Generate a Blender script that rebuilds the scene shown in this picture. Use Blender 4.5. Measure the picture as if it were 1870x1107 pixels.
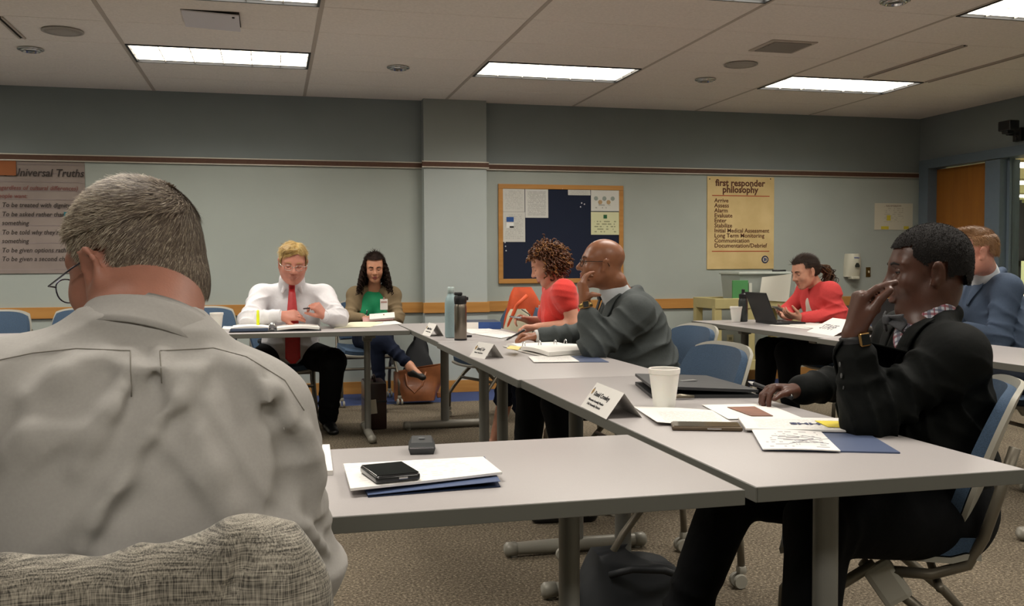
import bpy, bmesh, math, random
import numpy as np
from mathutils import Vector, Matrix, Euler
random.seed(7)
for o in list(bpy.data.objects): bpy.data.objects.remove(o)
SC = bpy.context.scene
COL = SC.collection
R = math.radians
# ------------------------------------------------------------------ camera
FPX, PCX, PCY, EYE = 1757.0, 935.0, 553.5, 1.16
yaw, pitch, roll = R(14.0), R(-2.27), -0.0045
FW = Vector((math.sin(yaw)*math.cos(pitch), math.cos(yaw)*math.cos(pitch), math.sin(pitch)))
RT = Vector((math.cos(yaw), -math.sin(yaw), 0)); UP = RT.cross(FW)
RT, UP = RT*math.cos(roll)+UP*math.sin(roll), UP*math.cos(roll)-RT*math.sin(roll)
CAM = Vector((0, 0, EYE))
cd = bpy.data.cameras.new('camera'); cd.sensor_width = 36; cd.lens = FPX/1870*36; cd.clip_start = 0.02
camera = bpy.data.objects.new('camera', cd); COL.objects.link(camera)
camera.matrix_world = Matrix((( RT.x, UP.x, -FW.x, CAM.x), (RT.y, UP.y, -FW.y, CAM.y), (RT.z, UP.z, -FW.z, CAM.z), (0,0,0,1)))
SC.camera = camera
# ------------------------------------------------------------------ light
wd = bpy.data.worlds.new('world'); SC.world = wd; wd.use_nodes = True
wd.node_tree.nodes['Background'].inputs[0].default_value = (0.9, 0.93, 1, 1)
wd.node_tree.nodes['Background'].inputs[1].default_value = 0.02
SC.view_settings.view_transform = 'Standard'; SC.view_settings.look = 'None'
SC.view_settings.gamma = 1; SC.view_settings.use_curve_mapping = False
SC.view_settings.exposure = -0.07
TROFFER_W = 27.0         # watts of each ceiling troffer
TROFFER_GLOW = 6.0       # radiance of its lens
LAMP_COL = (1.0, 0.95, 0.88)
# ------------------------------------------------------------------ measuring helpers: a sight line met with a real plane
def ray(x, y): return FW + RT*((x-PCX)/FPX) - UP*((y-PCY)/FPX)
def atZ(x, y, z): d = ray(x, y); return CAM + d*((z-EYE)/d.z)
def atY(x, y, Y): d = ray(x, y); return CAM + d*(Y/d.y)
def atX(x, y, X): d = ray(x, y); return CAM + d*(X/d.x)
ZC, YB, XR, XL, YR = 2.655, 8.75, 6.57, -4.4, -2.6
TZ = 0.737
# ------------------------------------------------------------------ materials
def lin(c):
    if isinstance(c, str):
        c = c.lstrip('#'); c = [int(c[i:i+2], 16)/255 for i in (0, 2, 4)]
    return [(v/12.92 if v <= .04045 else ((v+.055)/1.055)**2.4) for v in c] + [1]
MATS = {}
def mat(name, col, rough=.6, metal=0., spec=.5, var=0., vscale=20., bump=0., bscale=200., col2=None, sheen=0., trans=0., emit=None, estr=0., coat=0., aniso=None, bdist=.002, alpha=1., ior=1.45, sss=0.):
    if name in MATS: return MATS[name]
    m = bpy.data.materials.new(name); m.use_nodes = True; nt = m.node_tree; N, L = nt.nodes, nt.links
    b = N['Principled BSDF']; base = lin(col)
    b.inputs['Base Color'].default_value = base; b.inputs['Roughness'].default_value = rough
    b.inputs['Metallic'].default_value = metal; b.inputs['Specular IOR Level'].default_value = spec
    b.inputs['IOR'].default_value = ior
    if sheen: b.inputs['Sheen Weight'].default_value = sheen
    if trans: b.inputs['Transmission Weight'].default_value = trans
    if coat: b.inputs['Coat Weight'].default_value = coat
    if alpha < 1: b.inputs['Alpha'].default_value = alpha
    if sss:
        b.inputs['Subsurface Weight'].default_value = sss; b.inputs['Subsurface Radius'].default_value = (.012, .004, .002); b.inputs['Subsurface Scale'].default_value = .5
    if emit: b.inputs['Emission Color'].default_value = lin(emit); b.inputs['Emission Strength'].default_value = estr
    tc = N.new('ShaderNodeTexCoord')
    src = tc.outputs['Object']
    if aniso:
        mp = N.new('ShaderNodeMapping'); mp.inputs['Scale'].default_value = aniso; L.new(src, mp.inputs[0]); src = mp.outputs[0]
    if var or col2:
        n = N.new('ShaderNodeTexNoise'); n.inputs['Scale'].default_value = vscale; n.inputs['Detail'].default_value = 4; L.new(src, n.inputs['Vector'])
        cr = N.new('ShaderNodeValToRGB'); cr.color_ramp.elements[0].position = .32; cr.color_ramp.elements[1].position = .68
        c2 = lin(col2) if col2 else base
        cr.color_ramp.elements[0].color = [max(0, v*(1-var)) for v in base[:3]]+[1]; cr.color_ramp.elements[1].color = [min(1, v*(1+var)) for v in c2[:3]]+[1]
        L.new(n.outputs['Fac'], cr.inputs[0]); L.new(cr.outputs[0], b.inputs['Base Color'])
    if bump:
        n = N.new('ShaderNodeTexNoise'); n.inputs['Scale'].default_value = bscale; n.inputs['Detail'].default_value = 3; L.new(src, n.inputs['Vector'])
        bp = N.new('ShaderNodeBump'); bp.inputs['Strength'].default_value = bump; bp.inputs['Distance'].default_value = bdist
        L.new(n.outputs['Fac'], bp.inputs['Height']); L.new(bp.outputs[0], b.inputs['Normal'])
    MATS[name] = m; return m
def cloth(name, col, rough=.85, wr=.5, wscale=14., spec=.15, var=.06, vscale=200, sheen=0., fine=0.):
    """dull cloth with soft small wrinkles in the relief"""
    m = mat(name, col, rough, spec=spec, var=var, vscale=vscale, bump=wr, bscale=wscale, bdist=.012, sheen=sheen); return m
def emat(name, col, s):
    if name in MATS: return MATS[name]
    m = bpy.data.materials.new(name); m.use_nodes = True; nt = m.node_tree; nt.nodes.clear()
    e = nt.nodes.new('ShaderNodeEmission'); e.inputs[0].default_value = lin(col); e.inputs[1].default_value = s
    o = nt.nodes.new('ShaderNodeOutputMaterial'); nt.links.new(e.outputs[0], o.inputs[0]); MATS[name] = m; return m
def weave_mat(name, c1, c2, c3, scale=900., rough=.9, patch=9.):
    """woven cloth: thin crossing threads of two tones over a slow colour drift"""
    m = bpy.data.materials.new(name); m.use_nodes = True; nt = m.node_tree; N, L = nt.nodes, nt.links
    b = N['Principled BSDF']; b.inputs['Roughness'].default_value = rough; b.inputs['Sheen Weight'].default_value = .15
    tc = N.new('ShaderNodeTexCoord'); outs = []
    for s in ((scale*.04, scale*.04, scale), (scale, scale, scale*.04)):
        mp = N.new('ShaderNodeMapping'); mp.inputs['Scale'].default_value = s; L.new(tc.outputs['Object'], mp.inputs[0])
        n = N.new('ShaderNodeTexNoise'); n.inputs['Scale'].default_value = 1; n.inputs['Detail'].default_value = 1; L.new(mp.outputs[0], n.inputs['Vector']); outs.append(n.outputs['Fac'])
    a = N.new('ShaderNodeMath'); a.operation = 'ADD'; L.new(outs[0], a.inputs[0]); L.new(outs[1], a.inputs[1])
    h = N.new('ShaderNodeMath'); h.operation = 'MULTIPLY'; h.inputs[1].default_value = .5; L.new(a.outputs[0], h.inputs[0])
    cr = N.new('ShaderNodeValToRGB'); e = cr.color_ramp.elements; e[0].position = .36; e[0].color = lin(c1); e[1].position = .66; e[1].color = lin(c2); L.new(h.outputs[0], cr.inputs[0])
    n2 = N.new('ShaderNodeTexNoise'); n2.inputs['Scale'].default_value = patch; L.new(tc.outputs['Object'], n2.inputs['Vector'])
    mx = N.new('ShaderNodeMix'); mx.data_type = 'RGBA'; L.new(n2.outputs['Fac'], mx.inputs['Factor']); L.new(cr.outputs[0], mx.inputs[6]); mx.inputs[7].default_value = lin(c3); mx.blend_type = 'MULTIPLY'
    L.new(mx.outputs[2], b.inputs['Base Color'])
    bp = N.new('ShaderNodeBump'); bp.inputs['Strength'].default_value = .35; bp.inputs['Distance'].default_value = .001; L.new(h.outputs[0], bp.inputs['Height']); L.new(bp.outputs[0], b.inputs['Normal'])
    MATS[name] = m; return m
def plaid_mat(name, base, stripes):
    """checked shirt cloth: bands across two directions"""
    m = bpy.data.materials.new(name); m.use_nodes = True; nt = m.node_tree; N, L = nt.nodes, nt.links
    b = N['Principled BSDF']; b.inputs['Roughness'].default_value = .8
    tc = N.new('ShaderNodeTexCoord'); cur = None
    for (d, sc, ph, col, w, amt) in stripes:
        dot = N.new('ShaderNodeVectorMath'); dot.operation = 'DOT_PRODUCT'; dot.inputs[1].default_value = [v*sc for v in d]; L.new(tc.outputs['Object'], dot.inputs[0])
        ad = N.new('ShaderNodeMath'); ad.operation = 'ADD'; ad.inputs[1].default_value = ph+50; L.new(dot.outputs['Value'], ad.inputs[0])
        fr = N.new('ShaderNodeMath'); fr.operation = 'FRACT'; L.new(ad.outputs[0], fr.inputs[0])
        lt = N.new('ShaderNodeMath'); lt.operation = 'LESS_THAN'; lt.inputs[1].default_value = w; L.new(fr.outputs[0], lt.inputs[0])
        ml = N.new('ShaderNodeMath'); ml.operation = 'MULTIPLY'; ml.inputs[1].default_value = amt; L.new(lt.outputs[0], ml.inputs[0])
        mx = N.new('ShaderNodeMix'); mx.data_type = 'RGBA'; L.new(ml.outputs[0], mx.inputs['Factor'])
        if cur is None: mx.inputs[6].default_value = lin(base)
        else: L.new(cur, mx.inputs[6])
        mx.inputs[7].default_value = lin(col); cur = mx.outputs[2]
    L.new(cur, b.inputs['Base Color']); MATS[name] = m; return m
def print_mat(name, paper, ink, rows=26., density=.45, u0=.1, u1=.9, v0=.08, v1=.92, amt=.75):
    """a printed sheet: rows of broken ink lines inside the margins, laid out on the sheet's own UVs"""
    if name in MATS: return MATS[name]
    m = bpy.data.materials.new(name); m.use_nodes = True; nt = m.node_tree; N, L = nt.nodes, nt.links
    b = N['Principled BSDF']; b.inputs['Roughness'].default_value = .75
    uv = N.new('ShaderNodeTexCoord'); sp = N.new('ShaderNodeSeparateXYZ'); L.new(uv.outputs['UV'], sp.inputs[0])
    def M(op, a, c=None):
        n = N.new('ShaderNodeMath'); n.operation = op
        for i, v in enumerate((a, c)):
            if v is None: continue
            if isinstance(v, (int, float)): n.inputs[i].default_value = v
            else: L.new(v, n.inputs[i])
        return n.outputs[0]
    u, v = sp.outputs[0], sp.outputs[1]
    row = M('FLOOR', M('MULTIPLY', v, rows)); fr = M('FRACT', M('MULTIPLY', v, rows))
    cb = N.new('ShaderNodeCombineXYZ'); L.new(M('MULTIPLY', u, rows*1.1), cb.inputs[0]); L.new(M('MULTIPLY', row, 3.7), cb.inputs[1])
    n = N.new('ShaderNodeTexNoise'); n.inputs['Scale'].default_value = 1; n.inputs['Detail'].default_value = 1; L.new(cb.outputs[0], n.inputs['Vector'])
    k = M('MULTIPLY', M('GREATER_THAN', n.outputs['Fac'], density), M('LESS_THAN', fr, .45))
    for s in (M('GREATER_THAN', u, u0), M('LESS_THAN', u, u1), M('GREATER_THAN', v, v0), M('LESS_THAN', v, v1)): k = M('MULTIPLY', k, s)
    mx = N.new('ShaderNodeMix'); mx.data_type = 'RGBA'; L.new(M('MULTIPLY', k, amt), mx.inputs['Factor']); mx.inputs[6].default_value = lin(paper); mx.inputs[7].default_value = lin(ink)
    L.new(mx.outputs[2], b.inputs['Base Color']); MATS[name] = m; return m
def wood_mat(name, c1, c2, axis=(1, 12, 12)):
    m = mat(name, c1, .45, col2=c2, var=.05, vscale=2.2, aniso=axis, bump=.05, bscale=8); return m
# ------------------------------------------------------------------ mesh helpers
class MB:
    def __init__(s): s.v, s.f = [], []
    def add(s, v, f): b = len(s.v); s.v += [tuple(p) for p in v]; s.f += [tuple(i+b for i in q) for q in f]; return s
    def box(s, c, d, M=None, taper=1.0):
        x, y, z = [k/2 for k in d]; vs = []
        for k, t in ((-1, 1.0), (1, taper)):
            for a, e in ((-1,-1), (1,-1), (1,1), (-1,1)): vs.append(Vector((a*x*t, e*y*t, k*z)))
        if M: vs = [M @ p for p in vs]
        vs = [p+Vector(c) for p in vs]
        return s.add(vs, [(3,2,1,0), (4,5,6,7), (0,1,5,4), (1,2,6,5), (2,3,7,6), (3,0,4,7)])
    def rbox(s, c, d, r, M=None, seg=2):
        bm = bmesh.new(); bmesh.ops.create_cube(bm, size=1)
        for v in bm.verts: v.co = Vector((v.co.x*d[0], v.co.y*d[1], v.co.z*d[2]))
        bmesh.ops.bevel(bm, geom=bm.edges[:], offset=min(r, min(d)*.49), segments=seg, affect='EDGES', profile=.6)
        bm.verts.index_update(); vs = [(M @ v.co if M else v.co)+Vector(c) for v in bm.verts]; fs = [[v.index for v in f.verts] for f in bm.faces]; bm.free()
        return s.add(vs, fs)
    def quad(s, a, b, c, d): return s.add([a, b, c, d], [(0,1,2,3)])
    def tube(s, pts, r, n=10, caps=True, flat=1.0, upv=None):
        pts = [Vector(p) for p in pts]; rs = r if isinstance(r, (list, tuple)) else [r]*len(pts); vs, fs = [], []
        prev = None
        for i, p in enumerate(pts):
            t = (pts[min(i+1, len(pts)-1)]-pts[max(i-1, 0)]).normalized()
            if prev is None:
                u = Vector(upv) if upv else (Vector((0,0,1)) if abs(t.z) < .9 else Vector((1,0,0)))
            else: u = prev
            a = t.cross(u); a = a.normalized() if a.length > 1e-6 else t.orthogonal().normalized(); b = a.cross(t).normalized(); prev = b
            for k in range(n):
                w = 2*math.pi*k/n; vs.append(p + a*(math.cos(w)*rs[i]*flat) + b*(math.sin(w)*rs[i]))
        for i in range(len(pts)-1):
            for k in range(n): fs.append((i*n+k, i*n+(k+1)%n, (i+1)*n+(k+1)%n, (i+1)*n+k))
        if caps: fs.append(tuple(range(n))[::-1]); fs.append(tuple(range((len(pts)-1)*n, len(pts)*n)))
        return s.add(vs, fs)
    def lathe(s, prof, c=(0,0,0), n=24, M=None):
        vs, fs = [], []; c = Vector(c)
        for r_, z in prof:
            for k in range(n):
                p = Vector((r_*math.cos(2*math.pi*k/n), r_*math.sin(2*math.pi*k/n), z)); vs.append((M @ p if M else p)+c)
        for i in range(len(prof)-1):
            for k in range(n): fs.append((i*n+k, i*n+(k+1)%n, (i+1)*n+(k+1)%n, (i+1)*n+k))
        fs.append(tuple(range(n))[::-1]); fs.append(tuple(range((len(prof)-1)*n, len(prof)*n)))
        return s.add(vs, fs)
    def prism(s, poly, h, M=None, c=(0,0,0)):
        n = len(poly); vs = [Vector((x, y, 0)) for x, y in poly]+[Vector((x, y, h)) for x, y in poly]
        vs = [(M @ p if M else p)+Vector(c) for p in vs]
        return s.add(vs, [tuple(range(n))[::-1], tuple(range(n, 2*n))]+[(i, (i+1)%n, n+(i+1)%n, n+i) for i in range(n)])
    def grid(s, fn, nu, nv, thick=0., wrapu=False):
        vs = [Vector(fn(i/nu, j/nv)) for j in range(nv+1) for i in range(nu+1)]; w = nu+1
        fs = [(j*w+i, j*w+i+1, (j+1)*w+i+1, (j+1)*w+i) for j in range(nv) for i in range(nu)]
        if thick:
            nm = [Vector() for _ in vs]
            for q in fs:
                nn = (vs[q[2]]-vs[q[0]]).cross(vs[q[3]]-vs[q[1]])
                for i in q: nm[i] += nn
            n0 = len(vs); vs = vs+[p-k.normalized()*thick for p, k in zip(vs, nm)]
            fs = fs+[tuple(i+n0 for i in q[::-1]) for q in fs]
            rim = [i for i in range(w)]+[j*w+nu for j in range(1, nv+1)]+[nv*w+i for i in range(nu-1, -1, -1)]+[j*w for j in range(nv-1, 0, -1)]
            fs += [(rim[k], rim[k]+n0, rim[(k+1) % len(rim)]+n0, rim[(k+1) % len(rim)]) for k in range(len(rim))]
        return s.add(vs, fs)
    def build(s, name, m, parent=None, smooth=False, world=True, uvplane=None):
        me = bpy.data.meshes.new(name); me.from_pydata(s.v, [], s.f); me.update()
        return finish(name, me, m, parent, smooth, world)
def finish(name, me, m, parent=None, smooth=False, world=True):
    if m is not None:
        for k in (m if isinstance(m, (list, tuple)) else [m]): me.materials.append(k)
    if smooth: me.polygons.foreach_set('use_smooth', [True]*len(me.polygons))
    o = bpy.data.objects.new(name, me); COL.objects.link(o)
    if parent:
        o.parent = parent
        if world: o.matrix_parent_inverse = parent_world(parent).inverted()
    return o
def parent_world(p):
    M = p.matrix_basis.copy()
    if p.parent: M = parent_world(p.parent) @ p.matrix_parent_inverse @ M
    return M
def autosmooth(o, ang=40):
    me = o.data; me.polygons.foreach_set('use_smooth', [True]*len(me.polygons))
    bm = bmesh.new(); bm.from_mesh(me)
    for e in bm.edges:
        if len(e.link_faces) == 2 and e.calc_face_angle(0) > R(ang): e.smooth = False
    bm.to_mesh(me); bm.free(); return o
def tag(o, label=None, cat=None, group=None, kind=None):
    if label: o['label'] = label
    if cat: o['category'] = cat
    if group: o['group'] = group
    if kind: o['kind'] = kind
    return o
def thing(name, label, cat, loc=(0,0,0), rz=0., group=None):
    o = bpy.data.objects.new(name, None); COL.objects.link(o); o.location = loc; o.rotation_euler = (0, 0, rz); o.empty_display_size = .1
    return tag(o, label, cat, group)
def dup(root, loc, rz, label=None, group=None):
    r = root.copy(); COL.objects.link(r); r.location = loc; r.rotation_euler = (0, 0, rz)
    if label: r['label'] = label
    if group: r['group'] = group
    for ch in list(root.children):
        c = ch.copy(); COL.objects.link(c); c.parent = r; c.matrix_parent_inverse = ch.matrix_parent_inverse
        for g in ch.children:
            d = g.copy(); COL.objects.link(d); d.parent = c; d.matrix_parent_inverse = g.matrix_parent_inverse
    return r
def set_uv(o, fn):
    me = o.data; uv = me.uv_layers.new(name='UVMap')
    for l in me.loops: uv.data[l.index].uv = fn(me.vertices[l.vertex_index].co)
def text(name, body, size, M, m, parent, bold=0., shear=0., align='LEFT', extr=.0004, spacing=1.0, sx=1.0):
    """lettering as a flat mesh; M carries the text plane into the world"""
    cu = bpy.data.curves.new(name, 'FONT'); cu.body = body; cu.size = size; cu.offset = bold; cu.shear = shear; cu.align_x = align
    cu.extrude = extr; cu.resolution_u = 2; cu.space_character = spacing
    t = bpy.data.objects.new(name, cu); COL.objects.link(t)
    me = bpy.data.meshes.new_from_object(t.evaluated_get(bpy.context.evaluated_depsgraph_get()))
    bpy.data.objects.remove(t); bpy.data.curves.remove(cu)
    me.transform(M @ Matrix.Diagonal((sx, 1, 1, 1))); me.name = name; me.materials.clear()
    return finish(name, me, m, parent)
def frame_M(o, x, y):
    """matrix whose local x, y run along two world directions from o"""
    x = Vector(x).normalized(); y = Vector(y); y = (y-x*y.dot(x)).normalized(); z = x.cross(y); o = Vector(o)
    return Matrix(((x.x, y.x, z.x, o.x), (x.y, y.y, z.y, o.y), (x.z, y.z, z.z, o.z), (0,0,0,1)))
# ================================================================== the room
def slots(o, fn):
    for p in o.data.polygons: p.material_index = fn(p.center)
M_wall_lo = mat('wall_paint_lower', '#a2a9a3', .75, var=.03, vscale=3, bump=.06, bscale=300)
M_wall_up = mat('wall_paint_upper', '#7d8587', .75, var=.03, vscale=3, bump=.06, bscale=300)
M_col = mat('column_paint', '#aab2b0', .75, var=.02, vscale=3, bump=.06, bscale=300)
M_tile = mat('ceiling_tile', '#e6dfd8', .95, var=.05, vscale=60, bump=.25, bscale=420, spec=.1)
M_tee = mat('ceiling_tee', '#b4aaa0', .7)
M_gap = mat('ceiling_gap', '#6d655c', .9)
M_oak = wood_mat('oak_trim', '#bd8a4a', '#a8763a')
M_oakx = wood_mat('oak_door', '#96601f', '#84521a', (9, 9, .8))
M_rail = mat('tack_strip_brown', '#573c2e', .7, var=.1, vscale=30)
M_railedge = mat('tack_strip_edge', '#b7b1a6', .4, metal=.3)
M_bluecarpet = mat('blue_carpet', '#2b3a63', .95, col2='#3a4a78', var=.15, vscale=220, bump=.5, bscale=500)
M_steel = mat('painted_steel_blue', '#5d6c78', .5, var=.03)
def carpet():
    m = mat('carpet', '#5f5646', .95, bump=.8, bscale=420, spec=.1); nt = m.node_tree; N, L = nt.nodes, nt.links; b = N['Principled BSDF']
    tc = N.new('ShaderNodeTexCoord'); n = N.new('ShaderNodeTexNoise'); n.inputs['Scale'].default_value = 95; n.inputs['Detail'].default_value = 3; n.inputs['Roughness'].default_value = .8
    L.new(tc.outputs['Object'], n.inputs['Vector']); cr = N.new('ShaderNodeValToRGB'); cr.color_ramp.interpolation = 'LINEAR'
    for i, (p, c) in enumerate(((.30, '#322c25'), (.43, '#585043'), (.5, '#665e52'), (.57, '#796d5c'), (.68, '#aaa08c'))):
        e = cr.color_ramp.elements[i] if i < 2 else cr.color_ramp.elements.new(p); e.position = p; e.color = lin(c)
    L.new(n.outputs['Fac'], cr.inputs[0]); n2 = N.new('ShaderNodeTexNoise'); n2.inputs['Scale'].default_value = 2.2; n2.inputs['Detail'].default_value = 5; L.new(tc.outputs['Object'], n2.inputs['Vector'])
    mr = N.new('ShaderNodeMapRange'); mr.inputs['From Min'].default_value = .3; mr.inputs['From Max'].default_value = .7; mr.inputs['To Min'].default_value = .82; mr.inputs['To Max'].default_value = 1.12; L.new(n2.outputs['Fac'], mr.inputs[0])
    mx = N.new('ShaderNodeVectorMath'); mx.operation = 'SCALE'; L.new(cr.outputs[0], mx.inputs[0]); L.new(mr.outputs[0], mx.inputs['Scale']); L.new(mx.outputs[0], b.inputs['Base Color']); return m
fl = MB().box(((XL+XR)/2, (YR+8.02)/2, -.05), (XR-XL, 8.02-YR, .1)).build('floor', carpet()); tag(fl, kind='structure')
bs = MB().box(((XL+XR)/2, (8.02+YB)/2, -.05), (XR-XL, YB-8.02, .1)).build('floor_border', M_bluecarpet); tag(bs, 'blue carpet border along the back wall', kind='structure')
RAILZ = 2.068
wb = MB().box(((XL+XR)/2, YB+.06, RAILZ/2), (XR-XL+.24, .12, RAILZ)).box(((XL+XR)/2, YB+.06, (RAILZ+ZC+.12)/2), (XR-XL+.24, .12, ZC+.12-RAILZ)).build('wall_back', [M_wall_lo, M_wall_up])
slots(wb, lambda c: 1 if c.z > RAILZ+.001 else 0); tag(wb, kind='structure')
CX0, CX1, CT = 1.338, 1.915, .13
wc = MB().box(((CX0+CX1)/2, YB-CT/2, RAILZ/2), (CX1-CX0, CT, RAILZ)).box(((CX0+CX1)/2, YB-CT/2, (RAILZ+ZC)/2), (CX1-CX0, CT, ZC-RAILZ)).build('wall_column', [M_col, mat('column_paint_upper', '#8b918f', .75)])
slots(wc, lambda c: 1 if c.z > RAILZ+.001 else 0); tag(wc, kind='structure')
for nm, c, d in (('wall_left', (XL-.06, (YR+YB)/2, ZC/2), (.12, YB-YR, ZC+.2)), ('wall_rear', ((XL+XR)/2, YR-.06, ZC/2), (XR-XL+.24, .12, ZC+.2))):
    tag(MB().box(c, d).build(nm, M_wall_lo), kind='structure')
# right wall with the door and sidelight opening (frame 8.66 .. 5.2)
OY0, OY1, OZ = 5.55, 8.655, 2.21
wr = MB().box((XR+.06, (OY1+YB)/2+.06, RAILZ/2), (.12, YB-OY1+.12, RAILZ)).box((XR+.06, (OY1+YB)/2+.06, (RAILZ+ZC+.1)/2), (.12, YB-OY1+.12, ZC+.1-RAILZ))
wr.box((XR+.06, (OY0+OY1)/2, (OZ+ZC+.1)/2), (.12, OY1-OY0, ZC+.1-OZ)).box((XR+.06, (YR+OY0)/2, RAILZ/2), (.12, OY0-YR, RAILZ)).box((XR+.06, (YR+OY0)/2, (RAILZ+ZC+.1)/2), (.12, OY0-YR, ZC+.1-RAILZ))
wr = wr.build('wall_right', [M_wall_lo, M_wall_up]); slots(wr, lambda c: 1 if c.z > RAILZ+.001 else 0); tag(wr, kind='structure')
# trims: tack strip with pale metal edges, oak chair rail, oak baseboard
k = 0
def strip(x0, x1, y, z, hgt, depth, m, nm, edges=False):
    o = MB().rbox(((x0+x1)/2, y-depth/2, z), (x1-x0, depth, hgt), .003).build(nm, m); tag(o, kind='structure')
    if edges:
        for s in (-1, 1): MB().box(((x0+x1)/2, y-depth/2-.002, z+s*hgt/2), (x1-x0, depth+.006, .009)).build('edge_strip', M_railedge, o)
    return o
for i, (x0, x1, y) in enumerate(((XL, CX0, YB), (CX0-.018, CX1+.018, YB-CT), (CX1, XR, YB))):
    strip(x0, x1, y, RAILZ, .05, .02, M_rail, 'trim_%d' % (i+1), True)
    strip(x0, x1, y, .775, .095, .022, M_oak, 'trim_%d' % (i+4))
    strip(x0, x1, y, .055, .11, .018, M_oak, 'baseboard_back_%d' % (i+1) if i else 'baseboard_back')
# ---------------- ceiling: backing, tiles, tees
cl = MB().box(((XL+XR)/2, (YR+YB)/2, ZC+.075), (XR-XL+.3, YB-YR+.3, .05)).box(((XL+XR)/2, (YR+3.84)/2, ZC+.02), (XR-XL, 3.84-YR, .06)).build('ceiling', [M_gap, M_tile])
slots(cl, lambda c: 1 if c.y < 3.9 and c.z < ZC+.049 else 0); tag(cl, kind='structure')
TX = [XL, -3.45, -2.2, -.95, .30, 1.55, 2.78, 4.03, 5.27, XR]
TY = [3.84, 4.45, 5.07, 5.72, 6.34, 6.96, 7.535, 8.12, YB]
LIGHTS = [(3, 5), (5, 5), (7, 5), (3, 2), (5, 1), (7, 1), (1, 5), (1, 2)]      # (column, row) of the troffers in view
for i in range(len(TX)-1):
    for j in range(len(TY)-1):
        if (i, j) in LIGHTS: continue
        x0, x1, y0, y1 = TX[i]+.011, TX[i+1]-.011, TY[j]+.003, TY[j+1]-.003
        MB().rbox(((x0+x1)/2, (y0+y1)/2, ZC+.01), (x1-x0, y1-y0, .02), .004, seg=1).build('ceiling_tile', M_tile, cl)
for x in TX[1:-1]: MB().box((x, (3.84+YB)/2, ZC+.0055), (.026, YB-3.84, .012)).build('main_tee', M_tee, cl)
for y in TY[1:-1]: MB().box(((XL+XR)/2, y, ZC+.009), (XR-XL, .008, .01)).build('cross_tee', M_tee, cl)
M_lens = emat('troffer_lens_glow', '#fff4e0', TROFFER_GLOW)
M_black = mat('black_plastic', '#17181a', .45)
M_louv = mat('louver_white', '#b9b2a2', .5)
def troffer(x0, x1, y0, y1, label, parts=True):
    t = thing('ceiling_light', label, 'ceiling light', ((x0+x1)/2, (y0+y1)/2, ZC-.004), 0, 'recessed ceiling lights')
    fr = MB()
    for c, d in ((((x0+x1)/2, y0+.008, ZC+.02), (x1-x0, .016, .05)), (((x0+x1)/2, y1-.008, ZC+.02), (x1-x0, .016, .05)), ((x0+.008, (y0+y1)/2, ZC+.02), (.016, y1-y0-.032, .05)), ((x1-.008, (y0+y1)/2, ZC+.02), (.016, y1-y0-.032, .05))): fr.box(c, d)
    fr.build('frame', M_black, t)  # frame coloured black to paint in the shadow gap round the recess
    MB().box(((x0+x1)/2, (y0+y1)/2, ZC+.016), (x1-x0-.034, y1-y0-.034, .004)).build('lens', M_lens, t)
    if parts:
        for a in range(1, 6):
            x = x0+(x1-x0)*a/6; MB().box((x, (y0+y1)/2, ZC+.0085), (.005, y1-y0-.036, .010)).build('louver_blade', M_louv, t)
        for a in range(1, 3):
            y = y0+(y1-y0)*a/3; MB().box(((x0+x1)/2, y, ZC+.0088), (x1-x0-.036, .005, .0094)).build('louver_blade', M_louv, t)
    ld = bpy.data.lights.new('troffer_lamp', 'AREA'); ld.shape = 'RECTANGLE'; ld.size = x1-x0-.05; ld.size_y = y1-y0-.05; ld.energy = TROFFER_W; ld.color = LAMP_COL; ld.spread = R(150)
    lo = bpy.data.objects.new('troffer_lamp', ld); COL.objects.link(lo); lo.parent = t; lo.location = (0, 0, .0162)
    return t
LL = {(3, 5): 'lit ceiling troffer above the man in the red tie', (5, 5): 'lit ceiling troffer just right of the wall column', (7, 5): 'lit ceiling troffer nearest the door corner, above the beige poster',
      (3, 2): 'lit ceiling troffer at top left edge, cut by the frame', (5, 1): 'lit ceiling troffer cut by the middle of the top edge', (7, 1): 'lit ceiling troffer in the top right corner of the view',
      (1, 5): 'ceiling troffer beyond the left edge of the view', (1, 2): 'ceiling troffer at far left behind the view edge'}
for (i, j) in LIGHTS: troffer(TX[i]+.012, TX[i+1]-.012, TY[j]+.004, TY[j+1]-.004, LL[(i, j)], i > 2)
for q, (x0, y0) in enumerate(((-.95, 1.9), (1.55, 1.9), (4.03, 1.9), (-.95, -.9), (1.55, -.9), (4.03, -.9))):   # the rows of lights overhead, in front of the lens
    troffer(x0, x0+1.22, y0, y0+.6, 'ceiling troffer overhead, outside the photograph', False).location.z = ZC-.03
# ---------------- door, frame, sidelight
M_frame = mat('door_frame_paint', '#5a6772', .45, var=.03)
df = MB()
df.box((XR+.03, OY1-.07, OZ/2), (.22, .14, OZ)).box((XR+.03, 7.61, (OZ-.1)/2), (.22, .19, OZ-.1)).box((XR+.03, (OY0+OY1)/2, OZ-.045), (.218, OY1-OY0-.01, .09)).box((XR+.03, OY0+.05, OZ/2), (.22, .1, OZ))
d1 = df.build('door_1', M_frame); tag(d1, 'slate blue steel frame around the oak door', kind='structure')
MB().box((XR+.05, (8.515+7.705)/2, 1.06), (.05, .806, 2.10)).build('door_leaf', M_oakx, d1)
MB().lathe([(.026, 0), (.026, .012), (.01, .014), (.01, .05), (.026, .055), (.03, .07), (.02, .085)], (XR+.02, 7.78, .97), 16, Euler((0, R(-90), 0)).to_matrix()).build('door_knob', mat('brushed_brass', '#a08a58', .35, metal=1), d1, True)
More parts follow.
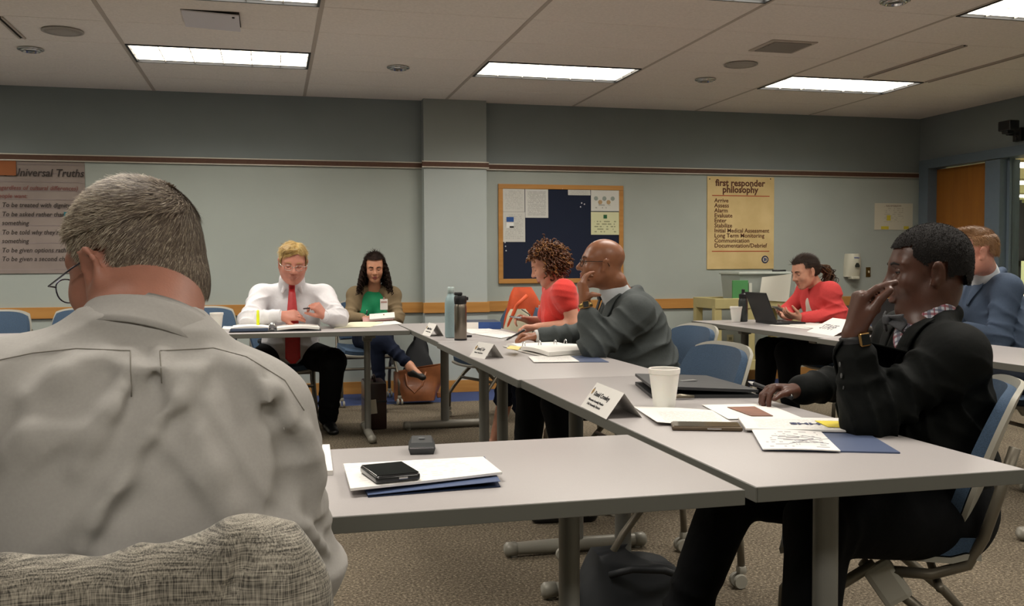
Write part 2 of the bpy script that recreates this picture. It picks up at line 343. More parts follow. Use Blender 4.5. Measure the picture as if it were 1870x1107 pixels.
w1 = MB().box((XR+.03, (7.515+5.65)/2, .45), (.06, 7.515-5.65, .06)).box((XR+.03, (7.515+5.65)/2, .06), (.06, 7.515-5.65, .12)).box((XR+.03, 7.50, 1.1), (.06, .03, 2.04)).box((XR+.03, 5.665, 1.1), (.06, .03, 2.04)).build('window_1', M_frame); tag(w1, kind='structure')
M_glass = mat('clear_glass', '#ffffff', .02, trans=1., ior=1.05, spec=.3)
MB().box((XR+.03, (7.485+5.68)/2, 1.29), (.006, 7.485-5.68, 1.62)).build('pane', M_glass, w1)
MB().box((XR+.03, (7.485+5.68)/2, .27), (.02, 7.485-5.68, .30)).build('lower_panel', M_frame, w1)
# the corridor behind the glass
M_corr = mat('corridor_wall', '#b9bd9c', .8)
for nm, c, d in (('wall_corridor', (16.5, 11.2, 1.3), (.1, 14.2, 2.7)), ('wall_corridor_end', (11.6, 18.3, 1.3), (9.9, .1, 2.7)), ('wall_corridor_near', (11.6, 4.1, 1.3), (9.9, .1, 2.7)), ('wall_corridor_side', (6.63, 13.6, 1.3), (.1, 9.4, 2.7))): tag(MB().box(c, d).build(nm, M_corr), kind='structure')
tag(MB().box((11.62, 11.2, -.06), (9.85, 14.2, .1)).build('floor_corridor', mat('corridor_floor', '#8b8267', .6)), kind='structure')
tag(MB().box((11.62, 11.2, 2.62), (9.85, 14.2, .1)).build('ceiling_corridor', mat('corridor_ceiling', '#d8d6c0', .9)), kind='structure')
M_clens = emat('corridor_lens_glow', '#f6ffe8', 5)
for q, (x, y) in enumerate(((8.0, 7.6), (10.3, 11.5), (12.5, 14.0), (14.9, 16.8), (12.5, 8.5))):
    t = thing('corridor_light', ['corridor ceiling light just behind the sidelight glass', 'uppermost corridor light seen through the glass', 'middle corridor light seen through the glass', 'lowest corridor light seen through the glass', 'corridor ceiling light out of view to the right'][q], 'ceiling light', (x, y, 2.56), 0, 'corridor lights')
    MB().rbox((x, y, 2.555), (1.5, .62, .03), .006).build('frame', M_louv, t); MB().box((x, y, 2.5365), (1.4, .54, .006)).build('lens', M_clens, t)
    ld = bpy.data.lights.new('corridor_lamp', 'AREA'); ld.shape = 'RECTANGLE'; ld.size = 1.3; ld.size_y = .5; ld.energy = 110; ld.color = (1, .98, .82); lo = bpy.data.objects.new('corridor_lamp', ld); COL.objects.link(lo); lo.parent = t; lo.location = (0, 0, -.035)
ct = thing('corridor_counter', 'low oak-edged counter seen through the sidelight glass', 'counter', (9.6, 10.6, 0))
MB().rbox((9.6, 10.6, .32), (.5, 4.0, .56), .01).build('cabinet', M_corr, ct); MB().rbox((9.58, 10.6, .66), (.6, 4.1, .13), .01).build('counter_top', M_oak, ct)
cb = thing('coat_stand', 'dark coat hanging in the corridor behind the glass', 'coat', (8.97, 10.0, 0))
MB().tube([(8.85, 9.9, 0), (8.85, 9.9, 1.92)], .02).lathe([(.18, 0), (.17, .02), (.03, .04)], (8.85, 9.9, 0)).build('pole', M_black, cb)
MB().grid(lambda u, v: (8.85+(.08+.06*v+.012*math.sin(u*44))*math.cos(u*6.283), 9.9+(.08+.06*v+.012*math.sin(u*44))*math.sin(u*6.283), 1.88-.70*v), 40, 10, .006).build('coat', mat('dark_coat', '#232326', .9), cb, True)
# ---------------- fixtures in the ceiling
M_grille = mat('speaker_grille', '#a39d96', .6, bump=.4, bscale=900)
def ceil_round(name, label, cat, x, y, r, m, ring, group):
    t = thing(name, label, cat, (x, y, ZC-.001), 0, group)
    MB().lathe([(r, -.004), (r, -.010), (r*.9, -.014), (r*.86, -.008), (r*.86, -.004)], (x, y, ZC), 32).build('rim', ring, t, True)
    return t
for x, y, lb in ((-1.262, 6.65, 'round ceiling speaker grille at the upper left'), (3.425, 6.63, 'round ceiling speaker grille near the square vent')):
    t = ceil_round('ceiling_speaker', lb, 'speaker', x, y, .125, M_grille, M_grille, 'ceiling speakers')
    MB().lathe([(.106, -.008), (.108, -.011), (.06, -.016), (.0, -.017)], (x, y, ZC), 32).build('grille', M_grille, t, True)
M_chrome = mat('chrome', '#c8c8c8', .15, metal=1)
for x, y, lb in ((-1.58, 7.245, 'small chrome ceiling downlight at far left'), (.945, 7.30, 'small chrome ceiling downlight above the far table'), (3.42, 7.225, 'small chrome ceiling downlight right of the middle troffer'), (3.458, 4.84, 'small chrome ceiling downlight touching the top edge')):
    t = ceil_round('ceiling_downlight', lb, 'downlight', x, y, .085, M_chrome, M_chrome, 'chrome ceiling downlights')
    MB().lathe([(.07, -.005), (.062, -.022), (.05, -.024), (.047, -.006)], (x, y, ZC), 24).build('reflector', M_chrome, t, True)
    MB().lathe([(.045, -.004), (.045, -.012), (.02, -.016)], (x, y, ZC), 20).build('bulb', mat('dark_lens', '#30332f', .2), t, True)
# square vent right
t = thing('ceiling_vent', 'square perforated ceiling vent between two right troffers', 'vent', (3.43, 6.03, ZC))
MB().rbox((3.43, 6.03, ZC-.004), (.34, .34, .008), .003).build('frame', M_tee, t); 
for q in range(11): MB().box((3.43, 6.03-.13+q*.026, ZC-.011), (.28, .012, .006), Euler((R(25), 0, 0)).to_matrix()).build('slat', M_grille, t)
# vent left with its panel hanging open on one side
t = thing('return_vent', 'white ceiling vent panel hanging slightly open, upper left', 'vent', (-.33, 6.13, ZC))
MB().box((-.33, 6.13, ZC-.001), (.33, .36, .004)).build('opening', mat('vent_dark', '#3a3530', .9), t)
MB().rbox((-.33, 6.115, ZC-.020), (.325, .34, .008), .003, Euler((R(-2.2), R(2.5), 0)).to_matrix()).build('panel', mat('vent_white', '#cfcbd0', .5), t)
MB().lathe([(.008, 0), (.008, -.02), (.004, -.022)], (-.20, 5.98, ZC-.01), 10).build('latch', M_black, t)
# slot diffusers, dust streaks beside them
M_dust = mat('dusty_tile', '#857c6f', .95, col2='#b9afa4', var=.1, vscale=25)
for nm, x, y0, y1, lb in (('slot_diffuser', 4.64, 5.72, 6.86, 'long slot air diffuser over the right side, nearer the troffer'), ('slot_diffuser', 5.262, 5.3, 6.93, 'long slot air diffuser running to the right wall troffer'), ('slot_diffuser', -1.557, 6.36, 6.92, 'slot air diffuser at the upper left corner')):
    t = thing(nm, lb, 'vent', (x, (y0+y1)/2, ZC), 0, 'slot diffusers')
    for s in (-1, 1): MB().box((x+s*.016, (y0+y1)/2, ZC-.005), (.012, y1-y0, .010)).build('flange', M_tee, t)
    MB().box((x, (y0+y1)/2, ZC-.002), (.02, y1-y0, .004)).build('slot', mat('slot_black', '#16140f', .9), t)
# ---------------- things on the walls
M_cork = mat('navy_board_cloth', '#141d33', .9, var=.12, vscale=300, bump=.3, bscale=500)
def wall_px(x0, y0, x1, y1, Y=YB-.001):
    a, b = atY(x0, y0, Y), atY(x1, y1, Y); return a.x, a.z, b.x, b.z     # left, top, right, bottom
x0, z1, x1, z0 = wall_px(909, 336, 1137, 516); zmid = 0
t = thing('bulletin_board', 'navy bulletin board with oak frame on the back wall', 'bulletin board', ((x0+x1)/2, YB-.01, z0))
MB().box(((x0+x1)/2, YB-.009, (z0+z1)/2), (x1-x0-.04, .014, z1-z0-.04)).build('backing', M_cork, t)
for c, d in ((((x0+x1)/2, YB-.013, z1-.022), (x1-x0, .026, .044)), (((x0+x1)/2, YB-.013, z0+.022), (x1-x0, .026, .044)), ((x0+.022, YB-.013, (z0+z1)/2), (.044, .026, z1-z0-.088)), ((x1-.022, YB-.013, (z0+z1)/2), (.044, .026, z1-z0-.088))):
    MB().rbox(c, d, .004).build('frame_rail', M_oak, t)
P_type = print_mat('typed_sheet', '#c9c9c4', '#8a8a88', 24, .42)
P_light = print_mat('faint_sheet', '#c4c4be', '#a3a39f', 18, .48)
P_pale = print_mat('pale_yellow_sheet', '#cfd0a8', '#6f7457', 9, .5, .12, .88, .1, .62)
def wall_sheet(px, label, m, name='pinned_sheet', Y=YB-.0175, group='sheets on the bulletin board', cat='paper', curl=.004):
    x0, z1, x1, z0 = wall_px(*px, Y=Y)
    o = MB().grid(lambda u, v: (x0+(x1-x0)*u, Y-curl*(abs(u-.5)*2)**2*(1-v)-.001, z0+(z1-z0)*v), 6, 6, -.0008).build(name, m)
    set_uv(o, lambda c: ((c.x-x0)/(x1-x0), (c.z-z0)/(z1-z0))); tag(o, label, cat, group); return o, (x0, x1, z0, z1)
wall_sheet((918, 344, 958, 387), 'typed sheet in the top left corner of the bulletin board', P_light)
o, b = wall_sheet((918, 387, 959, 442), 'white sheet with a small blue picture, left edge of the board', P_light)
MB().box((b[0]+.07, YB-.0205, b[3]-.07), (.07, .001, .045)).build('blue_picture', mat('blue_print', '#1d4a8a', .6), o)
MB().box((b[0]+.07, YB-.0205, b[3]-.125), (.07, .001, .05)).build('framed_note', mat('note_grey', '#dcdedc', .6), o)
MB().box((b[0]+.085, YB-.0215, b[3]-.14), (.04, .001, .016)).build('black_bar', M_black, o)
wall_sheet((959, 344, 1001, 398), 'typed sheet hanging second from the left on the board', P_type)
wall_sheet((1037, 345, 1078, 357), 'narrow white slip pinned at the top of the board', P_light)
o, b = wall_sheet((1079, 345, 1131, 386), 'white sheet with small drawings, top right of the board', print_mat('drawing_sheet', '#cdcdc6', '#8d8d88', 8, .55, .15, .85, .08, .3))
for q in range(5): MB().lathe([(.0, 0), (.022, .0005), (.012, .001), (0, .001)], (b[0]+.05+.042*q, YB-.022, (b[2]+b[3])/2+(-.02 if q % 2 else .015)), 7, Euler((R(90), 0, 0)).to_matrix()).build('sketch', mat(('sketch_grey', 'sketch_tan')[q % 2], ('#8f9a93', '#b0936c')[q % 2], .7), o)
o, b = wall_sheet((1079, 387, 1131, 429), 'pale yellow notice with a dark green mark on the board', P_pale)
MB().box(((b[0]+b[1])/2, YB-.0205, b[3]-.045), (.036, .001, .036)).build('green_mark', mat('green_print', '#1d5a35', .6), o)
for q, (px, py) in enumerate(((1062, 371), (1067, 373), (1060, 378), (1027, 345), (922, 443), (923, 450), (924, 458))):
    p = atY(px, py, YB-.0165); o = MB().lathe([(.006, 0), (.007, .004), (.003, .006), (.003, .012)], p, 8, Euler((R(90), 0, 0)).to_matrix()).build('push_pin', mat('pin_white', '#c9c9d0', .4)); tag(o, 'tiny push pin stuck in the navy bulletin board', 'push pin', 'push pins on the board')
# poster
x0, z1, x1, z0 = wall_px(1291, 322, 1412, 491)
M_poster = mat('poster_tan', '#c8ae78', .7, col2='#d2ba86', var=.04, vscale=4)
po = MB().box(((x0+x1)/2, YB-.006, (z0+z1)/2), (x1-x0, .010, z1-z0)).build('poster', M_poster); tag(po, 'tan first responder philosophy poster on the back wall', 'poster')
WX = lambda px, py, Y=YB-.0125: frame_M(atY(px, py, Y), (1,0,0), (0,0,1))
M_ink = mat('poster_brown_ink', '#5b3524', .8); M_redink = mat('poster_red_ink', '#a8452c', .8)
sc = (x1-x0)/121.0
for i, (px, py, body) in enumerate(((1352, 340, 'first responder'), (1352, 352, 'philosophy'))): text('title_text', body, 15.2*sc, WX(px, py), M_ink, po, .45*sc, 0, 'CENTER', spacing=1.0, sx=.97)
for py in (358, 459): MB().box(((x0+x1)/2, YB-.0115, atY(1352, py, YB).z), ((x1-x0)*.86, .002, .008)).build('red_rule', M_redink, po)
for i, body in enumerate(('Arrive', 'Assess', 'Alarm', 'Evaluate', 'Enter', 'Stabilize', 'Initial Medical Assessment', 'Long Term Monitoring', 'Communication', 'Documentation/Debrief')):
    p = atY(1304.5, 369.5+9.17*i, YB-.0125)
    text('list_text', body, 9.6*sc, frame_M(p, (1,0,0), (0,0,1)), M_ink, po, .14*sc, 0, spacing=1.0, sx=.98 if len(body) > 22 else 1.02)
p = atY(1397, 474, YB-.012); s_ = MB().lathe([(.038, 0), (.038, .0015)], p, 28, Euler((R(90), 0, 0)).to_matrix()).build('seal', mat('seal_navy', '#20284a', .6), po)
MB().lathe([(.026, .002), (.026, .003)], p, 24, Euler((R(90), 0, 0)).to_matrix()).build('seal_ring', mat('seal_grey', '#c2b79c', .6), s_)
MB().box(p+Vector((-.007, -.004, 0)), (.014, .002, .034)).build('seal_badge', mat('seal_navy2', '#3d4a7a', .6), s_); MB().box(p+Vector((.009, -.004, 0)), (.01, .002, .026)).build('seal_badge', mat('seal_navy', '#20284a'), s_)
for px in (1296, 1407): MB().lathe([(.006, 0), (.006, .003), (.002, .005)], atY(px, 327, YB-.011), 8, Euler((R(90), 0, 0)).to_matrix()).build('screw', mat('dark_lens', '#333'), po)
# handwritten flip chart sheet
x0, z1, x1, z0 = wall_px(-95, 289, 159, 499)
M_flip = mat('flip_paper', '#867a74', .8, col2='#8f837c', var=.03, vscale=3)
fp = MB().grid(lambda u, v: (x0+(x1-x0)*u, YB-.004-.006*math.sin(u*3.1)*(1-v), z0+(z1-z0)*v), 10, 10, -.001).build('flip_chart_sheet', M_flip); tag(fp, 'large handwritten flip chart sheet taped on the left wall', 'poster')
M_mark = mat('marker_dark', '#3a332f', .8); M_markr = mat('marker_red', '#7d4a44', .8)
for px, py, body, sz, mm, bd in ((6, 321, '5 Universal Truths', 17.5, M_mark, .25), (-12, 346, '(regardless of cultural differences)', 10, M_markr, .05), (-22, 361, 'all people want:', 10, M_markr, .05), (3, 378, 'To be treated with dignity and respect', 10.5, M_mark, .1),
                     (3, 395, 'To be asked rather than told to do', 10.5, M_mark, .1), (3, 411, 'something', 10.5, M_mark, .1), (3, 428, "To be told why they're being asked to do", 10.5, M_mark, .1), (3, 444, 'something', 10.5, M_mark, .1), (3, 461, 'To be given options rather than threats', 10.5, M_mark, .1), (3, 477, 'To be given a second chance', 10.5, M_mark, .1)):
    text('handwriting', body, sz*YB/FPX*1.04, frame_M(atY(px, py, YB-.012), (1,0,0), (0,0,1)), mm, fp, bd*.004, .22, sx=.9)
for py in range(300, 498, 16):
    z = atY(40, py, YB).z; MB().box(((x0+x1)/2, YB-.0105, z), (x1-x0-.02, .0006, .0025)).build('ruled_line', mat('ruled_line', '#94878a', .9), fp)
for px, py, w, h, c, lb in ((10, 306, .16, .13, '#8f5530', 'orange sticky note on the flip chart sheet corner'), (131, 399, .12, .11, '#2f6f78', 'teal sticky note at the edge of the flip chart')):
    p = atY(px, py, YB-.014); o = MB().grid(lambda u, v: (p.x+(u-.5)*w, p.y-.010*(1-v)**2, p.z+(v-.5)*h), 4, 6, -.0006).build('sticky_note', mat('sticky'+c, c, .8)); tag(o, lb, 'sticky note', 'sticky notes on the flip chart')
# small notice right
x0, z1, x1, z0 = wall_px(1597, 371, 1666, 420)
no = MB().box(((x0+x1)/2, YB-.003, (z0+z1)/2), (x1-x0, .004, z1-z0)).build('wall_notice', print_mat('notice_sheet', '#c7c3b0', '#a9a493', 14, .5, .25, .75, .3, .9)); set_uv(no, lambda c: ((c.x-x0)/(x1-x0), (c.z-z0)/(z1-z0)))
tag(no, 'cream notice sheet with yellow marks beside the door frame', 'notice')
for px, py, w, h in ((1623, 398, .045, .055), (1616, 416, .09, .03), (1655, 416, .06, .03)):
    p = atY(px, py, YB-.006); MB().box(p, (w, .001, h)).build('yellow_mark', mat('notice_yellow', '#c9b93c', .7), no)
text('notice_title', 'EVACUATION PLAN', .02, WX(1618, 377, YB-.0055), M_ink, no)
# sanitizer dispenser
p = atY(1553, 485, YB); t = thing('sanitizer_dispenser', 'white hand sanitizer dispenser on the back wall', 'dispenser', (p.x, YB, p.z-.13))
M_disp = mat('dispenser_white', '#c9c7b6', .35, coat=.3)
def disp(u, v):
    w = .082-.012*v+.006*math.sin(v*3.1); a = (u-.5)*math.pi; dpt = .075+.03*math.sin(v*2.4)
    return (p.x+w*math.sin(a)*(1 if abs(math.sin(a)) < .9 else 1), YB-.004-dpt*math.cos(a)**.5 if math.cos(a) > 0 else YB-.004, p.z-.115+.235*v)
MB().grid(disp, 24, 12).box((p.x, YB-.03, p.z+.118), (.13, .055, .006)).box((p.x, YB-.03, p.z-.113), (.145, .055, .006)).build('cover', M_disp, t, True)
MB().prism([(-.024, -.018), (.024, -.018), (.026, 0), (.012, .026), (-.012, .026), (-.026, 0)], .004, Euler((R(90), 0, 0)).to_matrix(), (p.x+.005, YB-.112, p.z+.0)).build('window', mat('disp_window', '#2a2b28', .2), t)
MB().rbox((p.x+.004, YB-.102, p.z+.078), (.062, .01, .022), .003).build('badge', mat('badge_grey', '#b9bcc4', .4), t)
text('brand_text', 'PURELL', .017, frame_M((p.x-.026, YB-.1085, p.z+.073), (1,0,0), (0,0,1)), mat('badge_blue', '#27357a', .5), t, .0004)
MB().rbox((p.x, YB-.06, p.z-.125), (.09, .08, .03), .01).build('nozzle', M_disp, t)
p = atY(1585, 497, YB); t = thing('light_switch', 'brass light switch plate near the door corner', 'light switch', p)
MB().rbox((p.x, YB-.004, p.z), (.052, .008, .10), .003).build('plate', mat('switch_brass', '#6f5c34', .35, metal=.8), t); MB().box((p.x, YB-.012, p.z+.003), (.012, .016, .022)).build('toggle', mat('toggle_ivory', '#d0c6a6', .4), t)
for px, py, lb in ((1333, 622, 'ivory wall outlet above the beige cart shelf, left one'), (1362, 620, 'ivory wall outlet above the beige cart shelf, right one')):
    p = atY(px, py, YB); t = thing('wall_outlet', lb, 'outlet', p, 0, 'wall outlets'); MB().rbox((p.x, YB-.004, p.z), (.07, .008, .115), .003).build('plate', mat('outlet_ivory', '#bdb796', .5), t)
    for s in (-1, 1): MB().rbox((p.x, YB-.009, p.z+s*.02), (.032, .004, .028), .002).build('socket', mat('outlet_dark', '#8d8769', .5), t)
# wall camera on right wall
p = atX(1860, 246, XR-.02); t = thing('wall_camera', 'black camera on a bracket high on the right wall', 'camera', p)
MB().rbox((XR-.02, p.y, p.z), (.04, .10, .12), .006).rbox((XR-.08, p.y, p.z+.005), (.12, .04, .03), .006).build('bracket', M_black, t)
q = atX(1842, 230, XR-.22); MB().rbox(q, (.10, .15, .09), .012).build('housing', M_black, t); MB().rbox(q+Vector((-.0, .01, -.055)), (.07, .07, .03), .008).build('lens_head', M_black, t)
MB().tube([q+Vector((.04, 0, -.05)), q+Vector((.08, 0, -.09)), (XR-.04, p.y, p.z-.05)], .006).build('cable', M_black, t)
# ================================================================== tables
M_top = mat('laminate_grey', '#a19c9b', .38, var=.025, vscale=500, spec=.4)
M_edge = mat('table_edge_grey', '#5d5d57', .5)
M_leg = mat('leg_grey', '#74746f', .42, metal=.25)
M_foot = mat('foot_grey', '#8b887e', .45, metal=.2)
def make_table(label, L=1.776, Wd=.612):
    t = thing('folding_table', label, 'table', group='grey training tables')
    w, l = Wd/2, L/2
    autosmooth(MB().rbox((0, 0, TZ-.015), (Wd-.006, L-.006, .0296), .002).build('table_top', M_top, t, world=False))
    for s in (-1, 1):
        MB().rbox((s*(w-.0015), 0, TZ-.0155), (.0035, L, .029), .0015).build('edge_band', M_edge, t, world=False)
        MB().rbox((0, s*(l-.0015), TZ-.0155), (Wd-.007, .0035, .029), .0015).build('edge_band', M_edge, t, world=False)
    for s in (-1, 1):
        y = s*(l-.25)
        leg = MB().tube([(0, y, .055), (0, y, TZ-.035)], .03, 20, flat=.72).build('leg', M_leg, t, True, world=False)
        autosmooth(leg)
        MB().rbox((0, y, TZ-.042), (.46, .07, .022), .006).rbox((0, y, TZ-.065), (.085, .062, .05), .012).build('mount', M_leg, leg, world=False)
        prof = [(-.29, .004), (-.285, .03), (-.26, .05), (-.18, .055), (.18, .055), (.26, .05), (.285, .03), (.29, .004)]
        pts = [(x, y, .032) for x in (-.265, -.15, 0, .15, .265)]
        f = MB().tube(pts, [.0245, .027, .029, .027, .0245], 14).build('foot', M_foot, leg, True, world=False)
        autosmooth(f)
        for q in (-1, 1):
            c = MB().lathe([(.0, -.03), (.020, -.028), (.0285, -.018), (.0285, .02), (.0, .022)], (q*.27, y, .032), 14, Euler((0, q*R(90), 0)).to_matrix().inverted()).lathe([(.016, 0), (.016, .006), (.006, .008), (.006, .015)], (q*.26, y, 0), 10).build('foot_cap', M_foot, leg, True, world=False)
    return t
TB = make_table('grey training table in front of the man in black jacket'); TB.location = (1.19, 2.53, 0)
TABLES = {}
for lb, x, y, rz in (('grey training table under the white open ring binder', 1.178, 4.308, 0), ('grey training table holding the two drink bottles', 1.185, 6.088, R(.3)), ('nearest grey table, with the black phone and mic', -.032, 1.937, R(90)), ('far grey table in front of the man in red tie', -.02, 6.535, R(90)),
                     ('far left grey table half hidden behind the grey-haired man', -1.82, 6.44, R(90)), ('grey table with the staff sign and open laptop', 3.345, 5.755, 0), ('grey table at right edge before the man in blue suit', 3.30, 3.975, 0)):
    TABLES[lb] = dup(TB, (x, y, 0), rz, lb)
# ================================================================== chairs
M_blue = mat('chair_blue_fabric', '#34475c', .9, col2='#3c5067', var=.12, vscale=350, bump=.3, bscale=800)
M_shell = mat('chair_shell_grey', '#9a978c', .5)
M_tube = mat('chair_tube', '#6b6559', .4, metal=.5)
def make_chair(label):
    """stacking chair facing +x: padded seat and back on a plastic shell, crossed tube legs with casters"""
    t = thing('conference_chair', label, 'chair', group='blue conference chairs')
    def seat(off, th, grow):
        def fn(u, v):
            x = -.22+.45*u; y = (v-.5)*2; wy = (.225+grow)*(1-.10*(abs(u-.35))**2)*(1-.06*(1 if u > .9 else 0))
            return (x+grow*(u-.5)*2, y*wy, .445+off+.018*abs(y)**3-.035*max(0, u-.75)**2*16*.5+.012*(u < .1))
        return MB().grid(fn, 14, 12, th)
    autosmooth(seat(.02, .034, 0).build('seat', M_blue, t, world=False), 50)
    autosmooth(seat(-.016, .014, .01).build('seat_shell', M_shell, t, world=False), 50)
    def back(off, th, grow):
        def fn(u, v):
            y = (u-.5)*2; z = .535-grow+(.315+2*grow)*v; wy = (.225+grow)*(1-.13*max(0, v-.55)**2*4)*(.86+.14*min(1, v*3))
            top = 1-.10*abs(y)**4*max(0, v-.3)
            return (-.215-.075*v-.035*v*v-off+.05*abs(y)**2, y*wy, .5+(z-.5)*top)
        return MB().grid(fn, 16, 14, th)
    autosmooth(back(-.012, .028, 0).build('backrest', M_blue, t, world=False), 50)
    autosmooth(back(.0165, .012, .012).build('back_shell', M_shell, t, world=False), 50)
    for s in (-1, 1):
        y = s*.225
        MB().tube([(-.02, y, .40), (-.12, y, .40), (-.20, y, .43), (-.235, y*1.0, .50), (-.265, y, .60), (-.30, y*.98, .72)], .0135, 10).build('back_upright', M_tube, t, True, world=False)
        MB().tube([(.01, y, .415), (.12, y, .33), (.21, y*1.04, .23), (.245, y*1.06, .18), (.25, y*1.06, .07)], .0135, 10).build('leg', M_tube, t, True, world=False)
        MB().tube([(.04, y*.95, .415), (-.08, y*.95, .32), (-.20, y*1.0, .22), (-.245, y*1.02, .17), (-.25, y*1.02, .07)], .0135, 10).build('leg', M_tube, t, True, world=False)
        MB().rbox((-.02, y, .37), (.075, .03, .11), .014, Euler((0, R(35), 0)).to_matrix()).build('hinge', M_shell, t, world=False)
        for x, yy in ((.25, y*1.06), (-.25, y*1.02)):
            c = MB().rbox((x, yy, .065), (.03, .034, .03), .01)
            for w in (-1, 1): c.lathe([(.0, -.008), (.024, -.008), (.027, 0), (.024, .008), (0, .008)], (x+.012, yy+w*.016, .027), 16, Euler((R(90), 0, 0)).to_matrix())
            autosmooth(c.build('caster', M_shell, t, world=False))
    MB().tube([(-.14, -.22, .365), (-.14, .22, .365)], .011, 8).build('crossbar', M_tube, t, True, world=False)
    MB().tube([(.15, -.225, .30), (.15, .225, .30)], .011, 8).build('crossbar', M_tube, t, True, world=False)
    return t
CH = make_chair('empty blue chair pushed in, nearest behind the black portfolio'); CH.location = (1.36, 3.33, 0); CH.rotation_euler.z = R(182)
for lb, x, y, rz in (('blue chair the bald man in grey suit sits on', 1.76, 4.42, R(183)), ('blue chair behind the woman in the red top', 1.80, 5.66, R(180)), ('grey-backed chair under the man in black jacket', 1.57, 2.26, R(148)),
                     ('blue chair with the tweed jacket hung over its back', -.20, 1.47, R(92)), ('blue chair under the man in white shirt and red tie', .06, 7.16, R(-92)), ('blue chair by the wall under the woman in green top', .77, 8.20, R(-88)),
                     ('blue chair seen behind the far foam cup', -.47, 7.22, R(-84)), ('blue chair half hidden left of the grey-haired man', -1.33, 7.25, R(-94)), ('blue chair at the left edge behind the far table', -1.90, 7.1, R(-96)),
                     ('blue chair under the woman in coral cardigan', 4.02, 6.15, R(180)), ('blue chair under the man in blue suit', 3.98, 4.25, R(172)), ('blue chair holding the orange and cream backpack', 1.62, 7.10, R(200))):
    k = dup(CH, (x, y, 0), rz, lb)
    if 'tweed' in lb: k.scale.z = .955
# ================================================================== cart with bins
M_beige = mat('cart_beige', '#b0a574', .6, var=.04, vscale=8)
cy0, cy1 = 7.98, 8.45
cl_, cr2 = atY(1306, 550, cy0).x, atY(1306, 550, cy0).x+.86
t = thing('utility_cart', 'beige plastic utility cart against the back wall', 'cart', ((cl_+cr2)/2, (cy0+cy1)/2, 0))
for z, nm in ((.80, 'top_shelf'), (.235, 'bottom_shelf')):
    s = MB().box(((cl_+cr2)/2, (cy0+cy1)/2, z-.02), (cr2-cl_-.02, cy1-cy0-.02, .02))
    for c, d in ((((cl_+cr2)/2, cy0+.012, z), (cr2-cl_, .024, .095)), (((cl_+cr2)/2, cy1-.012, z), (cr2-cl_, .024, .095)), ((cl_+.012, (cy0+cy1)/2, z), (.024, cy1-cy0-.048, .095)), ((cr2-.012, (cy0+cy1)/2, z), (.024, cy1-cy0-.048, .095))): s.rbox(c, d, .006)
    s.build(nm, M_beige, t)
for x in (cl_+.035, cl_+.365, cr2-.04):
    for y in (cy0+.035, cy1-.035):
        if x == cl_+.365 and y > cy0+.1: continue
        MB().rbox((x, y, .50), (.075, .06, .56), .012).build('post', M_beige, t)
for x in (cl_+.09, cr2-.09):
    for y in (cy0+.06, cy1-.06):
        MB().lathe([(.0, -.016), (.055, -.016), (.062, 0), (.055, .016), (0, .016)], (x, y, .063), 20, Euler((R(90), 0, 0)).to_matrix()).rbox((x, y, .14), (.05, .05, .09), .008).build('wheel', M_black, t)
ZT = .80+.0475
def tub(name, label, x0, x1, y0, y1, h, m, lidm):
    t = thing(name, label, 'storage bin', ((x0+x1)/2, (y0+y1)/2, .79)); zb = .792; b = MB(); T = .004; e = .02
    vs = [(x0+e, y0+e, zb), (x1-e, y0+e, zb), (x1-e, y1-e, zb), (x0+e, y1-e, zb), (x0, y0, zb+h), (x1, y0, zb+h), (x1, y1, zb+h), (x0, y1, zb+h)]
    ins = [(x0+e+T, y0+e+T, zb+T), (x1-e-T, y0+e+T, zb+T), (x1-e-T, y1-e-T, zb+T), (x0+e+T, y1-e-T, zb+T), (x0+T, y0+T, zb+h), (x1-T, y0+T, zb+h), (x1-T, y1-T, zb+h), (x0+T, y1-T, zb+h)]
    b.add(vs+ins, [(3,2,1,0), (0,1,5,4), (1,2,6,5), (2,3,7,6), (3,0,4,7), (8,9,10,11), (12,13,9,8), (13,14,10,9), (14,15,11,10), (15,12,8,11), (4,5,13,12), (5,6,14,13), (6,7,15,14), (7,4,12,15)])
    b.build('tub', m, t)
    MB().rbox(((x0+x1)/2, (y0+y1)/2, zb+h+.012), (x1-x0+.03, y1-y0+.03, .024), .008).build('lid', lidm, t); return t
M_clear = mat('clear_bin_plastic', '#c9cfca', .25, trans=.55, ior=1.15, alpha=.9)
M_lid = mat('bin_lid', '#c5cbc4', .3, trans=.25, ior=1.15)
a = atY(1336, 510, 8.1).x; b_ = atY(1446, 510, 8.1).x
tub('storage_bin', 'clear plastic storage bin with lid on the beige cart', a+.04, b_, 8.02, 8.40, .27, M_clear, M_lid)
gx = atY(1352, 525, 8.0).x
o = MB().rbox((gx, 8.005, .905), (.155, .02, .21), .003).build('green_folder', mat('green_folder', '#4c8a52', .6)); tag(o, 'green folder standing before the clear bin on the cart', 'folder')
o = MB().rbox((gx+.10, 8.004, .89), (.03, .016, .19), .002).build('white_folder', mat('white_folder', '#c3c4ba', .6)); tag(o, 'white folder standing beside the green folder', 'folder')
p0 = atY(1410, 528, 7.985)
o = MB().grid(lambda u, v: (p0.x-.14+.30*u+.03*v, 7.972-.03*math.sin(u*3)*v+.0*v, p0.z-.10+.21*v-.05*u*(1-v)+.03*u), 10, 6, .001).build('draped_paper', mat('plain_paper', '#d3d1c6', .8)); tag(o, 'white sheet hanging over the front of the clear bin', 'paper')
p0 = atY(1427, 507, 8.06); o = MB().tube([(p0.x-.07, 8.10, .792+.27+.033), (p0.x+.06, 8.09, .792+.27+.033)], .009, 10).build('black_marker', M_black, None, True); tag(o, 'black marker lying on the clear bin lid', 'marker')
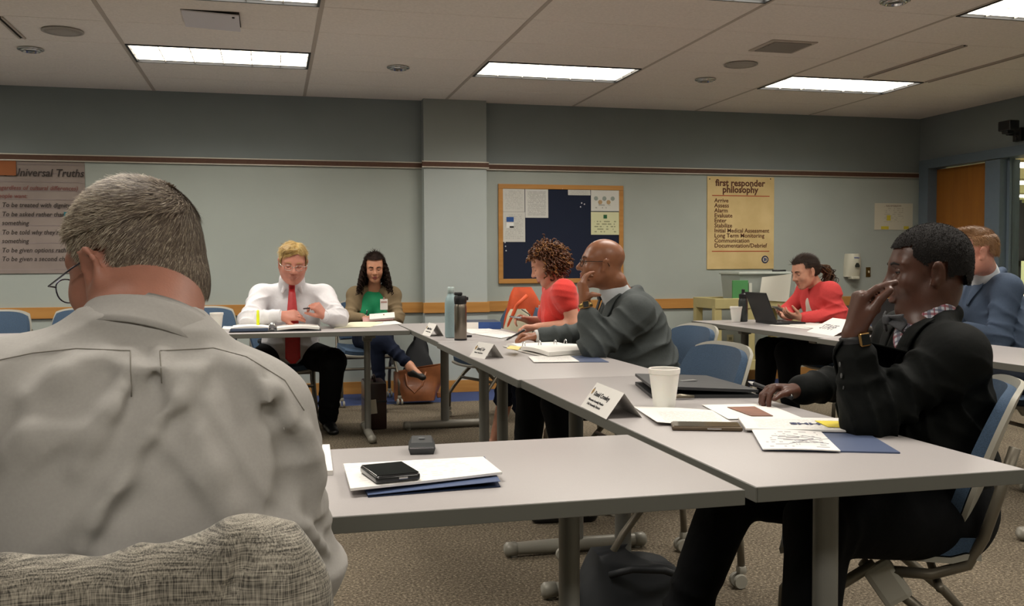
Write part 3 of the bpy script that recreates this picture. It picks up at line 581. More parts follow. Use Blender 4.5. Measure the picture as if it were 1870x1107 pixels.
# ================================================================== things on the tables
M_paper = mat('paper_white', '#dedbd6', .7)
P_doc = print_mat('document_sheet', '#dcd9d4', '#9a9a9c', 30, .45, .12, .88, .1, .9, .6)
P_form = print_mat('form_sheet', '#dfdcd8', '#b9b9b9', 14, .5, .1, .9, .12, .88, .5)
M_navy = mat('folder_navy', '#46526e', .55)
def sheet(name, label, pts, z, m, cat='paper', group=None, n=1, lift=0., curl=0., thick=None, parent=None):
    """a sheet (or a stack of n) whose four corners lie at given pixels on the plane z, with an optional lifted corner"""
    c = [Vector(p) if len(p) == 3 else atZ(p[0], p[1], z) for p in pts]; th = thick or .0012*n
    def fn(u, v):
        p = (c[0]*(1-u)+c[1]*u)*(1-v)+(c[3]*(1-u)+c[2]*u)*v
        return (p.x, p.y, z+th+lift*max(0, u-.35)**2*(1-v)+curl*(math.sin(u*math.pi)*.5+.5*v*v))
    o = MB().grid(fn, 10, 8, th).build(name, m, parent, False)
    B = frame_M(c[0], c[1]-c[0], c[3]-c[0]).inverted(); W_, H_ = (c[1]-c[0]).length, abs((B @ c[3]).y)
    set_uv(o, lambda q: ((B @ q).x/W_, (B @ q).y/H_))
    if label: tag(o, label, cat, group)
    return o
M_foam = mat('foam_white', '#d9d6cf', .7, bump=.1, bscale=500, sss=.1)
def cup(label, loc, h=.113):
    r1, r0 = .044*h/.113, .030*h/.113
    t = thing('foam_cup', label, 'cup', loc, 0, 'white foam cups')
    autosmooth(MB().lathe([(r0-.004, 0), (r0, .002), (r0+(r1-r0)*.86, h*.86), (r1, h*.87), (r1+.001, h*.985), (r1-.001, h), (r1-.004, h*.99), (r0+.001, .008), (.001, .007)], (0,0,0), 36).build('body', M_foam, t, world=False))
    MB().lathe([(.001, 0), (r0+(r1-r0)*.72-.002, 0)][::-1]+[(.0008, .0006)], (0, 0, h*.72), 30).build('drink', mat('water', '#cfcdc6', .05), t, world=False)
    return t
p = atZ(1213, 745, TZ); cup('white foam cup beside the black portfolio', (p.x, p.y, TZ), .118)
p = atZ(396, 602, TZ); cup('white foam cup on the far table left of the binder', (p.x, p.y, TZ))
p = atZ(1344, 588, TZ); cup('white foam cup behind the open laptop on staff table', (p.x, p.y, TZ))
# name tents
def name_tent(label, a, b, c, h, lines, group='folded name cards'):
    """a, b: the ends of the front bottom edge; c: a point on the back bottom edge (pixels on the table)"""
    A, B, Cc = [atZ(q[0], q[1], TZ) for q in (a, b, c)]; ex = (B-A); L = ex.length; ex.normalize(); ey = Vector((-ex.y, ex.x, 0))
    if ey.dot(Cc-A) < 0: ey = -ey
    dep = max(.05, (Cc-B).dot(ey)); t = thing('name_tent', label, 'name card', (A+B)/2, 0, group)
    f0, f1 = A, B; r0, r1 = A+ey*dep/2+Vector((0,0,h)), B+ey*dep/2+Vector((0,0,h)); g0, g1 = A+ey*dep, B+ey*dep
    MB().grid(lambda u, v: tuple(((f0*(1-u)+f1*u)*(1-v)+(r0*(1-u)+r1*u)*v)), 2, 2, .0006).build('front_panel', M_paper, t)
    MB().grid(lambda u, v: tuple(((r0*(1-u)+r1*u)*(1-v)+(g0*(1-u)+g1*u)*v)), 2, 2, .0006).build('back_panel', M_paper, t)
    up = (r0-f0); H_ = up.length; nrm = ex.cross(up).normalized()
    for body, u, v, sz, m, bold in lines: text('card_text', body, sz*H_, frame_M(f0+ex*(u*L)+up*v+nrm*.0012, ex, up), m, t, bold*H_, sx=(.62*L/(sz*H_*len(body)*.52) if len(body) > 6 else .9))
    return t, f0, ex, up, L, H_, nrm
M_txt = mat('print_black', '#26262a', .8)
M_shieldg = mat('crest_gold', '#a98a4e', .6)
def crest(t, f0, ex, up, L, H_, nrm, u, v, s):
    Mx = frame_M(f0+ex*(u*L)+up*v+nrm*.0009, ex, up)
    MB().prism([(-.42*s, .5*s), (.42*s, .5*s), (.42*s, -.1*s), (.22*s, -.42*s), (0, -.6*s), (-.22*s, -.42*s), (-.42*s, -.1*s)], .0004, Mx.to_3x3(), Mx.translation).build('crest', M_shieldg, t)
    MB().prism([(-.18*s, .5*s), (.18*s, .5*s), (.1*s, .85*s), (-.1*s, .85*s)], .0004, Mx.to_3x3(), Mx.translation).build('crest_top', M_txt, t)
    MB().prism([(-.26*s, .2*s), (.26*s, .2*s), (.1*s, -.25*s), (-.1*s, -.25*s)], .0006, Mx.to_3x3(), Mx.translation).build('crest_field', mat('crest_brown', '#6a4d35', .6), t)
nt = name_tent('white name card nearest, beside the foam cup', (1060, 742), (1107, 766), (1172, 763), .070, [('David Crowley', .17, .54, .25, M_txt, 0), ('Wisconsin Assembly Member', .10, .33, .12, M_txt, 0), ('17th Assembly District', .14, .17, .12, M_txt, 0)]); crest(*nt, .075, .66, .016)
nt = name_tent('white name card before the open white ring binder', (857, 651), (885, 656), (926, 655), .066, [('Samuel J. Carr', .2, .48, .28, M_txt, 0), ('Member, County District', .16, .28, .12, M_txt, 0)]); crest(*nt, .09, .6, .018)
nt = name_tent('white name card on the table by the two bottles', (771, 611), (785, 615), (806, 613), .072, [('Kathleen Moore', .2, .48, .26, M_txt, 0), ('Committee Member', .2, .28, .12, M_txt, 0)]); crest(*nt, .09, .6, .018)
# staff sign: hand lettered, larger
nt = name_tent('white folded sign lettered STAFF on the right table', (1473, 606), (1522, 614), (1548, 602), .085, [('STAFF', .16, .30, .42, mat('pencil_grey', '#85858d', .8), .0)])
# blue water bottle, steel flask
p = atZ(824, 617, TZ); t = thing('water_bottle', 'pale blue metal water bottle with screw cap', 'bottle', (p.x, p.y, TZ))
M_bb = mat('bottle_pale_blue', '#8ea3a6', .45, metal=.2, var=.04, vscale=150)
autosmooth(MB().lathe([(.028, 0), (.0355, .004), (.0365, .02), (.0365, .20), (.033, .225), (.024, .245), (.0195, .255), (.0195, .262)], (0,0,0), 32).build('body', M_bb, t, world=False))
autosmooth(MB().lathe([(.021, .262), (.0215, .264), (.0215, .292), (.019, .296), (.001, .296)], (0,0,0), 28).build('cap', mat('bottle_cap', '#a9b8b6', .4, metal=.3), t, world=False))
p = atZ(833, 621, TZ); t = thing('steel_flask', 'brushed steel flask with black flip lid', 'flask', (p.x+.02, p.y-.03, TZ))
M_brush = mat('brushed_steel', '#8b8378', .32, metal=1, bump=.08, bscale=30, aniso=(1, 1, 60))
autosmooth(MB().lathe([(.033, .004), (.035, .008), (.035, .185), (.032, .20), (.030, .205)], (0,0,0), 32).build('body', M_brush, t, world=False))
MB().lathe([(.0345, 0), (.0355, .003), (.0355, .01), (.034, .012)], (0,0,0), 32).build('base_ring', M_black, t, True, world=False)
autosmooth(MB().lathe([(.031, .203), (.034, .207), (.036, .225), (.036, .24), (.032, .25), (.001, .254)], (0,0,0), 28).rbox((.03, 0, .235), (.03, .024, .02), .006).rbox((-.012, 0, .262), (.045, .03, .018), .007).build('lid', M_black, t, world=False))
# closed binder lying near bottles, white and blue spine
p = atZ(850, 602, TZ); q = atZ(915, 601, TZ); t = thing('closed_binder', 'closed white ring binder with blue spine label lying flat', 'binder', (p+q)/2)
ang = math.atan2(q.y-p.y, q.x-p.x); Mr = Euler((0, 0, ang)).to_matrix(); ctr = (p+q)/2+Mr @ Vector((0, .14, 0))
for z, nm in ((.002, 'cover'), (.046, 'cover')): MB().rbox((ctr.x, ctr.y, TZ+z), ((q-p).length, .28, .004), .001, Mr).build(nm, mat('binder_navy_cover', '#2c3446', .5), t)
MB().rbox((ctr.x, ctr.y, TZ+.024), ((q-p).length-.012, .265, .038), .002, Mr).build('pages', M_paper, t)
for a0, a1, m in ((0, .36, M_paper), (.36, 1, mat('spine_blue', '#2b4a86', .5))):
    c = p.lerp(q, (a0+a1)/2)+Mr @ Vector((0, -.003, 0)); MB().rbox((c.x, c.y, TZ+.024), ((q-p).length*(a1-a0), .004, .046), .001, Mr).build('spine', m, t)
G = 'loose papers on the tables'
sheet('paper', 'sheet beside the flask under the closed binder', [(838, 603), (885, 600), (918, 606), (862, 611)], TZ, P_doc, 'paper', G, 2)
sheet('paper', 'sheet under the writing hand of the woman in red', [(868, 611), (918, 606), (950, 612), (915, 619)], TZ, P_doc, 'paper', G, 2)
p = atZ(850, 616, TZ); o = MB().rbox((p.x, p.y, TZ+.006), (.075, .03, .012), .005, Euler((0, 0, .3)).to_matrix()).build('key_fob', M_black); tag(o, 'small black fob lying by the steel flask', 'fob')
# black open binder of the white-shirted man
a, b_ = atZ(420, 607, TZ), atZ(585, 604, TZ)
t = thing('open_binder', 'black open ring binder before the man in red tie', 'binder', (a+b_)/2); Yb = min(a.y, b_.y)-.02
M_bind = mat('binder_black', '#1c1f24', .45)
xm = atZ(497, 606, TZ).x
MB().rbox(((a.x+xm)/2-.005, Yb+.15, TZ+.004), (xm-a.x, .30, .006), .002).rbox(((b_.x+xm)/2+.005, Yb+.15, TZ+.004), (b_.x-xm, .30, .006), .002).rbox((xm, Yb+.15, TZ+.005), (.03, .30, .01), .003).build('cover', M_bind, t)
for x0, x1, h in ((a.x+.01, xm-.02, .022), (xm+.03, b_.x-.004, .016)):
    MB().grid(lambda u, v: (x0+(x1-x0)*u, Yb+.012+.275*v, TZ+.007+h+.010*math.sin(u*3.1)), 10, 4, h).build('pages', P_doc if x0 > xm else M_paper, t)
for q in range(3):
    yy = Yb+.05+.10*q; MB().tube([(xm+.024*math.cos(w), yy, TZ+.012+.036*math.sin(w)) for w in np.linspace(0, math.pi, 9)], .003, 6).build('ring', M_chrome, t, True)
MB().rbox((xm, Yb+.15, TZ+.014), (.02, .27, .008), .003).build('ring_plate', M_chrome, t)
MB().rbox(((a.x+xm)/2-.01, Yb-.004, TZ+.016), ((xm-a.x)*.9, .012, .02), .006).build('pocket_edge', mat('binder_bluegrey', '#3c485c', .5), t)
sheet('paper', 'white sheet at the left end of the black binder', [(405, 602), (421, 602), (424, 597), (408, 597)], TZ, M_paper, 'paper', G, 3)
sheet('paper', 'cream open papers on the far table near its corner', [(610, 600), (676, 598), (700, 590), (640, 590)], TZ, mat('cream_paper', '#d6d2b8', .7), 'paper', G, 3, curl=.006)
sheet('paper', 'white papers on the far table before the woman in green', [(668, 597), (735, 592), (722, 587), (655, 590)], TZ, M_paper, 'paper', G, 3)
# open white binder of the bald man
t = thing('ring_binder', 'open white ring binder before the bald man', 'binder', atZ(1000, 640, TZ))
c = [atZ(*q, TZ) for q in ((945, 642), (1000, 655), (1098, 647), (1040, 636))]
def quadfn(c, z, bulge=0.): return lambda u, v: tuple(Vector(((c[0]*(1-u)+c[1]*u)*(1-v)+(c[3]*(1-u)+c[2]*u)*v).to_tuple()[:2]+(z+bulge*math.sin(u*3.14),)))
c2 = [atZ(*q, TZ) for q in ((918, 634), (945, 641), (1042, 636), (1000, 630))]
MB().grid(quadfn(c, TZ+.006), 4, 4, .004).grid(quadfn(c2, TZ+.006), 4, 4, .004).build('cover', mat('binder_white', '#c9c6c0', .5), t)
MB().grid(quadfn([c[0].lerp(c[2], .04), c[1].lerp(c[3], .05), c[2].lerp(c[0], .05), c[3].lerp(c[1], .05)], TZ+.026, .006), 8, 4, .018).build('pages', P_doc, t)
MB().grid(quadfn([c2[0].lerp(c2[2], .06), c2[1].lerp(c2[3], .05), c2[2].lerp(c2[0], .05), c2[3].lerp(c2[1], .05)], TZ+.018, .006), 8, 4, .011).build('pages', M_paper, t)
for f in (.12, .42, .72, .92):
    m_ = c[0].lerp(c[3], f); ex = (c[1]-c[0]).normalized(); MB().tube([m_+ex*(.02*math.cos(w))+Vector((0, 0, .012+.034*math.sin(w))) for w in np.linspace(0, math.pi, 9)], .0025, 6).build('ring', M_chrome, t, True)
sheet('sticky_pad', 'yellow sticky notes beside the bald man writing hand', [(925, 637), (946, 640), (952, 634), (932, 632)], TZ+.029, mat('sticky_yellow', '#d6c27e', .8), 'sticky note', None, 2)
sheet('folder', 'blue folder lying at the elbow of the bald man', [(1010, 662), (1112, 662), (1085, 650), (1000, 652)], TZ, M_navy, 'folder', None, 2)
sheet('paper', 'sheet lying half over the small blue folder', [(975, 662), (1058, 661), (1040, 650), (965, 652)], TZ+.003, P_doc, 'paper', G, 2)
# black portfolio/laptop sleeve
c = [atZ(*q, TZ) for q in ((1190, 728), (1385, 727), (1290, 699), (1160, 703))]
t = thing('black_portfolio', 'black zip portfolio lying behind the foam cup', 'portfolio', sum(c, Vector())/4)
M_port = mat('portfolio_black', '#232426', .5, bump=.1, bscale=300)
MB().grid(quadfn(c, TZ+.011), 6, 6, .011).build('lower_cover', M_port, t); 
MB().grid(lambda u, v: tuple(Vector(quadfn(c, 0)(u, v)[:2]+(TZ+.026+.014*(1-u)+.004*math.sin(u*3)*math.sin(v*3),))), 8, 6, .009).build('upper_cover', M_port, t)
MB().box((c[0].lerp(c[1], .35)+Vector((.06, .14, .0385))), (.06, .025, .0015), Euler((0, 0, .2)).to_matrix()).build('logo', mat('logo_silver', '#9a9a9a', .3, metal=.6), t)
p = atZ(1242, 730, TZ); o = MB().tube([(p.x-.03, p.y+.01, TZ+.008), (p.x, p.y, TZ+.011), (p.x+.045, p.y-.004, TZ+.008)], [.005, .0075, .005], 8).build('key_ring', mat('key_metal', '#7b7466', .35, metal=.8), None, True); tag(o, 'small metal key lying beside the foam cup', 'key')
# papers of the man in black jacket
sheet('paper', 'printed sheet curling up beside the nearest name card', [(1345, 778), (1200, 778), (1157, 745), (1300, 752)], TZ, P_doc, 'paper', G, 1, .02, .004)
o = sheet('photo_sheet', 'sheet with a brown photograph under his hand', [(1330, 766), (1465, 764), (1400, 738), (1282, 740)], TZ+.002, M_paper, 'paper', G, 1)
sheet('photo', None, [(1372, 760), (1412, 760), (1378, 743), (1328, 744)], TZ+.0045, mat('photo_brown', '#8f5b40', .5, col2='#5c3a2c', var=.1, vscale=18), parent=o)
o = sheet('report', 'white report with a yellow corner lying on blue folder', [(1362, 786), (1572, 790), (1545, 767), (1348, 765)], TZ+.006, P_doc, 'report', None, 4)
sheet('yellow_corner', None, [(1512, 780), (1563, 782), (1548, 770), (1488, 769)], TZ+.0122, mat('report_yellow', '#d8c534', .6), parent=o)
p = atZ(1470, 777, TZ+.0125); ex = (atZ(1400, 776, TZ)-atZ(1470, 777, TZ)); text('report_title', 'OHHS', .036, frame_M(atZ(1520, 773, TZ+.0124), ex, atZ(1470, 790, TZ)-atZ(1470, 770, TZ)), mat('report_navy', '#343a5c', .7), o, .0012, sx=1.1)
sheet('folder', 'large blue folder under the report, nearest the table corner', [(1392, 823), (1644, 829), (1572, 786), (1375, 790)], TZ, M_navy, 'folder', None, 3)
o = sheet('paper', 'typed form with scribbled notes on the large blue folder', [(1393, 822), (1535, 825), (1500, 792), (1372, 786)], TZ+.004, print_mat('scribbled_form', '#dcd9d6', '#6d6d72', 10, .55, .1, .9, .1, .9, .6), 'paper', G, 2, curl=.004)
M_scrib = mat('pen_grey', '#5d5d66', .8)
for q in range(9):
    a = atZ(1440+q*7, 798+(q % 3)*5, TZ+.0125); MB().box(a, (.05+.02*(q % 2), .0012, .0008), Euler((0, 0, random.uniform(-1.2, 1.2))).to_matrix()).build('pen_stroke', M_scrib, o)
def phone(label, c, d, rz, m, scr):
    t = thing('smartphone', label, 'phone', (c[0], c[1], c[2]), rz, 'smartphones')
    autosmooth(MB().rbox((0, 0, d[2]/2), d, d[2]*.45, None, 3).build('case', m, t, world=False))
    MB().rbox((0, 0, d[2]+.0004), (d[0]*.94, d[1]*.93, .0012), .0005).build('screen', scr, t, world=False)
    MB().rbox((d[0]*.1, -d[1]/2-.0005, d[2]*.55), (d[0]*.2, .002, d[2]*.3), .0008).build('side_button', M_chrome, t, world=False); return t
M_scr = mat('dark_screen', '#101214', .08, coat=.5)
p, q = atZ(1228, 786, TZ), atZ(1357, 788, TZ); m_ = (p+q)/2; v = q-p
phone('phone in bronze case lying beside the printed sheet', (m_.x+.01, m_.y+.03, TZ+.0005), (v.length, .078, .011), math.atan2(v.y, v.x), mat('phone_bronze', '#5e5142', .35, metal=.5), mat('screen_bronze', '#54493c', .15, metal=.3))
# nearest table: mic, papers, black phone
c = [atZ(*q, TZ) for q in ((672, 909), (914, 890), (885, 838), (640, 850))]
t = thing('folder', 'dark blue folder under papers on the nearest table', 'folder', sum(c, Vector())/4)
MB().grid(quadfn(c, TZ+.002), 4, 4, .0016).build('lower_flap', mat('folder_dark_navy', '#22304c', .5), t)
MB().grid(lambda u, v: tuple(Vector(quadfn(c, 0)(u, v)[:2]+(TZ+.005+.007*u*(1-v),))), 6, 4, .001).build('upper_flap', mat('folder_blue', '#4a5878', .5), t)
o = sheet('paper_stack', 'white stack of forms under the black phone', [(640, 897), (917, 868), (882, 838), (627, 851)], TZ+.0125, P_form, 'paper', None, 4, .004)
p, q = atZ(672, 902, TZ), atZ(758, 893, TZ); v = q-p; m_ = (p+q)/2
phone('black phone lying on the stack of forms', (m_.x+.002, m_.y+.047, TZ+.0178), (v.length*.95, .115, .015), math.atan2(v.y, v.x), mat('phone_black', '#141517', .25, coat=.4), M_scr)
sheet('paper_stack', 'white papers partly hidden by the grey-haired man arm', [(520, 872), (608, 868), (602, 819), (510, 822)], TZ, M_paper, 'paper', None, 8)
p = atZ(774, 829, TZ); t = thing('conference_mic', 'small dark wireless conference microphone on the nearest table', 'microphone', (p.x, p.y+.03, TZ), R(-8))
b = MB(); b.add([(-.026, -.036, .0), (.026, -.036, .0), (.026, .036, .0), (-.026, .036, .0), (-.03, -.041, .014), (.03, -.041, .014), (.03, .041, .014), (-.03, .041, .014), (-.024, -.034, .026), (.024, -.034, .026), (.022, .036, .030), (-.022, .036, .030)], [(3,2,1,0), (0,1,5,4), (1,2,6,5), (2,3,7,6), (3,0,4,7), (4,5,9,8), (5,6,10,9), (6,7,11,10), (7,4,8,11), (8,9,10,11)])
b.build('body', mat('mic_dark', '#3a3c3d', .45), t, world=False)
MB().rbox((0, -.0395, .0155), (.054, .003, .004), .001).build('chrome_band', M_chrome, t, world=False); MB().rbox((0, .0, .0295), (.014, .009, .003), .001).build('button', mat('mic_button', '#6a6c6d', .4), t, world=False)
# laptops
def laptop(label, c, rz, ang, m):
    t = thing('laptop', label, 'laptop', (c[0], c[1], TZ+.0005), rz, 'black laptops')        # screen opens toward local +y, base 0.32 x 0.22
    autosmooth(MB().rbox((0, 0, .009), (.32, .22, .017), .004).build('base', m, t, world=False)); MB().box((0, .02, .0182), (.28, .10, .001)).build('keyboard', mat('keys', '#0d0e10', .6), t, world=False)
    MB().box((0, -.06, .0182), (.09, .055, .001)).build('touchpad', mat('touchpad', '#2a2b2e', .3), t, world=False)
    Mx = Matrix.Translation((0, .108, .018)) @ Euler((R(ang), 0, 0)).to_matrix().to_4x4()
    b = MB().rbox((0, 0, .11), (.32, .008, .22), .003); b.v = [tuple(Mx @ Vector(v)) for v in b.v]; s = b.build('screen_lid', m, t, world=False)
    b = MB().box((0, -.0046, .112), (.295, .0008, .19)); b.v = [tuple(Mx @ Vector(v)) for v in b.v]; b.build('display', M_scr, s, world=False); return t
M_lap = mat('laptop_black', '#17181a', .5)
laptop('open black laptop in front of the woman in coral cardigan', (3.475, 6.12, 0), R(88), -22, M_lap)
laptop('black laptop seen behind the raised hand of the man in black', (3.42, 4.62, 0), R(95), -16, M_lap)
sheet('paper', 'papers lying before the open laptop by the staff sign', [(1405, 594), (1475, 601), (1545, 595), (1445, 587)], TZ, M_paper, 'paper', G, 2)
sheet('paper', 'upper sheet lifting beside the staff sign', [(1440, 594), (1500, 602), (1540, 596), (1460, 588)], TZ+.003, M_paper, 'paper', G, 2, .01)
p = atY(1358, 560, 6.75); t = thing('sports_bottle', 'black capped sports bottle behind the open laptop', 'bottle', (p.x, 6.42, TZ))
t.location.x = atY(1357, 560, 6.42).x
autosmooth(MB().lathe([(.03, 0), (.034, .005), (.034, .15), (.028, .17)], (0,0,0), 24).build('body', mat('bottle_smoke', '#3b3f3f', .2, trans=.3), t, world=False)); autosmooth(MB().lathe([(.03, .17), (.031, .2), (.02, .205), (.012, .21), (.012, .235), (.001, .24)], (0,0,0), 24).build('cap', M_black, t, world=False))
# ================================================================== bags on the floor
a = atZ(668, 786, 0); t = thing('briefcase', 'dark brown briefcase with a white tag under the far table', 'briefcase', (a.x+.075, a.y+.14, 0))
M_brief = mat('briefcase_brown', '#2c1a16', .35, var=.1, vscale=30, coat=.2)
autosmooth(MB().rbox((a.x+.075, a.y+.17, .165), (.15, .34, .33), .015).build('body', M_brief, t)); MB().rbox((a.x+.075, a.y+.17, .2), (.154, .345, .012), .003).build('seam', M_black, t)
MB().tube([(a.x+.075, a.y+.10, .33), (a.x+.075, a.y+.11, .36), (a.x+.075, a.y+.17, .37), (a.x+.075, a.y+.23, .36), (a.x+.075, a.y+.24, .33)], .009).build('handle', M_brief, t, True)
MB().box((a.x+.052, a.y-.003, .165), (.052, .003, .10), Euler((0, R(-5), 0)).to_matrix()).build('tag', mat('tag_paper', '#b9b4a4', .7), t)
M_tan = mat('tote_leather', '#7b4a2e', .38, col2='#8a5534', var=.12, vscale=12, coat=.15, bump=.15, bscale=25)
p = atY(758, 700, 8.02); t = thing('leather_tote', 'brown leather tote bag leaning on the floor by the wall', 'bag', (p.x, 8.02, .02))
def tote(u, v):
    a_ = u*2*math.pi; w = .17+.05*v; d = .09*(1-.35*v)+.01; cx_ = math.copysign(abs(math.cos(a_))**.6, math.cos(a_)); sy = math.copysign(abs(math.sin(a_))**.6, math.sin(a_))
    return (p.x+w*cx_+.05*v+.012*math.sin(5*a_+3*v), 8.02+d*sy+.012*math.sin(7*v+2*a_), .03+.27*v+.03*cx_*v)
autosmooth(MB().grid(tote, 40, 10, .004).box((p.x, 8.02, .035), (.30, .14, .02)).build('body', M_tan, t), 60)
for s in (-1, 1): MB().tube([(p.x-.09, 8.02+s*.07, .26), (p.x-.08, 8.02+s*.085, .16), (p.x-.02, 8.02+s*.10, .10), (p.x+.05, 8.02+s*.085, .16), (p.x+.08, 8.02+s*.07, .27)], .008, 8).build('strap', M_tan, t, True)
MB().rbox((p.x+.20, 7.97, .07), (.05, .02, .05), .01).build('tassel', M_tan, t)
p = atY(766, 645, 8.2); t = thing('black_bag', 'black shoulder bag propped above the leather tote', 'bag', (p.x, 8.25, .25)); M_nylon = mat('nylon_black', '#1b1e22', .6, bump=.3, bscale=20)
autosmooth(MB().grid(lambda u, v: (p.x+(.13-.09*v*v)*math.copysign(abs(math.cos(u*6.283))**.7, math.cos(u*6.283))+.012*math.sin(v*9+u*12), 8.25+(.07-.05*v)*math.sin(u*6.283), .20+.34*v-.03*math.cos(u*6.283)*(1-v)), 32, 10).build('body', M_nylon, t), 60)
MB().tube([(p.x-.04, 8.22, .52), (p.x-.01, 8.24, .62), (p.x+.02, 8.26, .66), (p.x+.05, 8.26, .52)], .01, 8).build('strap', M_nylon, t, True); MB().rbox((p.x-.06, 8.2, .24), (.16, .12, .10), .03).build('bag_base', M_nylon, t)
p = atZ(1165, 1100, 0.0); t = thing('floor_bag', 'black bag on the carpet at the bottom of the view', 'bag', (p.x, p.y, 0))
autosmooth(MB().grid(lambda u, v: (p.x+(.20-.05*v)*math.copysign(abs(math.cos(u*6.283))**.6, math.cos(u*6.283))*(1 if v < .95 else .2)+.01*math.sin(20*u+5*v), p.y+.04+(.13-.06*v)*math.copysign(abs(math.sin(u*6.283))**.6, math.sin(u*6.283))*(1 if v < .95 else .2), .005+.155*min(v, .95)-.04*math.cos(u*6.283)*v), 36, 10).build('body', M_nylon, t), 60)
MB().tube([(p.x-.12, p.y-.05, .12), (p.x-.06, p.y-.1, .15), (p.x+.05, p.y-.11, .14), (p.x+.15, p.y-.06, .09)], .012, 8).build('strap', M_nylon, t, True)
# orange and cream backpack on the chair by the wall
p = atY(950, 560, 7.1); t = thing('backpack', 'orange and cream backpack standing on a chair', 'backpack', (p.x, 7.1, .47))
M_or = mat('pack_orange', '#c44a1c', .6, var=.12, vscale=15); M_cr = mat('pack_cream', '#c2bda4', .7, var=.05, vscale=20)
def pk(cx, cz, w, h, d, cy): return lambda u, v: (cx+w*math.copysign(abs(math.cos(u*6.283))**.7, math.cos(u*6.283))*(1-.55*v**4)*(.92 if v < .03 else 1)+.006*math.sin(v*11), cy+d*math.copysign(abs(math.sin(u*6.283))**.7, math.sin(u*6.283))*(1-.6*v**4), cz+h*v)
autosmooth(MB().grid(pk(p.x+.03, .47, .15, .52, .10, 7.12), 32, 14).build('body', M_or, t), 60)
autosmooth(MB().grid(pk(p.x-.045, .47, .125, .36, .07, 6.97), 32, 12).build('front_pocket', M_cr, t), 60)
MB().tube([(p.x-.14, 6.95, .55), (p.x-.13, 6.93, .72), (p.x-.07, 6.93, .86), (p.x+.02, 6.97, .93)], .014, 8, flat=.5).build('strap', M_or, t, True)
MB().tube([(p.x+.035, 6.90, .5), (p.x+.045, 6.895, .66), (p.x+.02, 6.90, .79), (p.x-.04, 6.905, .83)], .006, 6).build('zip', mat('pack_grey', '#5c5a50', .6), t, True)
# highlighter upright by the white-shirted man
p = atY(471, 578, 6.50); o = MB().lathe([(.009, 0), (.010, .004), (.010, .075), (.0085, .078), (.0085, .1), (.003, .104)], (p.x, p.y, TZ+.032), 14).build('highlighter', mat('highlighter_yellow', '#d7e01f', .35), None, True); tag(o, 'bright yellow highlighter standing by the white sleeve', 'highlighter')
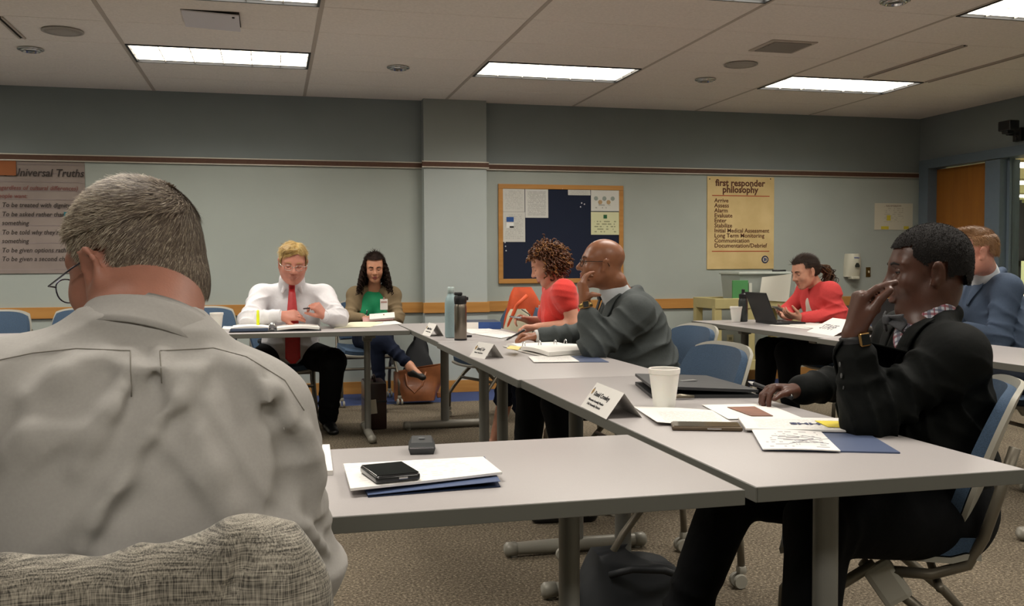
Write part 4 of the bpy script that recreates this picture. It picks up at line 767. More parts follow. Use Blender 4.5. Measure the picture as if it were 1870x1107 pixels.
# ================================================================== people: bodies and clothes are grown as smooth implicit surfaces
f32 = np.float32
def V3(p): return np.array([p[0], p[1], p[2]], float)
class Clay:
    """a distance field on a grid; soft unions of limbs, then one continuous surface"""
    def __init__(s, lo, hi, h):
        s.lo = V3(lo); s.h = h; s.n = np.ceil((V3(hi)-s.lo)/h).astype(int)+1
        s.F = np.full(tuple(s.n), 1., f32); s.ax = [(s.lo[i]+h*np.arange(s.n[i])).astype(f32) for i in range(3)]
    def win(s, lo, hi):
        a = np.clip(np.floor((lo-s.lo)/s.h).astype(int), 0, s.n); b = np.clip(np.ceil((hi-s.lo)/s.h).astype(int)+1, 0, s.n)
        if (b <= a).any(): return None
        sl = tuple(slice(a[i], b[i]) for i in range(3))
        return sl, s.ax[0][sl[0]][:, None, None], s.ax[1][sl[1]][None, :, None], s.ax[2][sl[2]][None, None, :]
    def put(s, sl, d, k, op):
        a = s.F[sl]; k = max(k, 1e-5)
        if op == 'u': h = np.maximum(k-np.abs(a-d), 0)/k; s.F[sl] = np.minimum(a, d)-h*h*k*.25
        elif op == 's': d = -d; h = np.maximum(k-np.abs(a-d), 0)/k; s.F[sl] = np.maximum(a, d)+h*h*k*.25
    def cap(s, a, b, ra, rb=None, k=.02, sq=None, op='u'):
        a, b = V3(a), V3(b); rb = ra if rb is None else rb; R_ = max(ra, rb)+k+3*s.h
        w = s.win(np.minimum(a, b)-R_, np.maximum(a, b)+R_)
        if w is None: return s
        sl, X, Y, Z = w
        px, py, pz = X-f32(a[0]), Y-f32(a[1]), Z-f32(a[2]); v = b-a
        if sq is not None:
            n, f = V3(sq[0]), sq[1]; n = n/np.linalg.norm(n); g = 1/f-1
            t = (px*n[0]+py*n[1]+pz*n[2])*f32(g); px, py, pz = px+t*f32(n[0]), py+t*f32(n[1]), pz+t*f32(n[2]); v = v+n*(v@n)*g
        L2 = max(v@v, 1e-9); t = np.clip((px*f32(v[0])+py*f32(v[1])+pz*f32(v[2]))/f32(L2), 0, 1)
        dx, dy, dz = px-t*f32(v[0]), py-t*f32(v[1]), pz-t*f32(v[2])
        d = np.sqrt(dx*dx+dy*dy+dz*dz)-(f32(ra)+t*f32(rb-ra))
        if sq is not None and sq[1] < 1: d = d*f32(.5+.5*sq[1])
        s.put(sl, d, k, op); return s
    def chain(s, pts, rs, k=.02, sq=None, op='u'):
        for i in range(len(pts)-1): s.cap(pts[i], pts[i+1], rs[i], rs[i+1], k, sq, op)
        return s
    def ell(s, c, r, M=None, k=.02, op='u'):
        c = V3(c); r = V3(r); R_ = r.max()+k+3*s.h; w = s.win(c-R_, c+R_)
        if w is None: return s
        sl, X, Y, Z = w; px, py, pz = X-f32(c[0]), Y-f32(c[1]), Z-f32(c[2])
        if M is not None:
            M = np.array(M, dtype=f32); px, py, pz = (px*M[0,0]+py*M[1,0]+pz*M[2,0], px*M[0,1]+py*M[1,1]+pz*M[2,1], px*M[0,2]+py*M[1,2]+pz*M[2,2])
        r = r.astype(f32); k0 = np.sqrt((px/r[0])**2+(py/r[1])**2+(pz/r[2])**2); k1 = np.sqrt((px/r[0]**2)**2+(py/r[1]**2)**2+(pz/r[2]**2)**2)+f32(1e-6)
        s.put(sl, k0*(k0-1)/k1, k, op); return s
    def box(s, c, hd, M=None, rd=.005, k=.01, op='u'):
        c = V3(c); hd = V3(hd); R_ = np.linalg.norm(hd)+k+3*s.h; w = s.win(c-R_, c+R_)
        if w is None: return s
        sl, X, Y, Z = w; px, py, pz = X-f32(c[0]), Y-f32(c[1]), Z-f32(c[2])
        if M is not None:
            M = np.array(M, dtype=f32); px, py, pz = (px*M[0,0]+py*M[1,0]+pz*M[2,0], px*M[0,1]+py*M[1,1]+pz*M[2,1], px*M[0,2]+py*M[1,2]+pz*M[2,2])
        qx, qy, qz = np.abs(px)-f32(hd[0]-rd), np.abs(py)-f32(hd[1]-rd), np.abs(pz)-f32(hd[2]-rd)
        d = np.sqrt(np.maximum(qx, 0)**2+np.maximum(qy, 0)**2+np.maximum(qz, 0)**2)+np.minimum(np.maximum(qx, np.maximum(qy, qz)), 0)-f32(rd)
        s.put(sl, d, k, op); return s
    def cut(s, p, n, k=.004):
        """keep the side the normal points away from"""
        p, n = V3(p), V3(n); n = n/np.linalg.norm(n)
        d = (s.ax[0]*f32(n[0]))[:, None, None]+(s.ax[1]*f32(n[1]))[None, :, None]+(s.ax[2]*f32(n[2]))[None, None, :]-f32(p@n)
        h = np.maximum(k-np.abs(s.F-d), 0)/k; s.F = np.maximum(s.F, d)+h*h*k*.25; return s
    def fold(s, c, rad, axis, freq, amp, seed=0., warp=.6):
        """soft cloth creases: ripples across an axis, fading out from a centre"""
        c = V3(c); w = s.win(c-rad, c+rad)
        if w is None: return s
        sl, X, Y, Z = w; a = V3(axis); a = a/np.linalg.norm(a)
        dx, dy, dz = X-f32(c[0]), Y-f32(c[1]), Z-f32(c[2]); r2 = (dx*dx+dy*dy+dz*dz)/f32(rad*rad); fall = np.clip(1-r2, 0, 1)**2
        t = (dx*f32(a[0])+dy*f32(a[1])+dz*f32(a[2]))*f32(freq)
        wv = np.sin(dx*f32(17)+dy*f32(11)+f32(seed*3.1))+np.sin(dz*f32(19)-dx*f32(13)+f32(seed*1.7))+np.sin(dy*f32(23)+dz*f32(9)+f32(seed))
        r = 1-np.abs(np.sin(t*f32(.8)+wv*f32(warp*.7))); s.F[sl] += -f32(amp*2.7)*fall*(r**f32(1.6)-f32(.3)); return s
    def crease(s, pts, r=.006, k=.02, op='u'):
        return s.chain(pts, [r*.5]+[r]*(len(pts)-2)+[r*.4], k, None, op)
    def mesh(s):
        F = s.F; ins = F < 0; nx, ny, nz = F.shape
        c = ins[:-1,:-1,:-1].astype(np.int8)
        for dx, dy, dz in ((1,0,0), (0,1,0), (1,1,0), (0,0,1), (1,0,1), (0,1,1), (1,1,1)): c += ins[dx:nx-1+dx, dy:ny-1+dy, dz:nz-1+dz]
        act = (c > 0) & (c < 8); I = np.argwhere(act); idx = np.full(act.shape, -1, np.int32); idx[act] = np.arange(len(I))
        co = [(a, b, d) for a in (0, 1) for b in (0, 1) for d in (0, 1)]
        val = {q: F[I[:,0]+q[0], I[:,1]+q[1], I[:,2]+q[2]] for q in co}
        acc = np.zeros((len(I), 3)); cnt = np.zeros(len(I))
        for q in co:
            for ax in range(3):
                if q[ax]: continue
                r = list(q); r[ax] = 1; va, vb = val[q], val[tuple(r)]; m = (va < 0) != (vb < 0)
                t = np.where(m, va/np.where(m, va-vb, 1), 0); P = np.array(q, float)[None, :].repeat(len(I), 0); P[:, ax] += t
                acc[m] += P[m]; cnt[m] += 1
        vs = s.lo+(I+acc/np.maximum(cnt, 1)[:, None])*s.h; fs = []
        for ax in range(3):
            b, d = [(1, 2), (2, 0), (0, 1)][ax]
            sh = [slice(0, -1) if i == ax else slice(1, -1) for i in range(3)]; s1 = [slice(1, None) if i == ax else slice(1, -1) for i in range(3)]
            A, B = ins[tuple(sh)], ins[tuple(s1)]; E = np.argwhere(A != B)
            if not len(E): continue
            flip = A[E[:,0], E[:,1], E[:,2]]; base = E.copy()
            for i in range(3):
                if i != ax: base[:, i] += 1
            def g(ob, od):
                q = base.copy(); q[:, b] -= ob; q[:, d] -= od; return idx[q[:,0], q[:,1], q[:,2]]
            Q = np.stack([g(1, 1), g(0, 1), g(0, 0), g(1, 0)], 1); Q[~flip] = Q[~flip][:, ::-1]; fs.append(Q)
        return vs, np.concatenate(fs)
def relax(vs, fs, n=2, lam=.5):
    e = np.concatenate([fs[:, [0,1]], fs[:, [1,2]], fs[:, [2,3]], fs[:, [3,0]]]); e = np.concatenate([e, e[:, ::-1]])
    cnt = np.maximum(np.bincount(e[:,0], minlength=len(vs)), 1)[:, None]
    for _ in range(n):
        m = np.stack([np.bincount(e[:,0], vs[e[:,1], i], len(vs)) for i in range(3)], 1)/cnt; vs = vs+(m-vs)*lam
    return vs
def np_mesh(name, vs, fs, m, parent, paint=None, smooth=True):
    me = bpy.data.meshes.new(name); me.vertices.add(len(vs)); me.vertices.foreach_set('co', np.asarray(vs, f32).ravel())
    n = fs.shape[1]; me.loops.add(fs.size); me.loops.foreach_set('vertex_index', fs.astype(np.int32).ravel()); me.polygons.add(len(fs))
    me.polygons.foreach_set('loop_start', np.arange(0, fs.size, n, dtype=np.int32)); me.polygons.foreach_set('loop_total', np.full(len(fs), n, np.int32))
    me.update(calc_edges=True); o = finish(name, me, m, parent, smooth)
    if paint is not None: me.polygons.foreach_set('material_index', paint(vs[fs].mean(1)).astype(np.int32))
    me.update(); return o
def clay_obj(name, c, m, parent, paint=None, smooth_n=1, keep=None):
    vs, fs = c.mesh(); vs = relax(vs, fs, smooth_n)
    if keep is not None: fs = fs[keep(vs[fs].mean(1))]
    use, fs = np.unique(fs, return_inverse=True); vs = vs[use]; fs = fs.reshape(-1, 4)
    return np_mesh(name, vs, fs, m, parent, paint)
from mathutils.bvhtree import BVHTree
def bvh_of(o):
    me = o.data; n = len(me.vertices); co = np.empty(n*3, f32); me.vertices.foreach_get('co', co); k = np.empty(len(me.loops), np.int32); me.loops.foreach_get('vertex_index', k)
    return BVHTree.FromPolygons(co.reshape(-1, 3).tolist(), k.reshape(-1, 4).tolist())
def lay_on(bv, name, m, parent, A, B, n, off=.004, th=.003, nu=6, nv=16, smooth=True, reach=.3):
    """a strip of cloth between polylines A and B, dropped along -n onto a garment"""
    n = Vector(n).normalized(); A = [Vector(p) for p in A]; B = [Vector(p) for p in B]
    def at(P, t):
        x = t*(len(P)-1); i = min(int(x), len(P)-2); return P[i].lerp(P[i+1], x-i)
    def fn(u, v):
        p = at(A, v).lerp(at(B, v), u); h = bv.ray_cast(p+n*reach, -n, reach*2)
        return tuple((h[0] if h[0] is not None else p)+n*off*(.4+.6*math.sin(min(1, u*1.5+.05)*math.pi*.5)))
    b = MB().grid(fn, nu, nv, th); return b.build(name, m, parent, smooth)
def ang(yw): return np.array([math.cos(yw), math.sin(yw), 0.])
class Head:
    """local axes: +x out of the face, +y to its left, +z up; origin between the ears at eye height"""
    def __init__(s, c, yaw, pitch=0., roll=0., sc=1.):
        s.o = V3(c); s.sc = sc; s.M = np.array((Euler((0, 0, yaw)).to_matrix() @ Euler((0, pitch, 0)).to_matrix() @ Euler((roll, 0, 0)).to_matrix()))
    def p(s, x, y, z): return s.o+s.M @ (np.array([x, y, z])*s.sc)
    def loc(s, P): return ((np.asarray(P)-s.o) @ s.M)/s.sc
    def mat4(s):
        m = Matrix(s.M.tolist()).to_4x4()*s.sc; m[3][3] = 1; m.translation = Vector(s.o); return m
    def sculpt(s, c, female=False, jaw=1., fat=0., nose=1., lips=1., nl=0.):
        S, p, M = s.sc, s.p, s.M; e = lambda x, y, z, r, k=.012, op='u': c.ell(p(x, y, z), np.array(r)*S, M, k*S, op); q = lambda a, b, ra, rb=None, k=.01, op='u': c.cap(p(*a), p(*b), ra*S, (ra if rb is None else rb)*S, k*S, None, op)
        e(-.014, 0, .035, (.098, .076, .083)); e(.030, 0, -.02, (.060, .060+.004*fat, .085), .03)
        e(.022, 0, -.07, (.05, .052*jaw+.006*fat, .042+.006*fat), .03)
        for y in (-1, 1):
            q((-.012, y*.052*jaw, -.045), (.055, y*.022*jaw, -.098), .018+.004*fat, .015, .03)         # jaw line
            e(.058, y*.040, -.032, (.024, .022+.004*fat, .024), .03)                                    # cheek
            q((.079, y*.014, .024), (.066, y*.048, .022), .0105 if not female else .008, .008, .018)   # brow
            e(.094, y*.031, .002, (.018, .017, .0125), .012, 's')                                        # socket
        q((.066, -.006, -.102), (.066, .006, -.102), .0175, .0175, .02)                                 # chin
        q((.085, 0, .012), (.108-nl, 0, -.026), .0075, .0105*nose, .014); e(.105-nl, 0, -.03, (.0125*nose, .0115*nose, .010*nose), .008)
        for y in (-1, 1): e(.094, y*.0135*nose, -.034, (.0115, .0085, .008), .007)
        for y in (-1, 1): e(.1005, y*.007*nose, -.0425, (.006, .0038, .004), .003, 's')
        q((.082, -.016, -.0585), (.082, .016, -.0585), .010, None, .012)                                # mouth mound
        q((.0885, -.017, -.0585), (.0925, 0, -.0565), .0058*lips, .0068*lips, .005); q((.0925, 0, -.0565), (.0885, .017, -.0585), .0068*lips, .0058*lips, .005)
        q((.087, -.014, -.0715), (.091, 0, -.0725), .0062*lips, .0075*lips, .005); q((.091, 0, -.0725), (.087, .014, -.0715), .0075*lips, .0062*lips, .005)
        q((.0945, -.022, -.0648), (.0985, 0, -.0645), .0024, .003, .003, 's'); q((.0985, 0, -.0645), (.0945, .022, -.0648), .003, .0024, .003, 's')
        for y in (-1, 1):                                                                               # ears
            c.ell(p(-.012, y*.080, -.006), np.array((.021, .0085, .033))*S, M @ np.array(Euler((y*R(-12), R(10), y*R(18))).to_matrix()), .006*S)
            c.ell(p(-.005, y*.091, -.006), np.array((.0105, .007, .018))*S, M @ np.array(Euler((y*R(-12), R(10), y*R(18))).to_matrix()), .005*S, 's')
            c.ell(p(-.001, y*.080, -.032), np.array((.010, .007, .012))*S, M, .006*S)
            c.cap(p(.002, y*.084, -.008), p(.004, y*.082, -.014), .0045*S, None, .005*S)
    def face(s, parent, skin, iris='#2a1a10', brow='#1c1512', lid=.35, look=(0., 0.), brow_w=.0035, white='#cfc8be', lash=True, eyes=(-1, 1)):
        """eyeballs with lids, and brows"""
        M4 = s.mat4()
        def add(b, name, m, par, sm=True): b.v = [tuple(M4 @ Vector(v)) for v in b.v]; return b.build(name, m, par, sm)
        for y in eyes:
            cx = Vector((.0700, y*.031, .002)); r = .0125
            prof = [(r*math.sin(a), -r*math.cos(a)) for a in np.linspace(.02, math.pi-.02, 12)]
            eb = add(MB().lathe(prof, cx, 18), 'eyeball', mat('eye_white'+white, white, .15), parent)
            Mi = Euler((0, R(90)+look[1], look[0])).to_matrix(); prof = [(r*1.015*math.sin(a), r*1.015*math.cos(a)) for a in np.linspace(.47, .02, 5)]
            add(MB().lathe(prof, cx, 16, Mi), 'iris', mat('iris'+iris, iris, .1), eb); prof = [(r*1.03*math.sin(a), r*1.03*math.cos(a)) for a in np.linspace(.2, .02, 3)]
            add(MB().lathe(prof, cx, 12, Mi), 'pupil', M_black, eb)
            def shell(e0, e1, rr):
                return MB().grid(lambda u, v: tuple(cx+Vector((rr*math.cos(e0(u)+(e1-e0(u))*v)*math.cos((u-.5)*2.9), rr*math.cos(e0(u)+(e1-e0(u))*v)*math.sin((u-.5)*2.9), rr*math.sin(e0(u)+(e1-e0(u))*v)))), 14, 6, -.0012)
            up0 = lambda u: R(38)*math.sin(u*math.pi)*(1-2*lid)-.04; lo0 = lambda u: -R(24)*math.sin(u*math.pi)*(1 if lid < .9 else 1.6)-.06
            add(shell(up0, R(88), .0138), 'upper_eyelid', skin, parent); add(shell(lo0, -R(88), .0134), 'lower_eyelid', skin, parent)
            if lash: add(MB().tube([cx+Vector((.0145*math.cos(up0(u))*math.cos((u-.5)*2.7), .0145*math.cos(up0(u))*math.sin((u-.5)*2.7), .0145*math.sin(up0(u))-.0004)) for u in np.linspace(.05, .95, 9)], .0013, 5), 'lashes', M_black, parent)
            add(MB().tube([(.0905, y*.012, .0205), (.0925, y*.022, .0245), (.088, y*.036, .0265), (.077, y*.050, .021)], [brow_w*.8, brow_w, brow_w*.9, brow_w*.3], 7, flat=.5), 'eyebrow', mat('brow'+brow, brow, .9), parent)
    def lips_paint(s, n_skin=0, n_lip=1):
        def fn(P):
            q = s.loc(P); x, y, z = q[:,0], q[:,1], q[:,2]
            return np.where((x > .085) & (np.abs(y) < .020-np.abs(z+.065)*.5) & (z < -.0535) & (z > -.0775), n_lip, n_skin)
        return fn
def hand(c, w, d, n, thumb, curls=(20, 25, 30, 35), tcurl=20, sc=1., spread=4., fl=1., tout=50.):
    """w wrist, d towards the knuckles, n out of the palm, thumb = +1/-1 picks the side n x d the thumb leaves from; curls in degrees per joint"""
    w = V3(w); d = V3(d)/np.linalg.norm(d); n = V3(n); n = n-d*(n@d); n /= np.linalg.norm(n); t = np.cross(n, d)*thumb; S = sc
    for i, o in enumerate((.027, .009, -.009, -.026)):
        c.cap(w+t*o*.45*S, w+d*.086*S*(1-.03*abs(i-1))+t*o*S, .0155*S, .0118*S, .012*S)
    c.cap(w+t*.012*S+d*.02*S+n*.006*S, w+t*.02*S+d*.055*S+n*.008*S, .015*S, .012*S, .012*S)
    out = []
    for i, (o, L) in enumerate(zip((.027, .009, -.009, -.026), (.070, .078, .072, .056))):
        cu = curls[i] if isinstance(curls[i], (list, tuple)) else (curls[i], curls[i]*1.1, curls[i]*.7)
        a = 0.; p = w+d*.086*S*(1-.03*abs(i-1))+t*o*S; sp = math.radians((1.2-i)*spread); fd = d*math.cos(sp)+t*math.sin(sp)
        for j, q in enumerate((.44, .31, .25)):
            a += math.radians(cu[j]); v = fd*math.cos(a)+n*math.sin(a); e = p+v*L*q*S*fl
            c.cap(p, e, (.0096-.0010*j)*S*(1 if i < 3 else .88), (.0090-.0010*j)*S*(1 if i < 3 else .88), .0022); p = e
        out.append(p)
    to = math.radians(tout); p = w+t*.022*S+d*.022*S+n*.006*S; v = d*math.cos(to)+t*math.sin(to)+n*.25; v /= np.linalg.norm(v); e = p+v*.040*S; c.cap(p, e, .0145*S, .0115*S, .008*S); p = e
    a = math.radians(tcurl); ax = np.cross(t, n); v2 = v*math.cos(a)+(d*math.cos(.3)-t*.2+n*.5)*math.sin(a); v2 /= np.linalg.norm(v2); e = p+v2*.031*S; c.cap(p, e, .0112*S, .0098*S, .004); e2 = e+(v2*.9+n*.25)*.026*S; c.cap(e, e2, .0098*S, .0075*S, .003); out.append(e2)
    return out
def torso(c, pel, chest, neck, f, W=.165, D=.115, sh=None, g=0., k=.05, belly=0., bust=0., chestW=None, slope=.05):
    pel, chest, neck, f = V3(pel), V3(chest), V3(neck), V3(f); u = chest-pel; u /= np.linalg.norm(u); f = f-u*(f@u); f /= np.linalg.norm(f); sd = np.cross(u, f)
    cw = chestW or W*1.03
    c.cap(pel+u*(W*.62), pel+u*(W*.63)+(chest-pel)*.3, W+g, W*.96+g, k, (f, (D+g)/(W+g))); c.cap(pel+(chest-pel)*.5, chest, W*.95+g, cw+g, k, (f, (D+g)/(W+g)))
    if belly: c.ell(pel+(chest-pel)*.42+f*(D*.45), np.array((D*.75+belly, W*.85+g, .15)), np.stack([f, sd, u], 1), k)
    if bust:
        for y in (-1, 1): c.ell(chest+f*(D*.78+g)+sd*y*.068-u*.02, np.array((.058, .062, .062))*bust, np.stack([f, sd, u], 1), .04)
    if sh is not None:
        L, R_ = V3(sh[0]), V3(sh[1])
        for P in (L, R_): c.cap(P, neck+(P-neck)*.25-u*.015, .058+g, slope+g, .05); c.cap(P, chest+(P-chest)*.3, .062+g, .09+g, .05, (f, .9))
def arm(c, S, E, W, rs=(.058, .047, .034), k=.025):
    c.cap(S, E, rs[0], rs[1], k); c.cap(E, W, rs[1]*1.0, rs[2], k)
def trousers(name, parent, m, pel, hips, knees, ankles, f, vox=.008, r=(.095, .066, .05), W=.165, D=.12, hem=.058, folds=True):
    A = np.array([V3(p) for p in [pel]+list(hips)+list(knees)+list(ankles)]); c = Clay(A.min(0)-.22, A.max(0)+.2, vox)
    f3 = V3(f); c.ell(V3(pel)+np.array((0,0,.03)), (D, W, .115), np.stack([f3, np.cross((0,0,1.), f3), (0,0,1.)], 1), .05)
    for h_, kn, an in zip(hips, knees, ankles):
        c.cap(h_, kn, r[0], r[1], .05); c.cap(kn, an, r[1], r[2], .03)
        v = V3(an)-V3(kn)
        if folds: c.fold(kn, .16, V3(kn)-V3(h_), 75, .006, h_[0]*7); c.fold(V3(kn)+v*.75, .17, v, 60, .007, h_[1]*5); c.fold(h_, .16, V3(kn)-V3(h_), 60, .007, 2)
        c.cut_end = None
    return clay_obj(name, c, m, parent)
def shoe(parent, m, heel, toe, w=.042, hgt=.05, name='shoe'):
    heel, toe = V3(heel), V3(toe); v = toe-heel; v[2] = 0; L = np.linalg.norm(v); v /= L; sd = np.array((-v[1], v[0], 0)); up = np.array((0, 0, 1.))
    zb = heel[2]; c = Clay(np.minimum(heel, toe)-.12, np.maximum(heel, toe)+.16, .006)
    c.cap(heel+up*.03, heel+v*L*.35+up*.035, w*.85, w*.85, .02); c.cap(heel+v*L*.35+up*.03, toe-v*.03+up*.018, w*.9, w*.82, .03, (up, .62)); c.cap(heel+up*.05, heel+up*.10+v*.01, w*.85, w*.9, .02)
    c.cut((heel[0], heel[1], zb), (0, 0, -1)); return clay_obj(name, c, m, parent)
def strands(vs_roots, nrm, flow, L, w, jit=.25, seg=3, lift=.25, rng=None, bend=.5):
    """thin tapering hair blades leaving the scalp"""
    N_ = len(vs_roots); rng = rng or np.random.default_rng(1)
    fl = flow+rng.normal(0, jit, (N_, 3)); d = fl-nrm*(fl*nrm).sum(1, keepdims=True)*(1-0)+nrm*lift; d /= np.linalg.norm(d, axis=1, keepdims=True)+1e-9
    sd = np.cross(d, nrm); sd /= np.linalg.norm(sd, axis=1, keepdims=True)+1e-9; Ln = L*rng.uniform(.65, 1.15, (N_, 1)); V_, Fc = [], []
    for j in range(seg+1):
        t = j/seg; c = vs_roots+d*Ln*t-nrm*Ln*bend*lift*t*t; ww = w*(1-t*.85); V_ += [c-sd*ww, c+sd*ww]
    V_ = np.stack(V_, 1).reshape(-1, 3); b = np.arange(N_)[:, None]*(2*(seg+1))
    for j in range(seg): Fc.append(b+np.array([[2*j, 2*j+1, 2*j+3, 2*j+2]]))
    return V_, np.concatenate(Fc)
def face_sample(vs, fs, n, rng):
    a, b, c, d = [vs[fs[:, i]] for i in range(4)]; nn = np.cross(c-a, d-b); A = np.linalg.norm(nn, axis=1); k = rng.choice(len(fs), n, p=A/A.sum())
    u, v = rng.random((n, 1)), rng.random((n, 1)); P = (a[k]*(1-u)+b[k]*u)*(1-v)+(d[k]*(1-u)+c[k]*u)*v; return P, nn[k]/A[k][:, None]
def scalp(h, grow, keep, vox=.005, extra=None):
    c = Clay(h.o-.19*h.sc, h.o+.19*h.sc, vox); S = h.sc
    c.ell(h.p(-.014, 0, .035), np.array((.098+grow, .076+grow, .083+grow))*S, h.M, .01)
    c.ell(h.p(-.03, 0, -.02), np.array((.073+grow, .066+grow, .066))*S, h.M, .03)
    if extra: extra(c)
    vs, fs = c.mesh(); vs = relax(vs, fs, 2); fs = fs[keep(h.loc(vs[fs].mean(1)))]
    return vs, fs
def hair_obj(name, parent, mats, base, pieces):
    vs, fs = base; V_, Fc, I = [vs], [fs], [np.zeros(len(fs))]; n = len(vs)
    for (v, f), mi in pieces:
        V_.append(v); Fc.append(f+n); I.append(np.full(len(f), mi)); n += len(v)
    o = np_mesh(name, np.concatenate(V_), np.concatenate(Fc), mats, parent); o.data.polygons.foreach_set('material_index', np.concatenate(I).astype(np.int32)); o.data.update(); return o
def skin_mat(name, col, rough=.48):
    return mat(name, col, rough, var=.06, vscale=35, bump=.12, bscale=350, sss=.06)
def person(label, loc):
    return thing('person', label, 'person', loc)
def spectacles(label, h, frame_m, lens=True, rim=True, w=.0012, ry=.024, rz_=.0165, dz=-.004, x=.098):
    t = thing('eyeglasses', label, 'eyeglasses', h.p(x, 0, 0), 0); M4 = h.mat4()
    def add(b, name, m, par=t): b.v = [tuple(M4 @ Vector(v)) for v in b.v]; return b.build(name, m, par, True)
    for y in (-1, 1):
        pts = [(x+.003-.010*(abs(y*.032+ry*math.cos(a))/.06)**2, y*.032+ry*math.cos(a), dz+rz_*math.copysign(abs(math.sin(a))**.8, math.sin(a))) for a in np.linspace(0, 2*math.pi, 25)]
        if rim: add(MB().tube(pts, w, 6, False), 'rim', frame_m)
        if lens: add(MB().add(pts[:-1], [tuple(range(24))]), 'lens', mat('spectacle_glass', '#ffffff', .03, trans=1., ior=1.03, spec=.4, alpha=.35))
        add(MB().tube([(x-.010, y*.058, dz+.006), (x-.014, y*.074, dz+.008), (.03, y*.083, .006), (-.012, y*.0865, .012), (-.03, y*.085, -.012)], w*1.1, 6), 'temple_arm', frame_m)
    add(MB().tube([(x+.002, -.009, dz+.003), (x+.006, 0, dz+.006), (x+.002, .009, dz+.003)], w*1.1, 6), 'bridge', frame_m); return t
def tube_np(P, r, n=6):
    b = MB(); b.tube(P, r, n); return np.array(b.v), b.f
def A3(v): return np.array([v.x, v.y, v.z])
# ------------------------------------------------------------------ shared clothing colours
M_lipd = mat('lip_dark', '#5c3a30', .4); M_lipm = mat('lip_medium', '#8f5648', .4); M_lipp = mat('lip_pale', '#a56a5c', .4)
UPV = np.array((0, 0, 1.))
def aY(x, y, Y): return A3(atY(x, y, Y))
def pen(label, a, b, m1, m2, r=.005):
    a, b = Vector(a), Vector(b); t = thing('pen', label, 'pen', (a+b)/2, 0, 'pens in hands'); v = b-a
    MB().tube([a+v*.14, b], r, 10).build('barrel', m1, t, True); MB().tube([a, a+v*.06, a+v*.14], [.001, r*.6, r], 10).build('tip', m2, t, True)
    up = Vector((0, 0, 1)); s = (up-v.normalized()*up.dot(v.normalized())).normalized()
    MB().tube([b+s*r, b+s*(r+.003)-v*.04, b+s*(r+.002)-v*.3], .0016, 6).build('clip', M_chrome, t, True); return t
def watch(label, w, d, rad, m_strap, m_face, out, square=True):
    w, d, out = Vector(w), Vector(d).normalized(), Vector(out); out = (out-d*out.dot(d)).normalized(); s = d.cross(out)
    t = thing('wrist_watch', label, 'watch', w)
    b = MB(); n = 28; vs = []
    for k_, (q, rr) in enumerate(((-.010, rad), (-.008, rad+.003), (.008, rad+.003), (.010, rad))):
        for i in range(n): a = 2*math.pi*i/n; vs.append(w+d*q+(out*math.cos(a)+s*math.sin(a)*.9)*rr)
    b.add(vs, [(j*n+i, j*n+(i+1) % n, (j+1)*n+(i+1) % n, (j+1)*n+i) for j in range(3) for i in range(n)]); b.build('strap', m_strap, t, True)
    Mx = frame_M(w+out*(rad+.004), d, s).to_3x3()
    MB().rbox(w+out*(rad+.005), (.034, .030, .010), .004, Mx).build('case', m_face, t); MB().rbox(w+out*(rad+.0105), (.027, .024, .001), .0004, Mx).build('dial', M_scr, t); return t
def cuff(parent, w, d, r, m, L=.014, name='shirt_cuff'):
    w, d = Vector(w), Vector(d).normalized(); return autosmooth(MB().tube([w-d*L, w-d*L*.3, w+d*L*.7, w+d*L], [r, r*1.03, r*1.0, r*.93], 20).build(name, m, parent), 50)
# ================================================================== the man in the black jacket
skB = skin_mat('skin_deep', '#4a2c20', .42)
LS, RS = aY(1745, 652, 2.03), None
ft = ang(R(163)); lt = np.cross(UPV, ft); RS = LS-lt*.36+UPV*.015
LE, LW = aY(1582, 768, 2.10), aY(1558, 612, 2.12)
RE, RW = np.array((1.80, 2.66, .80)), np.array((1.525, 2.585, .778))
PEL, CHE, NEK = np.array((1.70, 2.17, .52)), (LS+RS)/2+np.array((.02, .0, -.09)), (LS+RS)/2+np.array((-.015, 0, .055))
HIP = [PEL-lt*-.09+UPV*-.02, PEL+lt*-.09+UPV*-.02]; KNE = [np.array((1.235, 1.99, .55)), np.array((1.20, 2.36, .55))]; ANK = [np.array((1.17, 1.96, .10)), np.array((1.035, 2.40, .10))]
pB = person('man in black jacket with plaid shirt, fist raised to his mouth', (PEL[0], PEL[1], 0))
hB = Head(aY(1692, 494, 2.22), R(155), R(4), 0, 1.0)
c = Clay((1.0, 1.85, .03), (2.0, 2.85, 1.36), .0046)
hB.sculpt(c, jaw=1.08, nose=1.2, lips=1.25, nl=.008)
c.cap(hB.p(-.03, 0, -.05), NEK, .056, .062, .03); torso(c, PEL, CHE, NEK, ft, .14, .09, (LS, RS), -.02)
arm(c, LS, LE, LW, (.045, .038, .027)); arm(c, RS, RE, RW, (.045, .038, .027))
for h_, k_, a_ in zip(HIP, KNE, ANK): c.cap(h_, k_, .07, .05, .03); c.cap(k_, a_, .05, .035, .03)
nF = A3(RT)*.93+UP.to_tuple()[2]*0+np.array((.0, .0, .05)); hl = hand(c, LW, UPV*.95+A3(RT)*.16-A3(FW)*.05, A3(RT)+A3(FW)*-.05, 1, [(44, 14, 8), (92, 85, 45), (95, 88, 45), (98, 88, 45)], 60, 1.18, 2, 1.0, 25)
dR = np.array((-.96, .02, .12)); hr = hand(c, RW, dR, np.array((-.1, -.25, -1)), -1, [(48, 34, 15), (42, 40, 20), (40, 42, 25), (42, 45, 25)], 25, 1.02, 3, 1, 30)
clay_obj('body', c, [skB, M_lipd], pB, hB.lips_paint(), 1)
hB.face(pB, skB, '#1a0f0a', '#120d0b', .42, (.1, .1), .0036, '#6b625c')
